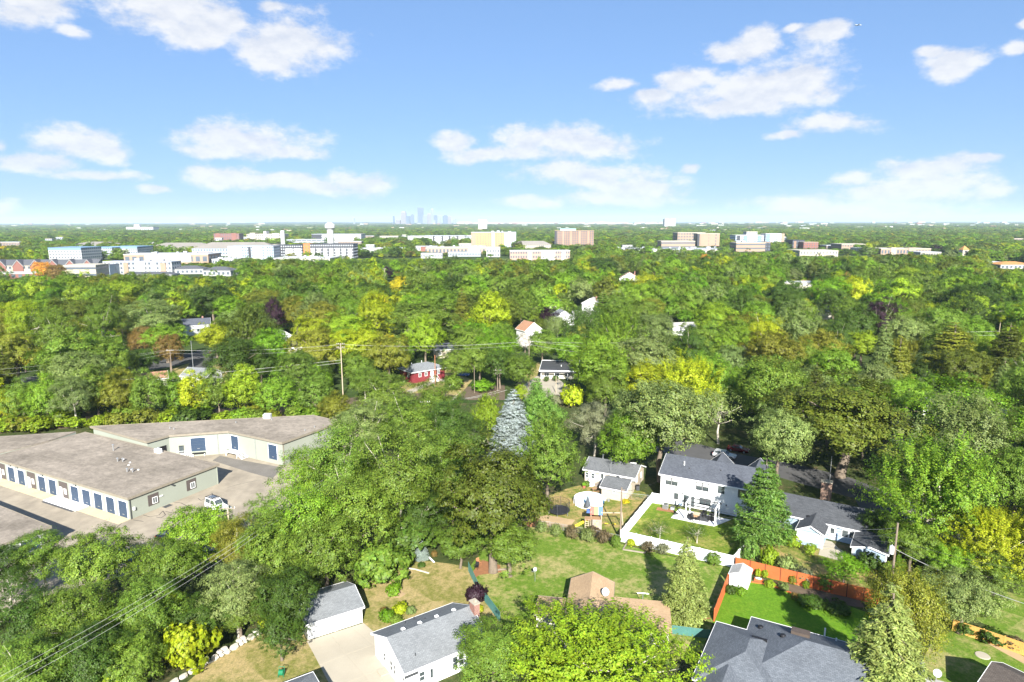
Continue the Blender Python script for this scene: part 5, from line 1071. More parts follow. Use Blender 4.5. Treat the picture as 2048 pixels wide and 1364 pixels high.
wire('dark wire from the vinyl fence pole to the left over the playset', top('a', 8.6), off(1090,930,7.5), .6, .018, 'wire_dark')
wire('dark service wire from the vinyl fence pole to the white house corner', top('a', 8.3), Vector((tw.location.x,tw.location.y,4.2)), .4, .015, 'wire_dark')
wire('pale wire from the transformer pole to the roof of the blue-grey house', top('b', 8.9), off(1665,1052,3.4), .4, .018)
wire('lower pale wire from the transformer pole to the blue-grey house wing', top('b', 8.3), off(1702,1072,2.9), .35, .018)
for i in range(3): wire(['uppermost dark wire from the transformer pole to the right edge','middle dark wire from the transformer pole to the right edge','thick pale lowest wire from the transformer pole to the lower right'][i], top('b', 7.2-i*.7), off(2120,1150+i*40,8), .6, .022+.012*(i==2), 'wire_dark' if i < 2 else 'wire')
for i in range(2): wire(['upper far wire at the right edge beside the pines','lower far wire at the right edge beside the pines'][i], off(1900,664+i*7,10), off(2110,655+i*8,10), .5, .03)
# small aeroplane far up
ap_ = P(1716, 443-1e-3, 0); dv = (CM @ Vector((1716-1024, 682-50, -FPX))).normalized(); pos = Vector((0,0,HCAM)) + dv*3000
pl_ = thing('airplane', 'tiny twin-engined airplane high in the blue sky at the upper right', 'airplane', pos, R(100)); MB().tube([(0,-15,0),(0,-12,.4),(0,10,.3),(0,15,1.0)],[.4,1.6,1.6,.3],8).build('fuselage','far_grey',pl_)
MB().slab([(-15,3,.9),(0,-3,0),(15,3,.9),(15,4.5,.9),(0,2,0),(-15,4.5,.9)],.35).build('wing','far_grey',pl_); MB().slab([(-5,13.5,1),(0,11.5,1),(5,13.5,1),(5,14.5,1),(0,14.5,1),(-5,14.5,1)],.2).build('tailplane','far_grey',pl_); MB().slab([(-.15,11,1),(.15,11,1),(.15,15,5.5),(-.15,15,5.5)],.2).build('fin','far_grey',pl_)
for x in (-5,5): MB().tube([(x,-2.2,-.8),(x,1,-.8)],.9,8).build('engine','far_dark',pl_)
# ------------------------------------------------------------------ vegetation: crown and trunk shapes
def unit(v): return v / np.maximum(np.linalg.norm(v, axis=-1, keepdims=True), 1e-9)
def leaf_mesh(name, p, nrm, axis, L_, W_, mat):
    """many leaf-sized folded faces: p centres, nrm facing, axis long direction"""
    n = len(p); axis = unit(axis - nrm * np.sum(axis * nrm, 1, keepdims=True)); b = np.cross(nrm, axis)
    L_ = np.broadcast_to(np.asarray(L_, float).reshape(-1, 1), (n, 1)); W_ = np.broadcast_to(np.asarray(W_, float).reshape(-1, 1), (n, 1))
    v = np.stack([p - axis * L_ * .5, p + b * W_ * .5 + nrm * W_ * .18, p + axis * L_ * .5, p - b * W_ * .5 + nrm * W_ * .18], 1).reshape(-1, 3)
    me = bpy.data.meshes.new(name); me.vertices.add(4 * n); me.vertices.foreach_set('co', v.astype(np.float32).ravel())
    me.loops.add(4 * n); me.loops.foreach_set('vertex_index', np.arange(4 * n, dtype=np.int32))
    me.polygons.add(n); me.polygons.foreach_set('loop_start', np.arange(0, 4 * n, 4, dtype=np.int32))
    me.update(calc_edges=True); me.materials.append(M[mat]); return me
def sph(g, n): return unit(g.normal(size=(n, 3)))
def broad(name, seed, R_=5.0, z0=2.6, z1=12.0, nb=60, nleaf=8000, leaf=.42, irreg=.22, flat=.75, shoot=0.0, br=.33, top=1.0, droop=0.0, mat='leaf', sprig=16, inner=.12):
    g = np.random.default_rng(seed); H = (z1 - z0) / 2; cz = (z0 + z1) / 2
    i = np.arange(nb); zz = 1 - 1.62 * (i + .5) / nb; ph = i * 2.399963 + g.uniform(0, .9, nb)
    d = np.stack([np.sqrt(np.maximum(0, 1 - zz ** 2)) * np.cos(ph), np.sqrt(np.maximum(0, 1 - zz ** 2)) * np.sin(ph), zz], 1); d = unit(d + g.normal(size=d.shape) * .16)
    lob = sph(g, 5); rad = 1 + irreg * np.tanh(3 * (np.max(d @ lob.T, 1) - .75)) + g.normal(size=nb) * irreg * .35
    fac = np.where(g.random(nb) < .78, g.uniform(.70, .95, nb), g.uniform(.3, .6, nb)) * rad
    ext = np.array([R_, R_, H]); c = d * fac[:, None] * ext * (1 - br * .35); c[:, 2] += cz
    c[:, :2] *= np.where(c[:, 2] > cz, 1 - (1 - top) * (c[:, 2:3].ravel() - cz) / H, 1)[:, None]
    rb = R_ * br * g.uniform(.7, 1.25, nb)
    w = rb ** 2 / np.sum(rb ** 2); bi = g.choice(nb, nleaf, p=w)
    sp = sph(g, nb * sprig).reshape(nb, sprig, 3)                       # sprigs on the outer side of each bough
    sp = unit(sp + d[:, None, :] * .75 + np.array([0, 0, .35]))
    sl = g.uniform(.62, 1.08, (nb, sprig)); si = g.integers(0, sprig, nleaf)
    sd = sp[bi, si]; s_r = sl[bi, si]
    pos = sd * (s_r * rb[bi])[:, None]
    if shoot: pos += unit(sd + np.array([0, 0, .8])) * (g.random(nleaf) ** 1.2 * shoot * rb[bi])[:, None]; jit = .10
    else: jit = .145
    pos += g.normal(size=(nleaf, 3)) * (jit * rb[bi])[:, None]
    pos[:, 2] *= flat; 
    if droop: pos[:, 2] -= droop * rb[bi] * g.random(nleaf) ** 2 * 1.6
    p = c[bi] + pos
    k = int(nleaf * inner); q = g.integers(0, nleaf, k); p[q] = c[bi[q]] * np.array([.55, .55, 1]) + g.normal(size=(k, 3)) * R_ * .2; p[q, 2] = np.clip(p[q, 2], z0, z1)
    out = unit(p - np.array([0, 0, cz - H * .2])); nr = unit(sd * .85 + out * .40 + np.array([0, 0, .30]) + g.normal(size=(nleaf, 3)) * .27)
    ax = g.normal(size=(nleaf, 3)) + (unit(sd + [0, 0, .6]) * 1.5 if shoot else 0) - (np.array([0, 0, 1.6]) if droop else 0)
    s = leaf * g.uniform(.65, 1.3, nleaf)
    me = leaf_mesh(name, p, nr, ax, s, s * .62, mat)
    return me, c, rb
def trunk_mesh(name, c, z0, seed, r=.34, nl=7, mat='bark', reach=.9):
    g = random.Random(seed); b = MB(); k = z0 + (max(p[2] for p in c) - z0) * .55
    mid = (g.uniform(-.25,.25), g.uniform(-.25,.25), z0*.9)
    tp = (g.uniform(-.4,.4), g.uniform(-.4,.4), k); b.tube([(0,0,-.3),(0,0,.25),mid,tp,(tp[0]*1.2,tp[1]*1.2,k*1.22)], [r*1.25, r, r*.8, r*.42, r*.1], 8)
    cs = sorted(c.tolist(), key=lambda p: -math.hypot(p[0], p[1])); cs = [cs[int(i * len(cs) * .7 / nl)] for i in range(nl)]
    for p in cs:
        t = g.uniform(.25, .9); a = Vector(mid).lerp(Vector(tp), t); e = a.lerp(Vector(p), reach); m = a.lerp(e, .5) + Vector((0, 0, -.25 + .3 * g.random()))
        b.tube([a, m, e], [r*.38, r*.24, r*.08], 5)
        f = m.lerp(Vector(c[g.randrange(len(c))]), .35); b.tube([m, f], [r*.18, r*.05], 4)
    return b.mesh(name, mat, True)
def conifer(name, seed, R_=2.7, H=12.0, z0=.5, nwh=26, per=9, nleaf=9000, droop=.30, up=0.0, leaf=.42, wid=.30, taper=.85, gap=0.0, mat='leaf', start=.18):
    g = np.random.default_rng(seed); P_, N_, A_, S_ = [], [], [], []
    br = []
    for w in range(nwh):
        t = (w + g.uniform(0, .5)) / nwh; z = z0 + (H - z0) * (t ** .92)
        ln = R_ * max(.05, (1 - t)) ** taper + .12
        for k in range(per if t < .8 else max(4, per - 3)):
            a = 2 * math.pi * (k + g.uniform(0, .8)) / per + w * 1.3
            if g.random() < gap: continue
            br.append((z, a, ln * g.uniform(.72, 1.12)))
    tot = sum(b[2] ** 1.4 for b in br)
    for z, a, ln in br:
        n = max(6, int(nleaf * ln ** 1.4 / tot)); t = start + (1 - start) * g.random(n) ** .75
        r = t * ln; dz = -droop * r * 1.1 + up * ln * t ** 3
        side = g.normal(size=n) * wid * ln * (.35 + .65 * np.sin(np.pi * np.clip(t, 0, 1) * .9)) * .55
        d = np.array([math.cos(a), math.sin(a), 0]); s_ = np.array([-math.sin(a), math.cos(a), 0])
        p = d * r[:, None] + s_ * side[:, None]; p[:, 2] = z + dz + g.normal(size=n) * .06 * ln - np.abs(side) * .25
        nr = unit(np.array([0, 0, .75]) + d * .55 + g.normal(size=(n, 3)) * .42); ax = unit(d + s_ * (np.sign(side) * .8)[:, None] + g.normal(size=(n, 3)) * .4 + np.array([0, 0, up * .8 - .15]))
        P_.append(p); N_.append(nr); A_.append(ax); S_.append(leaf * g.uniform(.7, 1.3, n))
    s = np.concatenate(S_); me = leaf_mesh(name, np.concatenate(P_), np.concatenate(N_), np.concatenate(A_), s, s * .34, mat)
    tb = MB().tube([(0,0,-.2),(0,0,H*.5),(0,0,H*.97)], [R_*.085, R_*.055, .02], 7)
    for z, a, ln in br[::5]: tb.tube([(0,0,z),(math.cos(a)*ln*.8, math.sin(a)*ln*.8, z-droop*ln*.8+up*ln*.4)], [.045, .015], 4)
    return me, tb.mesh(name + '_trunk', 'bark', True)
KIND = {}                                     # kind -> list of (crown mesh, trunk mesh), reference diameter, height, crown centre height
def reg(kind, items, diam, h, zc): KIND[kind] = (items, diam, h, zc)
def mk_broad(n, **kw):
    out = []
    for i in range(n):
        s = kw.pop('seed', 0) + i if 'seed' in kw else 100 + i
        me, c, rb = broad('crown', s * 7 + len(KIND) * 31, **kw); out.append((me, trunk_mesh('trunk', c, kw.get('z0', 2.6), s, mat=kw.get('bark', 'bark')) if True else None))
    return out
def mkb(n, bark='bark', r=.34, nl=7, reach=.9, **kw):
    out = []
    for i in range(n):
        s = 17 * i + 131 * len(KIND) + 5; me, c, rb = broad('crown', s, **kw); out.append((me, trunk_mesh('trunk', c, kw.get('z0', 2.6), s, r, nl, bark, reach)))
    return out
reg('round', mkb(4, nb=95, nleaf=27000, leaf=.235, br=.26, flat=.9, sprig=16, irreg=.3), 10, 12, 7.2)
reg('low', mkb(3, nb=90, nleaf=22000, leaf=.26, br=.27, irreg=.34, flat=.9, z0=.4, z1=12, top=.85, sprig=14), 10, 12, 6.0)
reg('oak', mkb(2, nb=105, nleaf=30000, leaf=.22, br=.23, irreg=.36, flat=.7, z0=2.4, z1=11.0, nl=11, r=.42, reach=1.0), 10, 11, 6.7)
reg('tall', mkb(3, nb=90, nleaf=27000, leaf=.21, br=.27, irreg=.4, flat=.6, z0=3.5, z1=15, droop=.3, top=.75, r=.3, nl=13, reach=1.1, bark='bark_pale'), 10, 15, 9.4)
reg('shoot', mkb(3, nb=100, nleaf=32000, leaf=.21, br=.22, irreg=.34, flat=1.0, shoot=1.3, z0=1.2, z1=11.5, top=.8, bark='bark_pale', nl=11, reach=.9, sprig=8), 10, 12, 7.0)
reg('upright', mkb(2, nb=95, nleaf=25000, leaf=.225, br=.25, irreg=.28, flat=.95, shoot=.7, z0=2.0, z1=13.5, top=.6, sprig=10), 8.5, 13.5, 7.6)
reg('willow', mkb(1, nb=75, nleaf=24000, leaf=.24, br=.30, irreg=.32, flat=.9, droop=1.2, z0=3, z1=12, bark='bark_pale', nl=10, reach=1.0), 10, 12, 7.0)
reg('bare', mkb(1, nb=70, nleaf=2600, leaf=.3, br=.26, irreg=.3, z0=3, z1=13, bark='bark_pale', nl=16, reach=1.1, r=.28), 9, 13, 8.0)
reg('spruce', [conifer('crown', 3 + i, nleaf=24000, leaf=.27, droop=.34) for i in range(2)], 5.4, 12, 5.2)
reg('pine', [conifer('crown', 23 + i, R_=3.4, H=13, z0=1.6, nwh=17, per=8, nleaf=24000, droop=.10, up=.18, leaf=.33, wid=.42, taper=.72, gap=.12, start=.3) for i in range(2)], 6.8, 13, 6.2)
reg('column', [conifer('crown', 41, R_=.75, H=4.5, z0=.1, nwh=26, per=9, nleaf=3600, droop=-.6, leaf=.2, wid=.5, taper=.5)], 1.5, 4.5, 2.2)
def bush(name, seed, n=4200, leaf=.13, flat=.9, br=.34, irreg=.1, R_=1.0, h=1.6, shoot=0, nb=36):
    me, c, rb = broad(name, seed, R_=R_, z0=.0, z1=h, nb=nb, nleaf=n, leaf=leaf, irreg=irreg, flat=flat, br=br, shoot=shoot, sprig=10, inner=.2)
    b = MB()
    for k in range(5): a = k * 1.26; b.tube([(0,0,-.05),(.25*math.cos(a),.25*math.sin(a),h*.35),(.55*R_*math.cos(a),.55*R_*math.sin(a),h*.7)], [.05,.035,.012], 4)
    return me, b.mesh(name + '_stem', 'bark', True)
reg('bush', [bush('crown', 61), bush('crown', 62, irreg=.25)], 2, 1.6, .75)
reg('clipped', [bush('crown', 65, n=7000, leaf=.09, irreg=.02, br=.26, nb=60)], 2, 1.6, .75)
reg('wild', [bush('crown', 67, n=6500, leaf=.15, irreg=.4, shoot=.7, nb=40), bush('crown', 68, n=6500, leaf=.15, irreg=.4, shoot=.5, nb=40)], 2.2, 1.9, .85)
reg('vase', [bush('crown', 71, n=4200, leaf=.12, irreg=.2, shoot=.8)], 2, 1.9, 1.0)
LEAFC = {'silver': (.30,.37,.34), 'mid': (0.137,0.209,0.025), 'dark': (0.064,0.114,0.015), 'bright': (0.162,0.265,0.021), 'lime': (0.231,0.320,0.019), 'yellow': (0.462,0.382,0.018), 'olive': (0.186,0.200,0.021), 'sage': (0.174,0.230,0.065),
         'purple': (0.037,0.016,0.026), 'rust': (0.204,0.143,0.037), 'bluespruce': (0.286,0.339,0.338), 'pine': (0.131,0.242,0.038), 'sprucegreen': (0.249,0.298,0.080), 'darkolive': (0.102,0.133,0.015), 'orange': (0.506,0.276,0.037),
         'yellowgreen': (0.305,0.354,0.015), 'blossom': (0.682,0.636,0.675), 'grey': (0.182,0.196,0.106), 'brown': (0.138,0.111,0.056), 'vivid': (0.137,0.253,0.013)}
CW = {'silver': 'silver', 'mid': 'mid green', 'dark': 'dark green', 'bright': 'bright green', 'lime': 'lime green', 'yellow': 'golden yellow', 'olive': 'olive green', 'sage': 'grey-green', 'purple': 'dark purple-leaved', 'rust': 'rust-tinged',
      'bluespruce': 'silvery blue', 'pine': 'deep green', 'sprucegreen': 'soft grey-green', 'darkolive': 'dark olive', 'orange': 'orange', 'yellowgreen': 'yellow-green', 'blossom': 'white-blossomed', 'grey': 'sparse grey', 'brown': 'brownish', 'vivid': 'fresh green'}
KW = {'low': 'low-skirted tree', 'round': 'round-crowned tree', 'oak': 'broad lumpy-crowned tree', 'tall': 'tall feathery tree', 'shoot': 'spiky-twigged maple', 'upright': 'upright tree', 'willow': 'drooping tree', 'bare': 'half-bare tree', 'spruce': 'conical spruce', 'pine': 'layered pine', 'column': 'columnar evergreen'}
NAME = {'spruce': 'spruce_tree', 'pine': 'pine_tree', 'oak': 'oak_tree', 'shoot': 'maple_tree', 'column': 'columnar_evergreen', 'bush': 'bush', 'clipped': 'bush', 'wild': 'bush', 'vase': 'bush', 'bare': 'bare_tree', 'willow': 'willow_tree'}
PLACED = []                                   # x, y, crown radius, height
tr = random.Random(21); _n = {}
def plant(kind, x, y, diam, h, colour, label, cat=None, group=None, rz=None, z=0.0):
    items, d0, h0, zc = KIND[kind]; me, tk = items[tr.randrange(len(items))]
    nm = NAME.get(kind, 'tree'); t = thing(nm, label, cat or ('bush' if nm == 'bush' else 'tree'), (x, y, z), tr.uniform(0, 6.28) if rz is None else rz, group)
    t.scale = (diam / d0, diam / d0 * tr.uniform(.94, 1.06), h / h0)
    c = bpy.data.objects.new('crown', me); link(c, t); k = bpy.data.objects.new('trunk' if nm != 'bush' else 'stem', tk); link(k, t)
    base = LEAFC[colour]; v = tr.uniform(.92, 1.28); hsh = tr.uniform(-.06, .06)
    c.color = (base[0] * v * (1 + hsh), base[1] * v, base[2] * v * (1 + abs(hsh)), 1)
    PLACED.append((x, y, diam / 2, h)); return t
def at_crown(px, py, wpx, kind, asp=None, hmax=20):
    """crown centre pixel and crown width in pixels -> ground position, diameter, height"""
    items, d0, h0, zc = KIND[kind]; a = (asp or h0 / d0); h = 9.0; wpx *= .85 if kind in ('shoot', 'upright') else .93
    for _ in range(12):
        p = P(px, py, h * zc / h0); q = proj(p.x, p.y, h * zc / h0); diam = wpx * q[2] / FPX; h = min(hmax, diam * a * 1.05) * .5 + h * .5
    return p.x, p.y, diam, h
# ------------------------------------------------------------------ trees read from the photograph (crown centre x, y, width, kind, colour, label)
HERO = [
 # lower right and centre
 (1990,1150,110,'low','mid','low mid green tree under the yellow-green tree at the right edge',.8),
 (1200,1308,372,'shoot','lime','big lime green maple with upright twigs in the bottom centre',.57),
 (985,1315,165,'round','mid','dense mid green round tree beside the front corner of the white house',.95),
 (1130,1362,120,'shoot','yellowgreen','yellow-green young maple at the bottom edge below the big lime maple',1.0),
 (1371,1165,124,'spruce','sprucegreen','grey-green spruce standing on the big lawn before the white fence',1.5),
 (1528,1008,126,'pine','pine','layered deep green pine hiding the right end of the white two-storey house',1.55),
 (1775,1310,215,'spruce','sprucegreen','pale grey-green spruce at the bottom beside the hip-roofed house',1.35),
 (1815,1215,150,'willow','olive','drooping olive birch behind the pale spruce at lower right',1.35),
 (1925,1195,140,'round','sage','grey-green shrubby tree right of the olive birch',.95),
 (1690,1136,72,'upright','vivid','small fresh green tree behind the orange fence',1.0),
 (1872,980,255,'shoot','bright','huge bright green spiky maple right of the shaded street',1.05),
 (1985,1075,175,'shoot','yellowgreen','large yellow-green tree at the right edge below the spiky maple',1.05),
 (1825,1085,105,'round','mid','mid green tree below the huge spiky maple, behind the transformer pole',1.0),
 (1895,1120,90,'round','bright','bright tree between the transformer pole and the yellow-green tree',.95),
 (1760,1050,70,'round','dark','dark tree at the left foot of the huge spiky maple',1.1),
 (2035,960,130,'round','mid','mid green tree at the right edge beside the spiky maple',1.2),
 (1690,835,285,'oak','darkolive','very large dark olive tree over the shaded street',1.05),
 (1560,880,130,'round','sage','grey-green tree at the left flank of the large dark olive tree',1.25),
 (1930,825,235,'oak','vivid','wide fresh green maple in front of the long white house at right',.75),
 (1325,845,195,'round','sage','big grey-green round tree above the white two-storey house',1.1),
 (1255,880,120,'round','bright','bright green tree hanging over the basketball hoop',1.2),
 (1190,845,100,'tall','grey','sparse tan-tinged small tree behind the tan house',1.2),
 (1098,915,128,'upright','mid','tall dense mid green tree left of the tan house',1.65),
 (1085,830,95,'upright','pine','deep green tree right of the silvery blue spruce',1.5),
 (1027,850,122,'spruce','bluespruce','tall silvery blue spruce in the middle of the picture',1.15),
 (843,1100,36,'spruce','silver','small silvery blue spruce at the top of the dry yard',1.15),
 (985,985,235,'oak','darkolive','great oak with a pale leaning trunk above the mulch circle',1.25),
 (1020,1090,120,'oak','mid','lower right skirt tree under the great oak',.95),
 (920,1085,95,'round','mid','round mid green tree at the lower left of the great oak',1.0),
 (975,830,62,'upright','lime','narrow lime green tree left of the silvery blue spruce',1.9),
 # feathery belt between the warehouse and the yards
 (890,930,135,'tall','mid','tall feathery tree just left of the great oak',1.5),
 (795,950,190,'tall','mid','tall feathery tree with a long bare trunk in the middle of the belt',1.75),
 (690,930,165,'tall','mid','tall feathery tree touching the right end of the rear warehouse',1.4),
 (625,955,140,'tall','bright','bright feathery tree at the edge of the loading yard',1.2),
 (735,850,130,'tall','sage','grey-green feathery tree right of the rear warehouse, nearer one',1.1),
 (700,850,70,'tall','sage','small grey-green feathery tree behind the rear warehouse corner',1.1),
 (820,845,140,'tall','mid','broad feathery tree left of the pole stump',1.1),
 (905,850,120,'tall','dark','dark feathery tree right of the pole stump',1.2),
 (870,800,110,'tall','mid','feathery tree just below the railway bed, right one',1.1),
 (770,790,120,'tall','mid','feathery tree just below the railway bed, left one',1.1),
 (940,885,90,'tall','dark','dark feathery tree behind the great oak',1.4),
 (715,1030,170,'round','mid','mid green tree in the belt left of the bare trunk',1.1),
 (620,1050,165,'round','bright','bright tree in the belt below the loading yard',1.15),
 (650,1098,150,'round','mid','mid green tree leaning over the white garage roof',1.1),
 (840,1020,110,'tall','dark','dark tree filling the gap right of the long bare trunk',1.2),
 (760,1120,125,'wild','mid','mounded creeper thicket above the dry yard, left part',.75),
 (830,1065,120,'wild','dark','mounded creeper thicket above the dry yard, right part',.75),
 (905,1010,90,'round','mid','small tree between bare trunk and great oak',1.2),
 # lower left wood
 (400,1075,150,'round','bright','bright round tree over the black car on the lot',1.0),
 (475,1085,110,'tall','olive','olive feathery tree right of the black car tree',1.3),
 (530,1030,80,'tall','mid','feathery young tree at the lot edge right of the van',1.4),
 (545,1110,150,'round','mid','mid green tree at the upper right of the lower-left wood',1.1),
 (470,1180,140,'tall','sage','grey-green tree under the three pale wires',1.2),
 (575,1200,130,'round','dark','dark green tree left of the white garage',1.15),
 (560,1262,100,'upright','dark','dense dark cone-shaped tree at the driveway corner',1.3),
 (280,1105,70,'bare','olive','thin half-bare tree beside the blue car',1.3),
 (200,1125,150,'round','mid','mid green tree below the small storage block',1.0),
 (330,1140,130,'round','mid','mid green tree right of the blue car',1.1),
 (80,1110,140,'tall','mid','feathery tree in front of the small storage block',1.0),
 (10,1140,120,'tall','dark','dark feathery tree at the left edge by the storage block',1.2),
 (50,1235,150,'tall','dark','dark open tree at the left edge showing trunks',1.25),
 (165,1230,160,'tall','mid','feathery tree with pale arching limbs in the lower-left wood',1.1),
 (290,1225,150,'round','mid','mid green tree in the heart of the lower-left wood',1.1),
 (405,1232,110,'round','dark','dark tree above the yellow shrub in the lower-left wood',1.0),
 (368,1288,110,'wild','yellowgreen','yellow-green shrubby tree above the boulder wall',1.05),
 (478,1222,100,'round','mid','mid green tree at the upper end of the boulder wall',1.0),
 (60,1330,170,'tall','mid','feathery tree in the bottom left corner',1.1),
 (180,1320,150,'round','dark','dark tree near the bottom left, right of the corner tree',1.1),
 (265,1318,130,'round','mid','mid green tree left of the boulder wall',1.0),
 (20,1370,110,'wild','yellowgreen','yellow-green shrub at the bottom left corner',1.0),
 (220,1385,110,'wild','lime','lime shrub at the bottom edge of the lower-left wood',.9),
 (340,1230,90,'round','lime','small lime tree in the heart of the lower-left wood',1.1),
 # belt behind the warehouse
 (45,800,85,'low','mid','tree at the left end of the belt behind the warehouse',1.1),
 (10,815,60,'low','yellowgreen','yellow-green tree at the left edge of the belt',1.1),
 (92,800,88,'low','bright','bright tree in the belt behind the warehouse, second from the left edge',1.25),
 (145,790,92,'tall','sage','grey-green tree in the belt above the left warehouse wing',1.2),
 (192,785,90,'low','mid','mid green tree in the belt above the left warehouse wing',1.2),
 (233,790,80,'low','olive','olive tree in the belt above the rear warehouse, left',1.25),
 (295,788,88,'low','mid','mid green tree in the belt below the rust-brown pole',1.2),
 (345,790,70,'low','bright','bright tree in the belt below the white grey-roofed house',1.25),
 (385,785,85,'low','yellowgreen','yellow-green tree in the belt below the white grey-roofed house',1.1),
 (435,785,80,'low','mid','mid green tree in the belt right of the white grey-roofed house',1.2),
 (490,780,88,'low','lime','lime tree in the belt behind the rear warehouse, larger one',1.15),
 (555,790,92,'low','bright','bright tree in the belt behind the roof unit',1.05),
 (630,785,90,'low','mid','mid green tree in the belt left of the pale pole',1.1),
 (670,815,70,'low','olive','small olive tree at the foot of the pale pole',1.0),
 (120,745,75,'low','lime','lime tree above the left end of the belt',1.1),
 # left middle distance
 (150,715,160,'oak','mid','very wide mid green tree by the left street',.9),
 (222,725,110,'round','mid','mid green tree right of the very wide left street tree',1.05),
 (28,705,110,'oak','olive','yellowish olive tree at the left edge',1.15),
 (48,715,50,'round','yellow','golden yellow patch tree at the left edge',1.0),
 (100,675,60,'round','yellowgreen','yellow-green tree above the very wide left street tree',1.0),
 (283,680,58,'round','rust','rust-red tinged tree at the left street, redder one',1.15),
 (338,700,60,'round','rust','rust-tinged greenish tree right of the redder one',1.3),
 (305,635,130,'tall','sage','tall grey-green cottonwood above the rust-tinged trees',1.3),
 (432,676,86,'round','yellowgreen','striking lime-yellow round tree in the left middle distance',.85),
 (468,720,110,'round','dark','dark green tree below the lime-yellow tree',1.0),
 (540,700,90,'round','vivid','fresh green tree right of the dark one below the lime-yellow tree',1.2),
 (520,730,70,'round','dark','dark tree under the fresh green one left of the belt',1.1),
 (287,722,60,'round','dark','dark small tree behind the rust-brown pole',1.0),
 (150,630,115,'oak','darkolive','dark olive oak left of the tall cottonwood',.9),
 (82,628,70,'upright','bright','bright upright tree left of the dark olive oak',1.2),
 (20,645,62,'round','sage','grey-green round tree at the left edge',.95),
 (35,620,65,'round','dark','dark tree at the left edge above the grey-green one',1.0),
 (215,625,95,'oak','darkolive','second dark olive oak just left of the tall cottonwood',1.0),
 (425,600,95,'round','dark','dark green tree above the slate-roofed house',1.0),
 (135,575,75,'upright','bright','bright upright tree below the gabled brick townhouses',1.0),
 (238,588,85,'round','lime','lime round-topped tree in the left middle distance',.8),
 (85,540,40,'round','orange','',1.0),
 (115,547,40,'round','rust','orange-brown tree beside the cream office at the left',1.1),
 (549,630,46,'upright','purple','tall dark purple tree left of centre',2.0),
 (592,625,65,'round','olive','olive tree right of the tall dark purple tree',1.2),
 (625,665,85,'oak','yellowgreen','yellow-green tree right of the white gable end',1.1),
 (690,655,110,'oak','lime','broad lime-yellow tree in the middle left',.75),
 (662,690,80,'oak','yellowgreen','yellow-green tree below the broad lime-yellow one',.95),
 (748,690,46,'round','purple','dark purple tree above the olive tree of the red house',1.05),
 (725,712,36,'round','purple','small dark purple tree at the left of its larger twin',1.0),
 (776,710,92,'oak','olive','tall yellowish olive tree left of the red house',1.3),
 (715,735,80,'round','mid','mid green tree behind the pale wooden pole',1.0),
 (598,740,90,'round','mid','mid green tree left of the pale wooden pole',1.05),
 (640,745,60,'round','dark','dark tree just left of the pale wooden pole',1.0),
 (730,762,80,'tall','mid','feathery tree below the yellowish olive tree',1.0),
 (848,638,145,'oak','mid','big round mid green tree above the red house',1.0),
 (825,670,40,'bare','grey','pale half-dead tree left below the big round tree',1.6),
 (990,625,110,'round','darkolive','large dark olive round tree right of the big round one',1.0),
 (945,670,85,'oak','vivid','fresh green tree below the large dark olive round tree',.9),
 (998,670,62,'upright','bright','bright upright tree right of the fresh green one',1.1),
 (960,720,75,'round','mid','mid green tree right of the red house',1.2),
 (912,730,70,'round','mid','mid green tree close to the red house on its right',1.1),
 (1000,730,75,'round','dark','dark tree left of the tall lamp pole',1.1),
 (1040,740,70,'round','mid','tree just left of the tall lamp pole',1.1),
 (1050,682,34,'round','blossom','white-blossoming small tree in front of the red-brown roof',1.2),
 (1094,632,44,'upright','purple','dark purple tree beside the grey-roofed gable house',1.1),
 (1070,632,24,'round','lime','small lime tree left of the dark purple tree',1.0),
 (1080,590,34,'spruce','sage','tall grey-green spruce above the dark purple tree',2.3),
 (1085,690,70,'round','mid','mid green tree behind the tall lamp pole',1.1),
 (1140,700,70,'round','bright','bright tree behind the black-roofed house',1.1),
 (1170,645,90,'willow','dark','dark willowy tree with pale limbs below the bungalow',1.0),
 (1115,650,50,'willow','sage','grey-green willowy tree left of the dark willowy one',1.0),
 (1195,740,130,'oak','bright','large bright tree right of the black-roofed house',1.0),
 (1218,680,60,'round','olive','olive tree above the large bright tree',1.0),
 (1298,715,140,'oak','sage','large pale grey-green tree in the right centre',.95),
 (1310,665,100,'round','sage','grey-green tree above the large pale grey-green one',.9),
 (1300,765,66,'round','yellow','vivid yellow-lime tree in the right centre',1.1),
 (1212,775,85,'round','mid','mid green tree in front of the large bright tree',1.2),
 (1148,790,46,'wild','yellowgreen','yellow-green shrubby tree right of the drive',1.2),
 (1042,785,34,'upright','lime','narrow lime shrub below the tall lamp pole',1.3),
 (1340,645,16,'bare','grey','bare pale branches above the right centre canopy',3.0),
 (1339,592,52,'round','purple','dark purple round tree in the right middle distance',1.05),
 (1424,568,26,'round','purple','small dark purple tree farther back at the right',1.0),
 (1408,522,28,'upright','orange','bright orange-yellow tree below the hospital blocks',1.3),
 (1297,572,66,'round','yellowgreen','yellow-green tree right of the peach-roofed house',1.0),
 (1285,530,30,'pine','sage','',1.6),
 (1204,535,85,'round','dark','dark tree left of the peach-roofed house',1.0),
 (1205,620,60,'pine','mid','pine right of the white gable house with the brick chimney',1.3),
 (1245,625,80,'round','mid','mid green tree in front of the peach-roofed house',1.0),
 (1395,690,110,'oak','mid','mid green tree right of the large pale grey-green one',1.0),
 (1455,700,100,'oak','bright','bright tree in the right centre canopy',1.0),
 (1490,660,90,'oak','olive','olive-yellow tree right of the bare pale branches',1.0),
 (1515,672,46,'round','orange','',1.1),
 (1545,710,120,'oak','olive','large olive tree with visible limbs in the right canopy',1.1),
 (1640,700,110,'oak','olive','second large olive tree to the right of the first',1.0),
 (1505,765,110,'oak','bright','bright broad tree above the large dark olive tree',.95),
 (1425,760,110,'round','bright','bright tree right of the vivid yellow-lime tree',1.2),
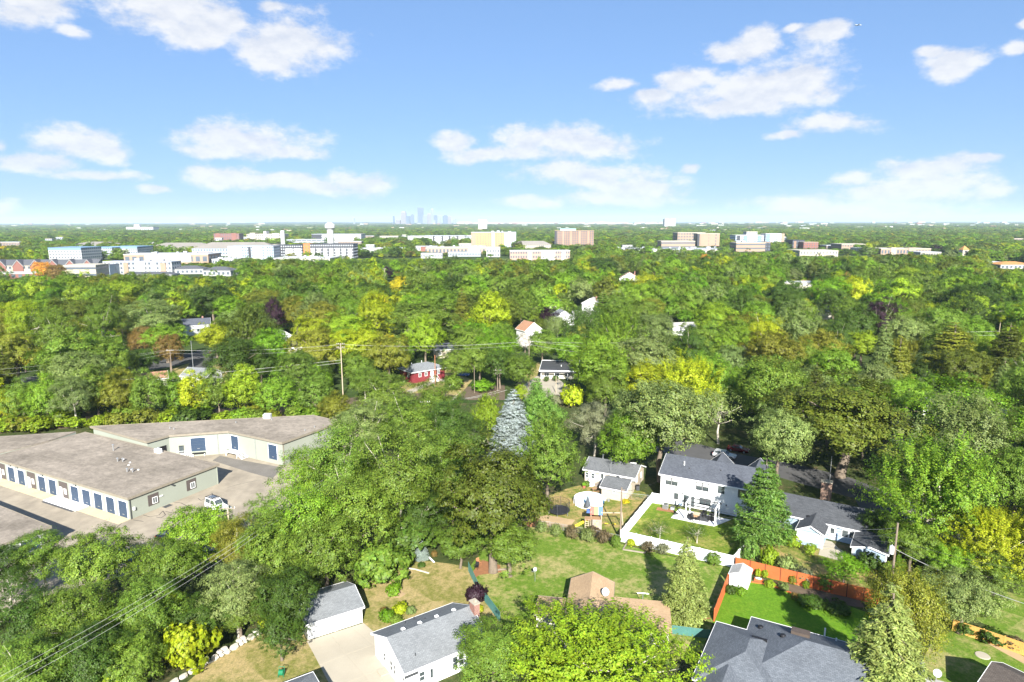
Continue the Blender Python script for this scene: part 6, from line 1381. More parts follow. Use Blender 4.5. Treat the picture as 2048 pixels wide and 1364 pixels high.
 (1440,815,90,'bare','sage','pale-trunked thin tree in the canopy right of centre',1.4),
 (1370,755,80,'round','mid','mid green tree between yellow-lime and bright trees',1.1),
 (1612,770,110,'oak','sage','grey-green broad tree above the large dark olive tree',.9),
 (1750,770,95,'round','sage','grey-green round tree right of the large dark olive tree',1.1),
 (1815,790,100,'oak','bright','bright tree above the orange-roofed little house',1.0),
 (1810,670,95,'round','sage','grey-green round tree in the right canopy',1.0),
 (1725,690,75,'oak','lime','lime tree in the right canopy',1.0),
 (1680,720,55,'pine','bright','bright layered pine in the right canopy',1.4),
 (1905,710,140,'pine','olive','large olive-tipped pine in the right canopy',1.25),
 (1945,660,80,'round','bright','bright round tree crossed by far wires at the right',.9),
 (2015,705,95,'pine','darkolive','dark olive pine at the right edge',1.3),
 (2005,770,75,'spruce','sage','grey-green spruce at the right edge',1.4),
 (1960,745,65,'pine','olive','smaller olive pine right of the large one',1.4),
 (1935,605,88,'round','dark','dark rounded tree in the far right canopy',1.0),
 (1755,640,60,'round','purple','low dark purple tree in the right canopy',.7),
 (1713,537,30,'round','purple','far dark purple tree below the low school roofs',.9),
 (1695,625,62,'round','mid','mid green tree left of the low purple tree',1.1),
 (1660,585,80,'round','vivid','fresh dark green tree over the white house at the right',1.1),
 (1575,590,75,'round','dark','dark tree left of the white glimpsed house',1.0),
 (1815,555,55,'round','lime','lime round tree in the far right',.9),
 (1757,560,55,'pine','mid','pine in the far right canopy',1.4),
 (1775,560,22,'round','orange','',1.1),
 (1935,528,18,'round','yellow','small golden tree below the steeple',.9),
 (1000,560,22,'willow','lime','',1.6),
 (770,545,32,'round','purple','dark purple far tree left of the far utility pole',1.0),
 (800,570,42,'round','yellow','',1.0),
 (1515,545,70,'round','mid','',1.0),
]
# shrubs and garden plants
BUSH = [
 (787,1180,36,'clipped','vivid','clipped round green bush in the middle of the dry yard',.72),
 (950,1190,46,'wild','purple','dark purple smoke bush beside the teal fence',1.0),
 (957,1217,28,'wild','yellowgreen','yellow-green shrub below the purple smoke bush',.7),
 (843,1130,18,'bush','dark','small dark bush below the little blue spruce',.6),
 (868,1108,16,'bush','rust','rust-brown dry shrub beside the white board',.8),
 (819,1098,16,'column','sage','thin grey-green conifer left of the little blue spruce',2.0),
 (800,1218,34,'wild','yellowgreen','yellow-green shrub at the left of the house flower bed',.8),
 (775,1232,36,'wild','vivid','fresh green shrub nearest the house eave in the flower bed',.75),
 (822,1222,22,'bush','sage','grey-green shrub at the right of the house flower bed',.8),
 (768,1222,18,'bush','rust','pinkish dry flowering plant in the house flower bed',.8),
 (790,1240,30,'wild','mid','mid green shrub in front of the house flower bed',.7),
 (1083,1053,22,'vase','sage','leftmost of the row of vase-shaped bushes on the lawn edge',1.2),
 (1112,1059,24,'vase','sage','second bush from the left in the vase-shaped row',1.2),
 (1144,1063,26,'vase','brown','brownish bush third from the left in the vase-shaped row',1.2),
 (1175,1069,27,'vase','sage','fourth bush from the left in the vase-shaped row',1.2),
 (1207,1072,26,'vase','brown','brown thinning bush fifth in the vase-shaped row',1.2),
 (1232,1083,24,'bush','mid','green bush beside the foot of the vinyl fence pole',1.1),
 (1185,1062,34,'bush','brown','brown low shrubs behind the ladder of the playset',.5),
 (1263,1086,18,'bush','yellowgreen','yellow-green plant in the raised bed',.9),
 (1297,1093,26,'vase','brown','brown open shrub before the white fence, left one',.9),
 (1326,1097,26,'vase','grey','grey open shrub before the white fence, right one',.9),
 (1428,1120,32,'clipped','mid','round clipped bush before the white fence near the shed',.85),
 (1320,1056,52,'bare','dark','thin dark young tree on the white house lawn, left one',1.0),
 (1395,1062,48,'bare','dark','thin dark young tree on the white house lawn, right one',.9),
 (1588,1085,30,'bush','lime','lime round bush left of the sunroom',.85),
 (1621,1099,28,'clipped','lime','lime clipped bush before the sunroom windows',.85),
 (1706,1117,18,'bush','yellowgreen','yellow-green bush at the corner of the blue garage wing',.8),
 (1540,1115,42,'wild','lime','lime feathery shrub behind the left end of the orange fence',1.1),
 (1500,1100,42,'bush','pine','dark evergreen bush under the pine at the fence corner',1.2),
 (1572,1130,48,'wild','sage','grey-green loose shrub behind the orange fence',.9),
 (1610,1150,45,'wild','grey','greyish loose shrub farther along behind the orange fence',.8),
 (1650,1165,40,'wild','mid','mid green shrub behind the middle of the orange fence',.9),
 (1740,1125,50,'bush','dark','dark bush right of the blue garage wing',.8),
 (1772,1140,40,'wild','mid','mid green shrub left of the transformer pole',.9),
 (1516,1146,15,'bush','yellowgreen','yellow-green bush against the orange fence, left of a pair',1.1),
 (1531,1148,15,'bush','lime','lime bush against the orange fence, right of a pair',1.1),
 (1540,1168,24,'bush','lime','lime hosta clump left in the orange-fence bed',.6),
 (1568,1174,26,'bush','sage','pale hosta clump right in the orange-fence bed',.6),
 (1586,1160,18,'bush','olive','olive shrub against the orange fence',1.0),
 (1612,1170,16,'bush','lime','lime shrub against the middle of the orange fence',1.0),
 (1590,1193,18,'bush','rust','pink flowering shrub at the edge of the vivid lawn',.7),
 (1625,1203,56,'wild','dark','dark leafy mound standing for shadow in the orange-fence bed, left',.38),  # low dark foliage placed where only shadow lies before the fence
 (1680,1216,56,'wild','dark','dark leafy mound standing for shadow in the orange-fence bed, right',.38),  # likewise dark foliage drawn in place of a shadow
 (1460,1180,24,'bush','dark','dark shrub at the foot of the white shed, left',.8),
 (1484,1182,24,'wild','vivid','fresh leafy plant at the foot of the white shed, right',.9),
 (1796,1130,18,'column','vivid','tallest of the three narrow arborvitae by the transformer pole',2.6),
 (1806,1136,16,'column','bright','middle one of the three narrow arborvitae by the transformer pole',2.4),
 (1835,1152,17,'column','bright','arborvitae standing apart to the right of its two neighbours',2.6),
 (1930,1258,34,'bush','dark','dark bush at the left end of the yellow fence',.8),
 (1983,1268,56,'wild','dark','large dark shrub before the yellow fence',.6),
 (2025,1285,44,'wild','brown','reddish-brown shrub before the yellow fence',.6),
 (1975,1220,34,'bush','bright','bright green shrub at the far end of the dry strip',.8),
 (1093,758,13,'clipped','dark','round dark bush before the black-roofed house, left one',.9),
 (1111,757,15,'clipped','dark','round dark bush before the black-roofed house, right one',.85),
 (907,764,46,'wild','mid','grey-green bush mound right of the red house path',.7),
 (962,772,46,'wild','vivid','fresh green bush mound by the railway bed',.6),
 (1072,795,40,'column','pine','deep green conifer below the drive',2.0),
 (1110,800,40,'wild','grey','grey brush below the drive',.7),
 (1225,990,24,'bush','yellowgreen','yellow-flowering low plants along the tan extension',.35),
 (1251,1003,18,'bush','yellow','golden flowering plants at the corner of the tan extension',.5),
 (1173,968,16,'bush','mid','green shrub by the back steps of the tan house',.8),
 (20,850,60,'wild','lime','lime undergrowth at the left end of the belt',.5),
 (130,832,60,'wild','vivid','fresh undergrowth in the belt above the left warehouse wing',.5),
 (250,822,60,'wild','mid','mid green undergrowth behind the rear warehouse, left',.5),
 (400,818,60,'wild','vivid','fresh undergrowth behind the rear warehouse, middle',.45),
 (520,812,60,'wild','olive','olive undergrowth behind the rear warehouse, right',.4),
 (610,815,50,'wild','mid','mid green undergrowth behind the rear warehouse corner',.45),
 (620,1190,36,'wild','yellowgreen','yellow-green creeper shrub at the left of the garage roof',1.0),
 (590,1235,60,'wild','vivid','fresh green shrub between garage wall and dark cone tree',.9),
 (530,1245,34,'wild','yellowgreen','yellow-green sprig bush near the end of the boulder wall',.9),
]
ORD1 = ['first','second','third','fourth','fifth','sixth','seventh','eighth','ninth','tenth','eleventh','twelfth','thirteenth','fourteenth','fifteenth','sixteenth','seventeenth','eighteenth','nineteenth','twentieth']
rb2 = random.Random(3)
for k in range(20):
    BUSH.append((12+k*36+rb2.uniform(-8,8), 846-k*.95+rb2.uniform(-7,4), rb2.uniform(44,64), 'wild', rb2.choice(['mid','vivid','bright','olive','lime','dark']), f'undergrowth clump behind the warehouse roofs, {ORD1[k]} from the left edge', rb2.uniform(.5,.8)))
auto_label = []                              # filled in below for trees that need one worked out from what stands near
for (px, py, w, kd, col, lb, asp) in HERO:
    x, y, d, h = at_crown(px, py, w, kd, asp); t = plant(kd, x, y, d, h, col, lb)
    if not lb: auto_label.append((t, kd, col, px, py))
for (px, py, w, kd, col, lb, asp) in BUSH:
    x, y, d, h = at_crown(px, py, w, kd, asp); plant(kd, x, y, d, h, col, lb, 'tree' if kd in ('column', 'bare') else 'bush')
# ------------------------------------------------------------------ the rest of the wood: scattered over the ground by distance
KEEP = [ # photo rectangles that stay open to things standing d metres away: x0, x1, y0, y1
 (810,880,708,775,215),(1085,1160,722,765,215),(385,460,730,768,225),(365,415,640,680,330),(1100,1165,605,640,330),(1160,1195,598,625,370),(1045,1070,640,690,290),(1245,1275,530,562,650),
 (550,580,660,690,290),(880,905,685,705,270),(1795,1830,832,870,165),(1885,1965,805,830,180),(0,220,515,560,700),(95,285,490,530,900),(180,360,515,553,750),(250,430,505,530,850),(285,560,483,520,1000),(455,715,485,525,900),
 (640,690,443,500,1300),(560,575,460,495,1200),(935,1040,462,500,1180),(1100,1195,458,496,1300),(1020,1105,480,500,1150),(700,1145,496,522,950),(810,950,468,492,1350),(1250,1465,495,512,950),(1320,1445,463,500,1250),(1465,1545,483,508,1050),
 (1490,1575,464,488,1500),(1580,1640,479,500,1200),(1590,1740,486,518,1000),(1725,1885,494,512,1000),(1915,1935,488,517,900),(1985,2060,520,540,700),(425,480,465,482,1700),(490,725,464,490,1500),(250,320,450,466,3000),(340,470,528,556,690),
 (1330,1390,640,668,320),(1635,1680,598,632,330),(985,1010,575,600,420),(775,805,545,562,600),(1985,2005,648,668,290),(1570,1620,560,580,520),(240,260,665,705,270),(380,395,690,740,250),(335,352,700,768,230)]
def in_poly(x, y, poly):
    r = np.zeros(len(x), bool); n = len(poly)
    for i in range(n):
        (xa, ya), (xb, yb) = poly[i], poly[(i+1) % n]; c = ((ya > y) != (yb > y)) & (x < (xb-xa)*(y-ya)/(yb-ya+1e-12)+xa); r ^= c
    return r
OPEN = [ # ground left free of scattered trees, as photo outlines
 [(-400,930),(60,842),(300,842),(640,828),(700,840),(1000,760),(1040,700),(1110,700),(1160,790),(1290,845),(1340,862),(1480,895),(1800,985),(2110,1095),(2230,1250),(2230,3000),(-400,3000),(-400,1100)],
 [(780,785),(800,740),(905,732),(1010,765),(1010,800),(820,800)], [(350,775),(345,720),(470,695),(470,775)], [(-60,795),(-60,765),(330,715),(330,742)],
 [(1040,660),(1120,640),(1200,640),(1200,655),(1080,665)]]
KEEP = [(a, b, c, e, max(f, P((a+b)/2, e).y*.985) if f > 600 else f) for a, b, c, e, f in KEEP]
OPENW = [[(P(x, y).x, P(x, y).y) for x, y in pl] for pl in OPEN]
def scatter(dmin, dmax, space, xr, seed, jit=.45):
    g = np.random.default_rng(seed); xs, ys = [], []
    y = dmin
    while y < dmax:
        s = space(y); w0, w1 = xr[0] * y, xr[1] * y; n = max(1, int((w1 - w0) / s)); x = w0 + (np.arange(n) + g.uniform(0, 1, n)) * s; xs.append(x); ys.append(np.full(n, y) + g.normal(size=n) * s * jit); y += s * .92
    return np.concatenate(xs), np.concatenate(ys), g
def projn(x, y, z):
    q = np.stack([x, y, np.broadcast_to(np.asarray(z, float), x.shape) - HCAM], 0); q = CMI @ q; dep = -q[2]; return 1024 + FPX * q[0] / dep, 682 - FPX * q[1] / dep, dep
COLS = ['mid','bright','dark','darkolive','olive','sage','lime','vivid','yellowgreen','purple','rust','yellow']
CPRB = np.array([.28,.18,.13,.08,.09,.10,.055,.05,.035,.003,.002,.003]); CPRB = CPRB / CPRB.sum()
def filtered(x, y, d, h, hero=True, slack=0):
    ok = np.ones(len(x), bool)
    for pl in OPENW: ok &= ~in_poly(x, y, pl)
    for bx, by, br_2 in BLD: ok &= (x - bx) ** 2 + (y - by) ** 2 > (br_2 + d * .38) ** 2
    if hero:
        for hx_, hy_, hr, hh in PLACED:
            if hr > 1.2: ok &= (x - hx_) ** 2 + (y - hy_) ** 2 > ((hr + d / 2) * .74) ** 2
    tx, ty, dep = projn(x, y, h); bx_, by_, _ = projn(x, y, 0); half = d / 2 * FPX / dep
    for (x0, x1, y0, y1, dist) in KEEP:
        ok &= ~((y < dist) & (tx + half * .8 > x0) & (tx - half * .8 < x1) & (ty < y1 - .3*(y1-y0)*(dist > 600) * .75) & (by_ > y0))
    return ok
BLD = []
for o in sc.objects:
    if o.parent is None and o.get('category') in ('house', 'building', 'garage'):
        rr = 6.5 if o['category'] != 'building' else 9
        BLD.append((o.location.x, o.location.y, rr))
# ------------------------------------------------------------------ far buildings
def far(label, x0, x1, yt, yb, depth=None, floors=4, cols=8, wall='far_white', roof='far_grey', kind='flat', rz=0.0, dist=None, band=None, win='far_glass', bays=None, extra=None, name='building', cat='building', wfrac=.55, hfrac=.5):
    """a block whose front spans photo columns x0..x1 and rows yt..yb; its base stands on the ground"""
    D = dist or P((x0+x1)/2, yb).y
    A, B = P(x0, yb), P(x1, yb); k = D / ((A.y + B.y) / 2); xa, xb = A.x * k, B.x * k; w = abs(xb - xa)
    sx, sy, dep = proj((xa+xb)/2, D, 0); zt = 0.0
    lo, hi = 0.0, 400.0
    for _ in range(40):
        m = (lo+hi)/2
        if proj((xa+xb)/2, D, m)[1] > yt: lo = m
        else: hi = m
    H_ = lo; d = depth or w * .5
    t = thing(name, label, cat, ((xa+xb)/2, D, 0), R(rz)); hw = w/2/max(.6, math.cos(R(rz)))
    rise = 0 if kind == 'flat' else min(H_*.38, d*.22 + 1.5); e = H_ - rise
    walls(t, rect(-hw, hw, 0, d), 0, e - (.9 if kind == 'flat' else 0.01), wall)
    if kind == 'flat': MB().box(-hw-.3, hw+.3, -.3, d+.3, e-.9, e).build('roof', roof, t)
    elif kind == 'hip': hip_roof(t, -hw, hw, 0, d, e, rise/(min(2*hw, d)/2+.6), roof, .6, trim=wall)
    else: gable_roof(t, -hw, hw, 0, d, e, rise, 'x', roof, .5, trim=wall); 
    if kind == 'gable': gable_walls(t, -hw+.02, hw-.02, .02, d-.02, e, rise, 'x', wall)
    fh_ = e / floors; cw = 2*hw / cols; b = MB()
    for f in range(floors):
        z0 = f*fh_ + fh_*(1-hfrac)*.5; 
        for c in range(cols):
            xx = -hw + (c+.5)*cw; b.box(xx-cw*wfrac/2, xx+cw*wfrac/2, -.18, .1, z0, z0+fh_*hfrac)
        n2 = max(1, int(d/cw))
        for c in range(n2):
            yy = (c+.5)*d/n2
            for X in (-hw-.18, hw-.1): b.box(X, X+.28, yy-cw*wfrac/2, yy+cw*wfrac/2, z0, z0+fh_*hfrac)
    o = b.build('windows', win, t); o['kind'] = 'stuff'
    if bays:                                  # (from, to, bottom share, top share, depth in front, material)
        for u0, u1, v0, v1, q, mm in bays: MB().box(-hw+2*hw*u0, -hw+2*hw*u1, -q, (.0 if v1 <= .97 else d*.3), e*v0, e*v1).build('facade_bay', mm, t)
    if extra: extra(t, hw, d, e)
    return t
def units(n, seed):
    def f(t, hw, d, e):
        g = random.Random(seed)
        for k in range(n): x, y = g.uniform(-hw*.8, hw*.8), g.uniform(d*.2, d*.8); s = g.uniform(1.2, 3); MB().box(x-s, x+s, y-s*.6, y+s*.6, e, e+g.uniform(1.2,2.6)).build('roof_unit', 'far_grey', t)
    return f
def gables(n, wmat, trim='far_white'):
    def f(t, hw, d, e):
        s = 2*hw/n
        for k in range(n):
            x = -hw+(k+.5)*s; g = s*.30; b = MB().poly((x-g,-.9,0),(x+g,-.9,0),(x+g,-.9,e),(x,-.9,e+g*1.1),(x-g,-.9,e)).poly((x-g,-.9,0),(x-g,-.9,e),(x-g,0,e),(x-g,0,0)).poly((x+g,-.9,0),(x+g,0,0),(x+g,0,e),(x+g,-.9,e)); b.build('gable', wmat, t)
            for s2 in (-1,1): MB().slab([(x,-1.3,e+g*1.1+.5),(x,d*.45,e+g*1.1+.5),(x+s2*(g+.8),d*.45,e-.6),(x+s2*(g+.8),-1.3,e-.6)],.4).build('gable_roof','far_roof_dark',t); MB().slab([(x,-1.32,e+g*1.1+.1),(x+s2*(g+.8),-1.32,e-1.0),(x+s2*(g+.8),-1.32,e-1.9),(x,-1.32,e+g*1.1-.9)],.01).build('gable_trim',trim,t)
    return f
far('long brick townhouse row with dark roofs and white-trimmed gables at the left', -40,188,520,549,16,2,26,'far_cream','far_roof_dark','gable',4, extra=gables(7,'far_brick'))
far('low white shop with a dark red fascia at the left edge', -30,72,546,558,20,1,8,'far_brick','far_white','flat',5)
far('cream office block with two ribbon windows left of the white townhouses', 132,192,530,556,24,2,12,'far_cream','far_cream','flat',3, wfrac=.95, hfrac=.35)
far('pale blue windowless side block right of the cream office', 192,220,529,552,22,1,1,'far_paleblue','far_grey','flat',3, wfrac=.02)
far('modern white and grey townhouse terrace left of centre', 208,345,523,549,18,3,17,'far_white','far_grey','flat',-2, bays=[(.08,.16,0,.9,1.0,'far_grey'),(.3,.37,0,.9,1.0,'far_tan'),(.5,.62,0,.92,1.2,'far_white'),(.7,.76,0,.9,1.0,'far_grey'),(.84,.92,0,.88,1.0,'far_tan')], extra=units(4,2))
far('charcoal hip-roofed house in front of the white terrace', 345,405,532,548,18,1,7,'far_white','far_roof_dark','hip',6)
far('long charcoal-roofed house left of its hip-roofed neighbour', 245,345,544,556,14,1,8,'far_white','far_roof_dark','hip',-4)
far('charcoal-roofed house right of its hip-roofed neighbours', 405,462,534,552,16,1,6,'far_white','far_roof_dark','hip',-6)
far('pale tan shop block with cream front', 252,415,508,528,40,1,12,'far_tan','far_white','flat',2, wfrac=.6, bays=[(.25,.8,.15,.95,1.0,'far_cream')], extra=units(5,3))
far('red brick corner shop at the right of the tan shop block', 386,414,505,524,20,2,4,'far_brick','far_tan','flat',2)
far('white apartment block with a blue top storey, left wing', 99,165,495,524,40,5,11,'far_white','far_blue','flat',-3, bays=[(0,1,.82,.99,.3,'far_blue')])
far('grey middle wing of the blue-topped apartment block', 165,224,495,518,40,5,14,'far_grey','far_blue','flat',4, bays=[(.2,.3,0,.9,1,'far_white'),(.6,.7,0,.9,1,'far_white')])
far('right wing of the blue-topped apartment block with white bays', 222,276,493,516,40,5,12,'far_grey','far_blue','flat',-2, bays=[(.05,.35,0,.8,1,'far_white'),(.4,.7,0,.8,1,'far_white'),(0,1,.82,.985,.4,'far_blue')])
far('pale grey hip-roofed apartment house behind the tan shop block', 295,420,486,509,45,3,22,'far_cream','gravel_roof_far','hip',3)
far('second pale hip-roofed apartment house, farther left', 140,225,484,500,45,2,16,'far_white','gravel_roof_far','hip',0)
far('white block with a flat roof between the hip-roofed apartments', 277,314,485,497,25,3,8,'far_white','far_white','flat',0)
far('long brown-roofed apartment row with white and pale blue fronts', 388,548,485,516,40,3,30,'far_paleblue','gravel_roof_far','hip',2, bays=[(.45,.62,0,.86,1.5,'far_white'),(.72,.86,0,.86,1.5,'far_white')])
far('pale blue and white modern apartment block left of the orange tower', 458,548,492,520,35,5,20,'far_paleblue','far_grey','flat',-2, bays=[(0,.3,0,.93,1.2,'far_white'),(.45,.5,0,.93,1.2,'far_dark'),(.55,.75,0,.93,1.4,'far_white'),(.8,.85,0,.9,1.0,'far_grey')])
far('dark and white modern apartment block just left of the orange tower', 545,606,490,518,30,5,14,'far_dark','far_dark','flat',0, win='far_grey', bays=[(.1,.25,0,.92,1.4,'far_tan'),(.45,.68,0,.75,1.4,'far_white'),(.72,.96,0,.75,1.4,'far_white')])
far('orange stair tower in the row of dark and white apartments', 608,621,487,518,14,5,2,'far_orange','far_orange','flat',0, wfrac=.25)
far('row of white-fronted apartments with black mansards right of the orange tower', 622,707,488,518,30,5,24,'far_dark','far_dark','flat',1, win='far_grey', bays=[(k/7+.02,k/7+.11,0,.72,1.4,'far_white') for k in range(7)])
far('low pale strip mall below the pale blue apartments', 425,480,518,528,40,1,10,'far_white','far_white','flat',2, extra=units(3,8))
far('long low flat roof in front of the dark and white apartments', 548,660,516,527,45,1,14,'far_cream','far_white','flat',-2, extra=units(4,9))
far('low blue-grey roofed house below the orange tower', 560,600,524,536,16,1,5,'far_white','far_roof_dark','hip',0)
far('low white commercial roofs right of the black-mansard apartments', 712,815,498,510,60,1,14,'far_white','far_white','flat',0, extra=units(5,10))
far('red brick apartment block with a notched top at the far left', 429,478,467,482,30,5,14,'far_brick','far_brick','flat',0, bays=[(.1,.25,0,1.04,.5,'far_brick'),(.7,.9,0,1.05,.5,'far_brick')])
far('cluster of cream low-rise blocks right of the red brick block', 495,562,468,484,60,3,16,'far_cream','far_cream','flat',0, bays=[(.1,.25,0,1.15,1,'far_cream'),(.5,.58,0,1.35,1,'far_white'),(.75,.95,0,1.1,1,'far_cream')])
far('white hospital-like block far away at the left horizon', 255,305,454,464,60,3,14,'far_white','far_white','flat',0, bays=[(.3,.5,.9,1.5,1,'far_white')])
far('white and black office block behind the water tower', 625,722,468,486,50,4,26,'far_white','far_grey','flat',0, bays=[(0,.2,.1,.95,1,'far_dark'),(.45,.6,.1,.98,1,'far_white'),(.8,1,.1,.9,1,'far_grey')])
far('low grey parking ramp left of the water tower', 575,652,479,489,60,2,8,'far_grey','far_grey','flat',3, wfrac=.9, hfrac=.4)
far('white warehouse left of the orange-yellow apartment tower', 816,850,472,487,50,1,4,'far_white','far_white','flat',0, wfrac=.2)
far('long white apartment row left of the orange-yellow tower', 850,930,471,488,40,4,26,'far_white','far_grey','flat',3, bays=[(.2,.24,.05,.95,1,'far_dark'),(.42,.46,.05,.95,1,'far_dark'),(.6,.64,.05,.95,1,'far_dark'),(.8,.84,.05,.95,1,'far_dark')])
far('tall apartment block clad in orange-yellow and pale blue', 943,1032,464,499,32,10,17,'far_yellow','far_grey','flat',0, bays=[(.0,.10,0,.96,.6,'far_tan'),(.46,.52,0,1.02,.8,'far_paleblue'),(.74,.84,0,.97,.6,'far_paleblue'),(.86,1.0,0,.97,.5,'far_paleblue')], extra=units(4,5))
far('brown concrete apartment tower with balconies right of centre', 1109,1187,461,497,30,10,18,'far_brown','far_tan','flat',-4, bays=[(0,.06,0,.98,1,'far_dark'),(.2,.24,0,.97,1,'far_tan'),(.4,.44,0,.97,1,'far_tan'),(.62,.66,0,.97,1,'far_tan'),(.84,.88,0,.97,1,'far_tan')])
far('teal-topped penthouse of a far building above the brown tower', 1120,1152,457,463,20,1,5,'far_teal','far_teal','flat',0, dist=1500)
far('long pale gabled building left of the brown tower', 1026,1102,482,500,25,3,18,'far_cream','gravel_roof_far','hip',0)
far('tan and brick shop row in front of the orange-yellow tower', 842,1000,495,508,50,1,22,'far_pink','far_cream','flat',0, bays=[(.0,.06,0,1.1,1,'far_brick'),(.6,.75,0,1.05,1,'far_cream')], extra=units(6,6))
far('brick and white apartment row below the brown tower', 1020,1140,501,526,20,3,24,'far_pink','far_white','flat',2, bays=[(.52,.75,0,.99,1,'far_white'),(.3,.36,0,.95,1,'far_white'),(.86,.92,0,.95,1,'far_white')])
far('white block end in front of the orange-yellow tower', 973,1000,498,514,20,2,5,'far_white','far_white','flat',0)
far('low white warehouse roofs left of the hospital blocks', 1230,1330,498,509,60,1,10,'far_white','far_white','flat',0, wfrac=.2, extra=units(5,12))
far('rooftop parking deck below the hospital blocks', 1330,1462,498,510,50,1,16,'far_cream','far_grey','flat',0, extra=units(12,13))
far('tan brick hospital tower, larger right block', 1394,1438,467,497,40,5,3,'far_tan','far_cream','flat',-5, bays=[(0,.1,0,.98,.5,'far_dark'),(.15,.5,0,.98,.5,'far_tan')], wfrac=.15)
far('tan brick hospital wing behind the larger block', 1354,1410,465,494,40,5,10,'far_tan','far_cream','flat',0, dist=1350)
far('low ribbon-windowed hospital wing', 1322,1390,482,500,30,3,12,'far_tan','far_cream','flat',0, wfrac=.96, hfrac=.35, dist=1080)
far('three-storey tan office with ribbon windows', 1471,1530,485,508,30,3,12,'far_tan','far_cream','flat',0, wfrac=.96, hfrac=.33, extra=units(3,14))
far('dark glass stair end of the tan ribbon-windowed office', 1529,1540,484,507,28,4,2,'far_dark','far_tan','flat',0)
far('blue and white modern apartments, larger right block', 1530,1568,467,488,30,6,11,'far_paleblue','far_white','flat',0, bays=[(.05,.2,0,.97,1,'far_blue'),(.3,.4,0,.97,1,'far_white'),(.62,.75,0,.97,1,'far_white'),(.85,1,0,1.0,1,'far_tan')])
far('blue and white modern apartments, lower left block', 1470,1528,470,488,40,5,16,'far_paleblue','far_white','flat',0, bays=[(.05,.15,0,.95,1,'far_dark'),(.3,.4,0,.95,1,'far_blue'),(.5,.62,0,1.05,1,'far_white'),(.8,.9,0,.95,1,'far_blue')])
far('white tower block behind the modern apartments', 1492,1514,463,482,25,4,6,'far_white','far_cream','flat',0, dist=1750)
far('dark red-brown brick building right of the modern apartments', 1584,1608,480,501,30,3,7,'far_dark','far_dark','flat',0, bays=[(.1,.3,.1,.9,.5,'far_brown')])
far('rust brick four-storey building beside the dark one', 1606,1636,484,502,25,4,6,'far_brick','far_tan','flat',0, wfrac=.3)
far('tan school block with a flat roof right of the brick buildings', 1598,1676,501,519,40,2,12,'far_cream','far_cream','flat',0, wfrac=.3, bays=[(.42,.44,0,1.0,.5,'far_white')])
far('peach brick low school wing farther right', 1682,1736,488,501,40,2,10,'far_tan','far_cream','flat',0, wfrac=.4)
far('long low school roofs at the right, white band', 1732,1770,497,508,50,1,6,'far_white','far_white','flat',0)
far('long low school with tan and orange walls at the right', 1760,1862,497,510,40,1,16,'far_tan','far_cream','flat',0, bays=[(.2,.3,0,1.15,.8,'far_cream'),(.55,.7,0,1.1,.8,'far_pink')])
far('flat cream annex at the right end of the long school', 1840,1882,504,514,30,1,8,'far_cream','far_white','flat',0)
far('low orange-brown roofed houses at the far right edge', 2000,2070,524,538,25,1,8,'far_white','shingle_orange','hip',0)
far('low white commercial building at the right edge below the steeple', 1968,2010,524,532,25,1,6,'far_cream','far_white','flat',0)
far('slim white office slab left of the downtown skyline horizon', 957,974,439,457,30,8,4,'far_white','far_white','flat',0, dist=3600)
far('pair-topped white block on the right horizon', 1328,1352,438,449,60,6,6,'far_white','far_white','flat',0, dist=5200, bays=[(.0,.4,0,1.05,1,'far_white'),(.55,1,0,1.05,1,'far_white')])
# low commercial buildings of the far strip that nothing tells apart
random.seed(9); LOW = []
for k in range(58):
    px = random.choice([random.uniform(420,1000), random.uniform(700,1150), random.uniform(1200,1900), random.uniform(0,2048)]); yb = random.choice([random.uniform(476,500), random.uniform(500,518) if 430 < px < 1150 else random.uniform(480,498), random.uniform(466,484), random.uniform(459,470)])
    w_ = random.uniform(10,46)*(yb-440)/50+4; KEEP.append((px-w_/2, px+w_/2, yb-(yb-443)*.2, yb, P(px,yb).y))
    LOW.append(far('', px-w_/2, px+w_/2, yb-(yb-443)*random.uniform(.10,.2), yb, None, 1, max(3,int(w_/3)), random.choice(['far_white','far_cream','far_tan','far_white','far_grey']), random.choice(['far_white','far_cream','far_grey']), 'flat', random.uniform(-5,5)))
# church tower with an orange pyramid
p = P(1926, 517); D_ = p.y; sp_ = thing('church_tower', 'square white church tower with an orange pointed roof at the right', 'tower', (p.x, D_, 0)); s_ = 4.0*D_/900; zt = 50-(505-443)/FPX*D_*0
H1 = 24*D_/FPX*.72
MB().box(-s_,s_,-s_,s_,0,H1).build('shaft','far_cream',sp_); MB().add([(-s_*1.15,-s_*1.15,H1),(s_*1.15,-s_*1.15,H1),(s_*1.15,s_*1.15,H1),(-s_*1.15,s_*1.15,H1),(0,0,H1*1.48)],[(0,1,4),(1,2,4),(2,3,4),(3,0,4),(3,2,1,0)]).build('roof','shingle_orange',sp_); MB().box(-s_*.4,s_*.4,-s_-.2,-s_+.1,H1*.7,H1*.9).build('belfry_opening','far_dark',sp_)
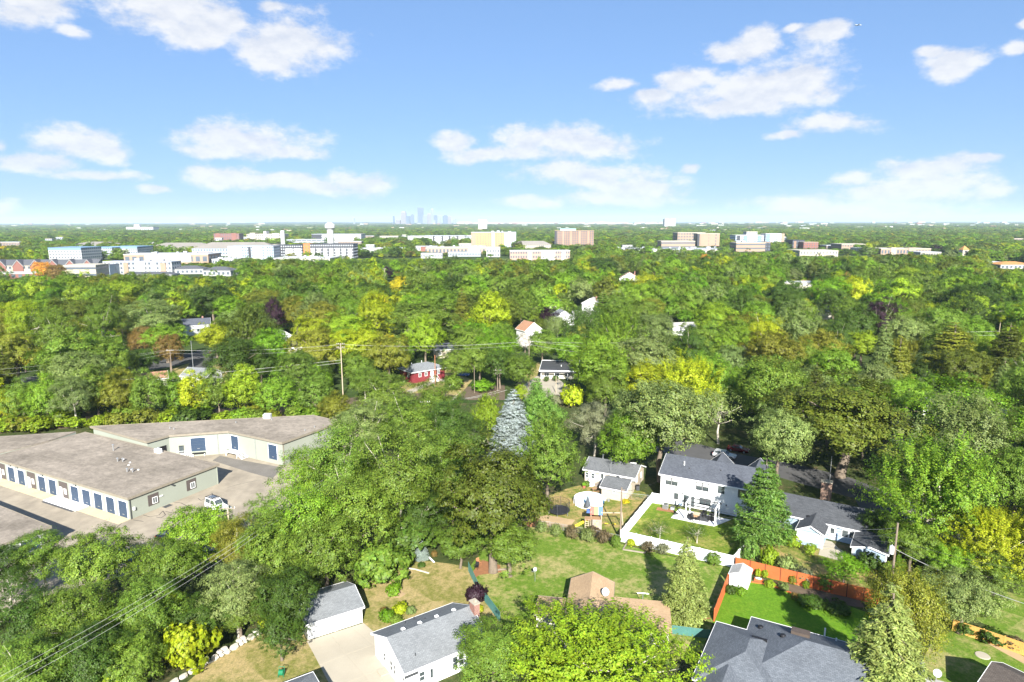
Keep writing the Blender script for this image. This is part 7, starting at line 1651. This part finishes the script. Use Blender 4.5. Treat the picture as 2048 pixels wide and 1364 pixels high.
# water towers
def height_for(px, py, D): 
    lo, hi = 0., 400.
    for _ in range(40):
        m = (lo+hi)/2
        if proj(P(px, 500).x*D/P(px, 500).y, D, m)[1] > py: lo = m
        else: hi = m
    return lo
D_ = 1230; X_ = P(662, 500).x*D_/P(662, 500).y; Ht = height_for(662, 445, D_); rr_ = 10.0*D_/FPX
wt = thing('water_tower', 'white water tower with a wide fluted tank on a thick column', 'water tower', (X_, D_, 0))
MB().lathe([(rr_*.66,0),(rr_*.62,Ht*.74)], 20).build('column','far_white',wt); MB().lathe([(rr_*.62,Ht*.74),(rr_*.98,Ht*.80),(rr_*1.0,Ht*.90),(rr_*.75,Ht*.95),(rr_*.45,Ht),(.001,Ht)], 24).build('tank','far_white',wt)
D_ = 1150; X_ = P(567, 500).x*D_/P(567, 500).y; Ht = height_for(567, 461, D_)
ws = thing('silo', 'slim white standpipe left of the water tower', 'silo', (X_, D_, 0)); MB().lathe([(3.6,0),(3.6,Ht*.97),(2.6,Ht),(.001,Ht*1.005)], 16).build('shaft','far_white',ws); MB().lathe([(3.7,Ht*.93),(3.9,Ht*.93),(3.9,Ht*.95),(3.7,Ht*.95)],16).build('railing','far_grey',ws)
# downtown skyline, twelve kilometres off
def tower(label, x0, x1, yt, mat, D=11800, steps=()):
    xa, xb = [P(x, 450).x*D/P(x, 450).y for x in (x0, x1)]; H_ = height_for((x0+x1)/2, yt, D); t = thing('skyscraper', label, 'skyscraper', ((xa+xb)/2, D, 0), R(random.uniform(-12,12))); w = (xb-xa)/2*.96
    MB().box(-w,w,0,2*w,0,H_*(.9 if steps else 1)).build('shaft', mat, t)
    if steps: MB().box(-w*steps[0],w*steps[0],w*.3,w*1.7,H_*.9,H_).build('crown', mat, t)
    b = MB(); nf = max(4, int(H_/14))
    for k in range(nf): z = (k+.3)*H_*.9/nf; b.box(-w*.92,w*.92,-1.2,0,z,z+H_*.9/nf*.45)
    o = b.build('windows','far_glass' if 'blue' not in mat else 'tower_blue',t); o['kind'] = 'stuff'; return t
random.seed(3)
for lb, x0, x1, yt, m_, st_ in [('slim dark needle tower at the left of the skyline',786,789,432,'tower_blue',()),('rose-coloured tower second from the left of the skyline',802,812.5,422.5,'tower_rose',(.8,)),('low blue glass tower right of the rose one',811,820,432,'tower_blue',()),
  ('dark blue mid-height tower left of the tallest',822,828.5,428,'tower_blue',(.6,)),('tallest tower of the skyline, dark blue glass',835.5,847,415,'tower_blue',()),('broad pale tower in front of the tallest one',839,855,431,'tower_pale',(.8,)),('pale narrow tower left of the tallest one',833,837,431,'tower_pale',()),
  ('slender stepped pale blue tower, second tallest',861.5,868.5,416.5,'tower_pale',(.55,)),('wide pale slab left of the stepped tower',855,863,427,'tower_rose',()),('dark blue tower just right of the stepped one',867,875,430.5,'tower_blue',(.8,)),('pale tower right of the dark blue ones',875,884,431,'tower_pale',()),
  ('blue-grey twin-topped tower at the right of the skyline',885,896,430,'tower_blue',(.5,)),('rose tower near the right end of the skyline',896,903.5,432,'tower_rose',(.6,)),('last low pale tower at the right end of the skyline',905,912,438,'tower_pale',()),('small pale block below the skyline towers',866,880,441,'tower_pale',()),('low rose block at the left foot of the skyline',791,800,440,'tower_rose',()),('lone far mast-like tower left of the skyline',707,710,436,'tower_pale',())]: tower(lb, x0, x1, yt, m_, steps=st_)
# countless small buildings of the far city, too small to tell apart
g = np.random.default_rng(12); fb_ = MB()
for k in range(420):
    px = g.uniform(-40, 2100); yb = 443 + 2.2 + abs(g.normal()) * 9.0
    if g.random() < .45: px = g.uniform(920, 1330); yb = 446 + g.random() * 4
    if px < 450 and g.random() < .5: continue
    q = P(px, yb); s = q.y / FPX; w, h, d = s * g.uniform(1.5, 7), 13 + s * g.uniform(.3, 2.2) * (1 if yb < 452 else .5), s * 4
    fb_.mat(int(g.choice(5, p=[.45,.2,.15,.12,.08]))).box(q.x-w, q.x+w, q.y, q.y+d, 0, h)
tag(fb_.build('far_city_buildings', ['far_white','far_cream','far_tan','far_grey','far_brick']), 'countless tiny pale buildings of the distant city below the horizon', 'far buildings', kind='stuff')
# ------------------------------------------------------------------ scattered trees
for o in sc.objects:
    if o.parent is None and o.get('category') in ('building', 'tower', 'water tower', 'silo') and o.location.y > 400: BLD.append((o.location.x, o.location.y + 10, 22))
x, y, g = scatter(66, 340, lambda d: 7.4, (-1.05, 1.05), 31); n = len(x)
d = g.uniform(7.5, 17, n); h = np.minimum(20, d * g.uniform(.9, 1.3, n)) * np.where(y > 250, .95, 1.0)
ok = filtered(x, y, d, h); x, y, d, h = x[ok], y[ok], d[ok], h[ok]
keep = []                                     # thin out so that crowns interlock without burying each other
cell = {}
for i in np.argsort(-(d + g.uniform(0, 9, len(x)))):
    good = True; cx, cy_ = int(x[i]//18), int(y[i]//18)
    for ax_ in (-1,0,1):
        for ay_ in (-1,0,1):
            for j in cell.get((cx+ax_, cy_+ay_), ()):
                if (x[i]-x[j])**2+(y[i]-y[j])**2 < (.42*(d[i]+d[j]))**2: good = False; break
    if good: cell.setdefault((cx,cy_), []).append(i); keep.append(i)
keep = np.array(keep); x, y, d, h = x[keep], y[keep], d[keep], h[keep]
tx, ty, dep = projn(x, y, h*.6); size = d*FPX/dep; vis = (tx > -size*.3) & (tx < 2048+size*.3)
order = np.argsort(-size * vis); nhero = sum(1 for o in sc.objects if o.parent is None and o.get('category') == 'tree')
take = max(0, 296 - nhero); ind = order[:take]; rest = order[take:]
for i in ind:
    kd = g.choice(['round','oak','tall','upright','shoot','spruce','pine'], p=[.40,.20,.13,.14,.06,.03,.04]); col = str(g.choice(COLS, p=CPRB)); kd = str(kd)
    if kd == 'spruce': col = str(g.choice(['sprucegreen','pine','sage']))
    if kd == 'pine': col = str(g.choice(['pine','olive','darkolive']))
    hh = h[i]; dd_ = d[i]
    if kd in ('spruce','pine'): dd_ = d[i]*.6; hh = d[i]*1.35
    if kd in ('tall','upright'): dd_ = d[i]*.9; hh = d[i]*1.35
    t = plant(kd, x[i], y[i], dd_, hh, col, ''); auto_label.append((t, kd, col, tx[i], ty[i]))
# labels for the trees without one: colour, habit and rank beside the nearest thing everyone can find
LM = [('the red house',845,735),('the black-roofed house',1125,742),('the rear warehouse',430,855),('the grey-roofed house',402,748),('the left slate-roofed house',390,655),('the white chimneyed house',1180,610),('the lime-yellow round tree',434,676),('the tall purple tree',549,630),
 ('the big round tree',848,638),('the gable-side purple tree',1094,632),('the peach-roofed house',1260,548),('the yellow-lime tree',1300,765),('the big dark olive tree',1690,835),('the orange-roofed house',1806,850),('the long white house at right',1925,815),('the right-centre purple tree',1339,592),
 ('the olive-tipped pine',1905,710),('the low purple tree at right',1755,640),('the church tower',1926,500),('the brick townhouses',95,535),('the black-mansard apartments',660,503),('the brown concrete tower',1148,480),('the tan ribbon-windowed office',1500,497),('the white street light pole',387,715),('the pale wooden pole',684,740),('the silvery blue spruce',1027,850),('the orange-yellow tower',988,482),('the right-edge spruce',2005,770)]
ORD = ['', 'second', 'third', 'fourth', 'fifth', 'sixth', 'seventh', 'eighth', 'ninth', 'tenth', 'eleventh', 'twelfth', 'thirteenth']
cand = {}
for (t, kd, col, px, py) in auto_label:
    nm, lx_, ly_ = min(LM, key=lambda q: math.hypot((q[1]-px), (q[2]-py)*1.6)); dx, dy = px-lx_, py-ly_
    rel = ('left of' if dx < 0 else 'right of') if abs(dx) > abs(dy)*1.6 else ('behind' if dy < 0 else 'in front of')
    cand.setdefault((col, kd, nm, rel), []).append((math.hypot(dx, dy), t))
for (col, kd, nm, rel), lst in cand.items():
    lst.sort(key=lambda q: q[0])
    for k, (_, t) in enumerate(lst):
        t['label'] = f"{CW[col]} {KW.get(kd,'tree')} {rel} {nm}" + ('' if len(lst) == 1 else (', nearest one' if k == 0 else f", {ORD[min(k,12)]} one out"))
cand = {}
WN = {'white': 'white-walled', 'cream': 'cream-walled', 'tan': 'tan-walled', 'grey': 'grey-walled'}
FLM = [('the water tower',662),('the black-mansard apartments',665),('the orange-yellow tower',988),('the brown concrete tower',1148),('the hospital blocks',1395),('the ribbon-windowed tan office',1505),('the long tan school',1810),('the church tower',1926),('the brick townhouses',95),('the blue-topped apartments',190),('the red brick block',453),('the slim white standpipe',567)]
for t in LOW:
    px, py, _ = proj(t.location.x, t.location.y, 0); nm, lx_ = min(FLM, key=lambda q: abs(q[1]-px)); w_ = next(c for c in t.children if c.name.startswith('wall')).data.materials[0].name.replace('far_','')
    cand.setdefault((nm, 'left' if px < lx_ else 'right', w_), []).append((abs(px-lx_), t))
for (nm, sd_, w_), lst in cand.items():
    lst.sort(key=lambda q: q[0])
    for k, (_, t) in enumerate(lst): t['label'] = f"low {WN.get(w_, w_)} flat-roofed building {sd_} of {nm}" + ('' if len(lst) == 1 else (', nearest one' if k == 0 else f", {ORD[min(k,12)]} one out"))
# all further trees, one mass: near ones with full crowns, then lighter shapes farther off
def far_crown(seed, nleaf, leaf): return broad('far_crown', seed, nb=46, nleaf=nleaf, leaf=leaf, br=.31, irreg=.34, flat=.95, z0=.8, z1=12, top=.85, mat='leaf_far', sprig=10, inner=.08)[0]
def instancer(name, label, xs, ys, ds, hs, meshes, seed, refd=10., refh=12.):
    g = np.random.default_rng(seed); n = len(xs); me = bpy.data.meshes.new(name); me.vertices.add(n); co = np.zeros((n,3), np.float32); co[:,0] = xs; co[:,1] = ys; me.vertices.foreach_set('co', co.ravel())
    ci = g.choice(len(COLS), n, p=CPRB); pal = np.array([LEAFC[c] for c in COLS]); c = pal[ci] * g.uniform(.84, 1.42, (n,1)) * g.uniform(.95, 1.05, (n,3))
    a = me.attributes.new('tint', 'FLOAT_COLOR', 'POINT'); a.data.foreach_set('color', np.concatenate([c, np.ones((n,1))], 1).astype(np.float32).ravel())
    a = me.attributes.new('sc', 'FLOAT_VECTOR', 'POINT'); a.data.foreach_set('vector', np.stack([ds/refd, ds/refd, hs/refh], 1).astype(np.float32).ravel())
    a = me.attributes.new('rot', 'FLOAT_VECTOR', 'POINT'); a.data.foreach_set('vector', np.stack([np.zeros(n), np.zeros(n), g.uniform(0, 6.28, n)], 1).astype(np.float32).ravel())
    a = me.attributes.new('pick', 'INT', 'POINT'); a.data.foreach_set('value', g.integers(0, len(meshes), n).astype(np.int32))
    o = bpy.data.objects.new(name, me); link(o); tag(o, label, 'trees', kind='stuff')
    src = []
    coll = bpy.data.collections.new(name + '_shapes')
    for m_ in meshes: s_ = bpy.data.objects.new('shape', m_); coll.objects.link(s_)
    ng = bpy.data.node_groups.new(name, 'GeometryNodeTree'); ng.interface.new_socket('Geometry', in_out='INPUT', socket_type='NodeSocketGeometry'); ng.interface.new_socket('Geometry', in_out='OUTPUT', socket_type='NodeSocketGeometry')
    nn, ll = ng.nodes, ng.links; gi = nn.new('NodeGroupInput'); go = nn.new('NodeGroupOutput'); mp = nn.new('GeometryNodeMeshToPoints'); ll.new(gi.outputs[0], mp.inputs[0])
    ip = nn.new('GeometryNodeInstanceOnPoints'); cinf = nn.new('GeometryNodeCollectionInfo'); cinf.inputs[0].default_value = coll; cinf.inputs[1].default_value = True; cinf.inputs[2].default_value = True
    ip.inputs['Pick Instance'].default_value = True; ll.new(mp.outputs[0], ip.inputs['Points']); ll.new(cinf.outputs[0], ip.inputs['Instance'])
    def at(nm, ty): q = nn.new('GeometryNodeInputNamedAttribute'); q.data_type = ty; q.inputs[0].default_value = nm; return q.outputs[0]
    ll.new(at('pick','INT'), ip.inputs['Instance Index']); e2r = nn.new('FunctionNodeEulerToRotation'); ll.new(at('rot','FLOAT_VECTOR'), e2r.inputs[0]); ll.new(e2r.outputs[0], ip.inputs['Rotation']); ll.new(at('sc','FLOAT_VECTOR'), ip.inputs['Scale'])
    ll.new(ip.outputs[0], go.inputs[0]); md = o.modifiers.new('scatter', 'NODES'); md.node_group = ng; return o
near_shapes = [far_crown(400+i, 11000, .36) for i in range(5)]
mid_shapes = [far_crown(420+i, 2200, .8) for i in range(4)]
low_shapes = [far_crown(440+i, 420, 1.8) for i in range(3)]
# second part of the near ring plus out to 700 m
x2, y2, g = scatter(330, 760, lambda d: 13.0, (-1.0, 1.0), 33); d2 = g.uniform(8.5, 18, len(x2)); h2 = np.minimum(21, d2*g.uniform(.9, 1.35, len(x2))); ok = filtered(x2, y2, d2, h2); x2, y2, d2, h2 = x2[ok], y2[ok], d2[ok], h2[ok]
instancer('tree_mass', 'mass of neighbourhood trees beyond those one can tell apart', np.concatenate([x[rest], x2]), np.concatenate([y[rest], y2]), np.concatenate([d[rest], d2]), np.concatenate([h[rest], h2]), near_shapes, 51)
x5, y5, g = scatter(430, 1300, lambda d: 10, (-.9, .9), 37); d5 = g.uniform(6, 10, len(x5)); h5 = g.uniform(3.5, 6, len(x5)); ok = filtered(x5, y5, d5, h5) & (y5 > 430); x5, y5, d5, h5 = x5[ok], y5[ok], d5[ok], h5[ok]
x3, y3, g = scatter(750, 2300, lambda d: 14 + (d-750)*.004, (-1.0, 1.0), 34); d3 = g.uniform(12, 23, len(x3)); h3 = g.uniform(8, 16, len(x3)); ok = filtered(x3, y3, d3, h3); x3, y3, d3, h3 = x3[ok], y3[ok], d3[ok], h3[ok]
patch = np.sin(x3*.012+1.3)*np.sin(y3*.009+.7) + g.normal(size=len(x3))*.5; ok = patch < 1.15
instancer('far_woods', 'far tree canopy beyond the apartment blocks', np.concatenate([x3[ok], x5]), np.concatenate([y3[ok], y5]), np.concatenate([d3[ok], d5]), np.concatenate([h3[ok], h5]), mid_shapes, 52)
x4, y4, g = scatter(2300, 13200, lambda d: 17 + (d-2300)*.012, (-.95, .95), 35); s4 = 17+(y4-2300)*.012; d4 = s4*g.uniform(1.0, 1.5, len(x4)); h4 = g.uniform(8, 15, len(x4)); ok = g.random(len(x4)) < .93
instancer('horizon_woods', 'hazy woods reaching to the horizon', x4[ok], y4[ok], d4[ok], h4[ok], low_shapes, 53)
# ------------------------------------------------------------------ air
hz_ = MB().box(-34000, 34000, -600, 43500, -3, 330); tag(hz_.build('haze', 'haze'), kind='stuff')
print('TREES hero', nhero, 'indiv', len(ind), 'mass', len(rest)+len(x2), 'far', int(len(x3)), 'hor', int(len(x4)), 'objs', len(sc.objects))
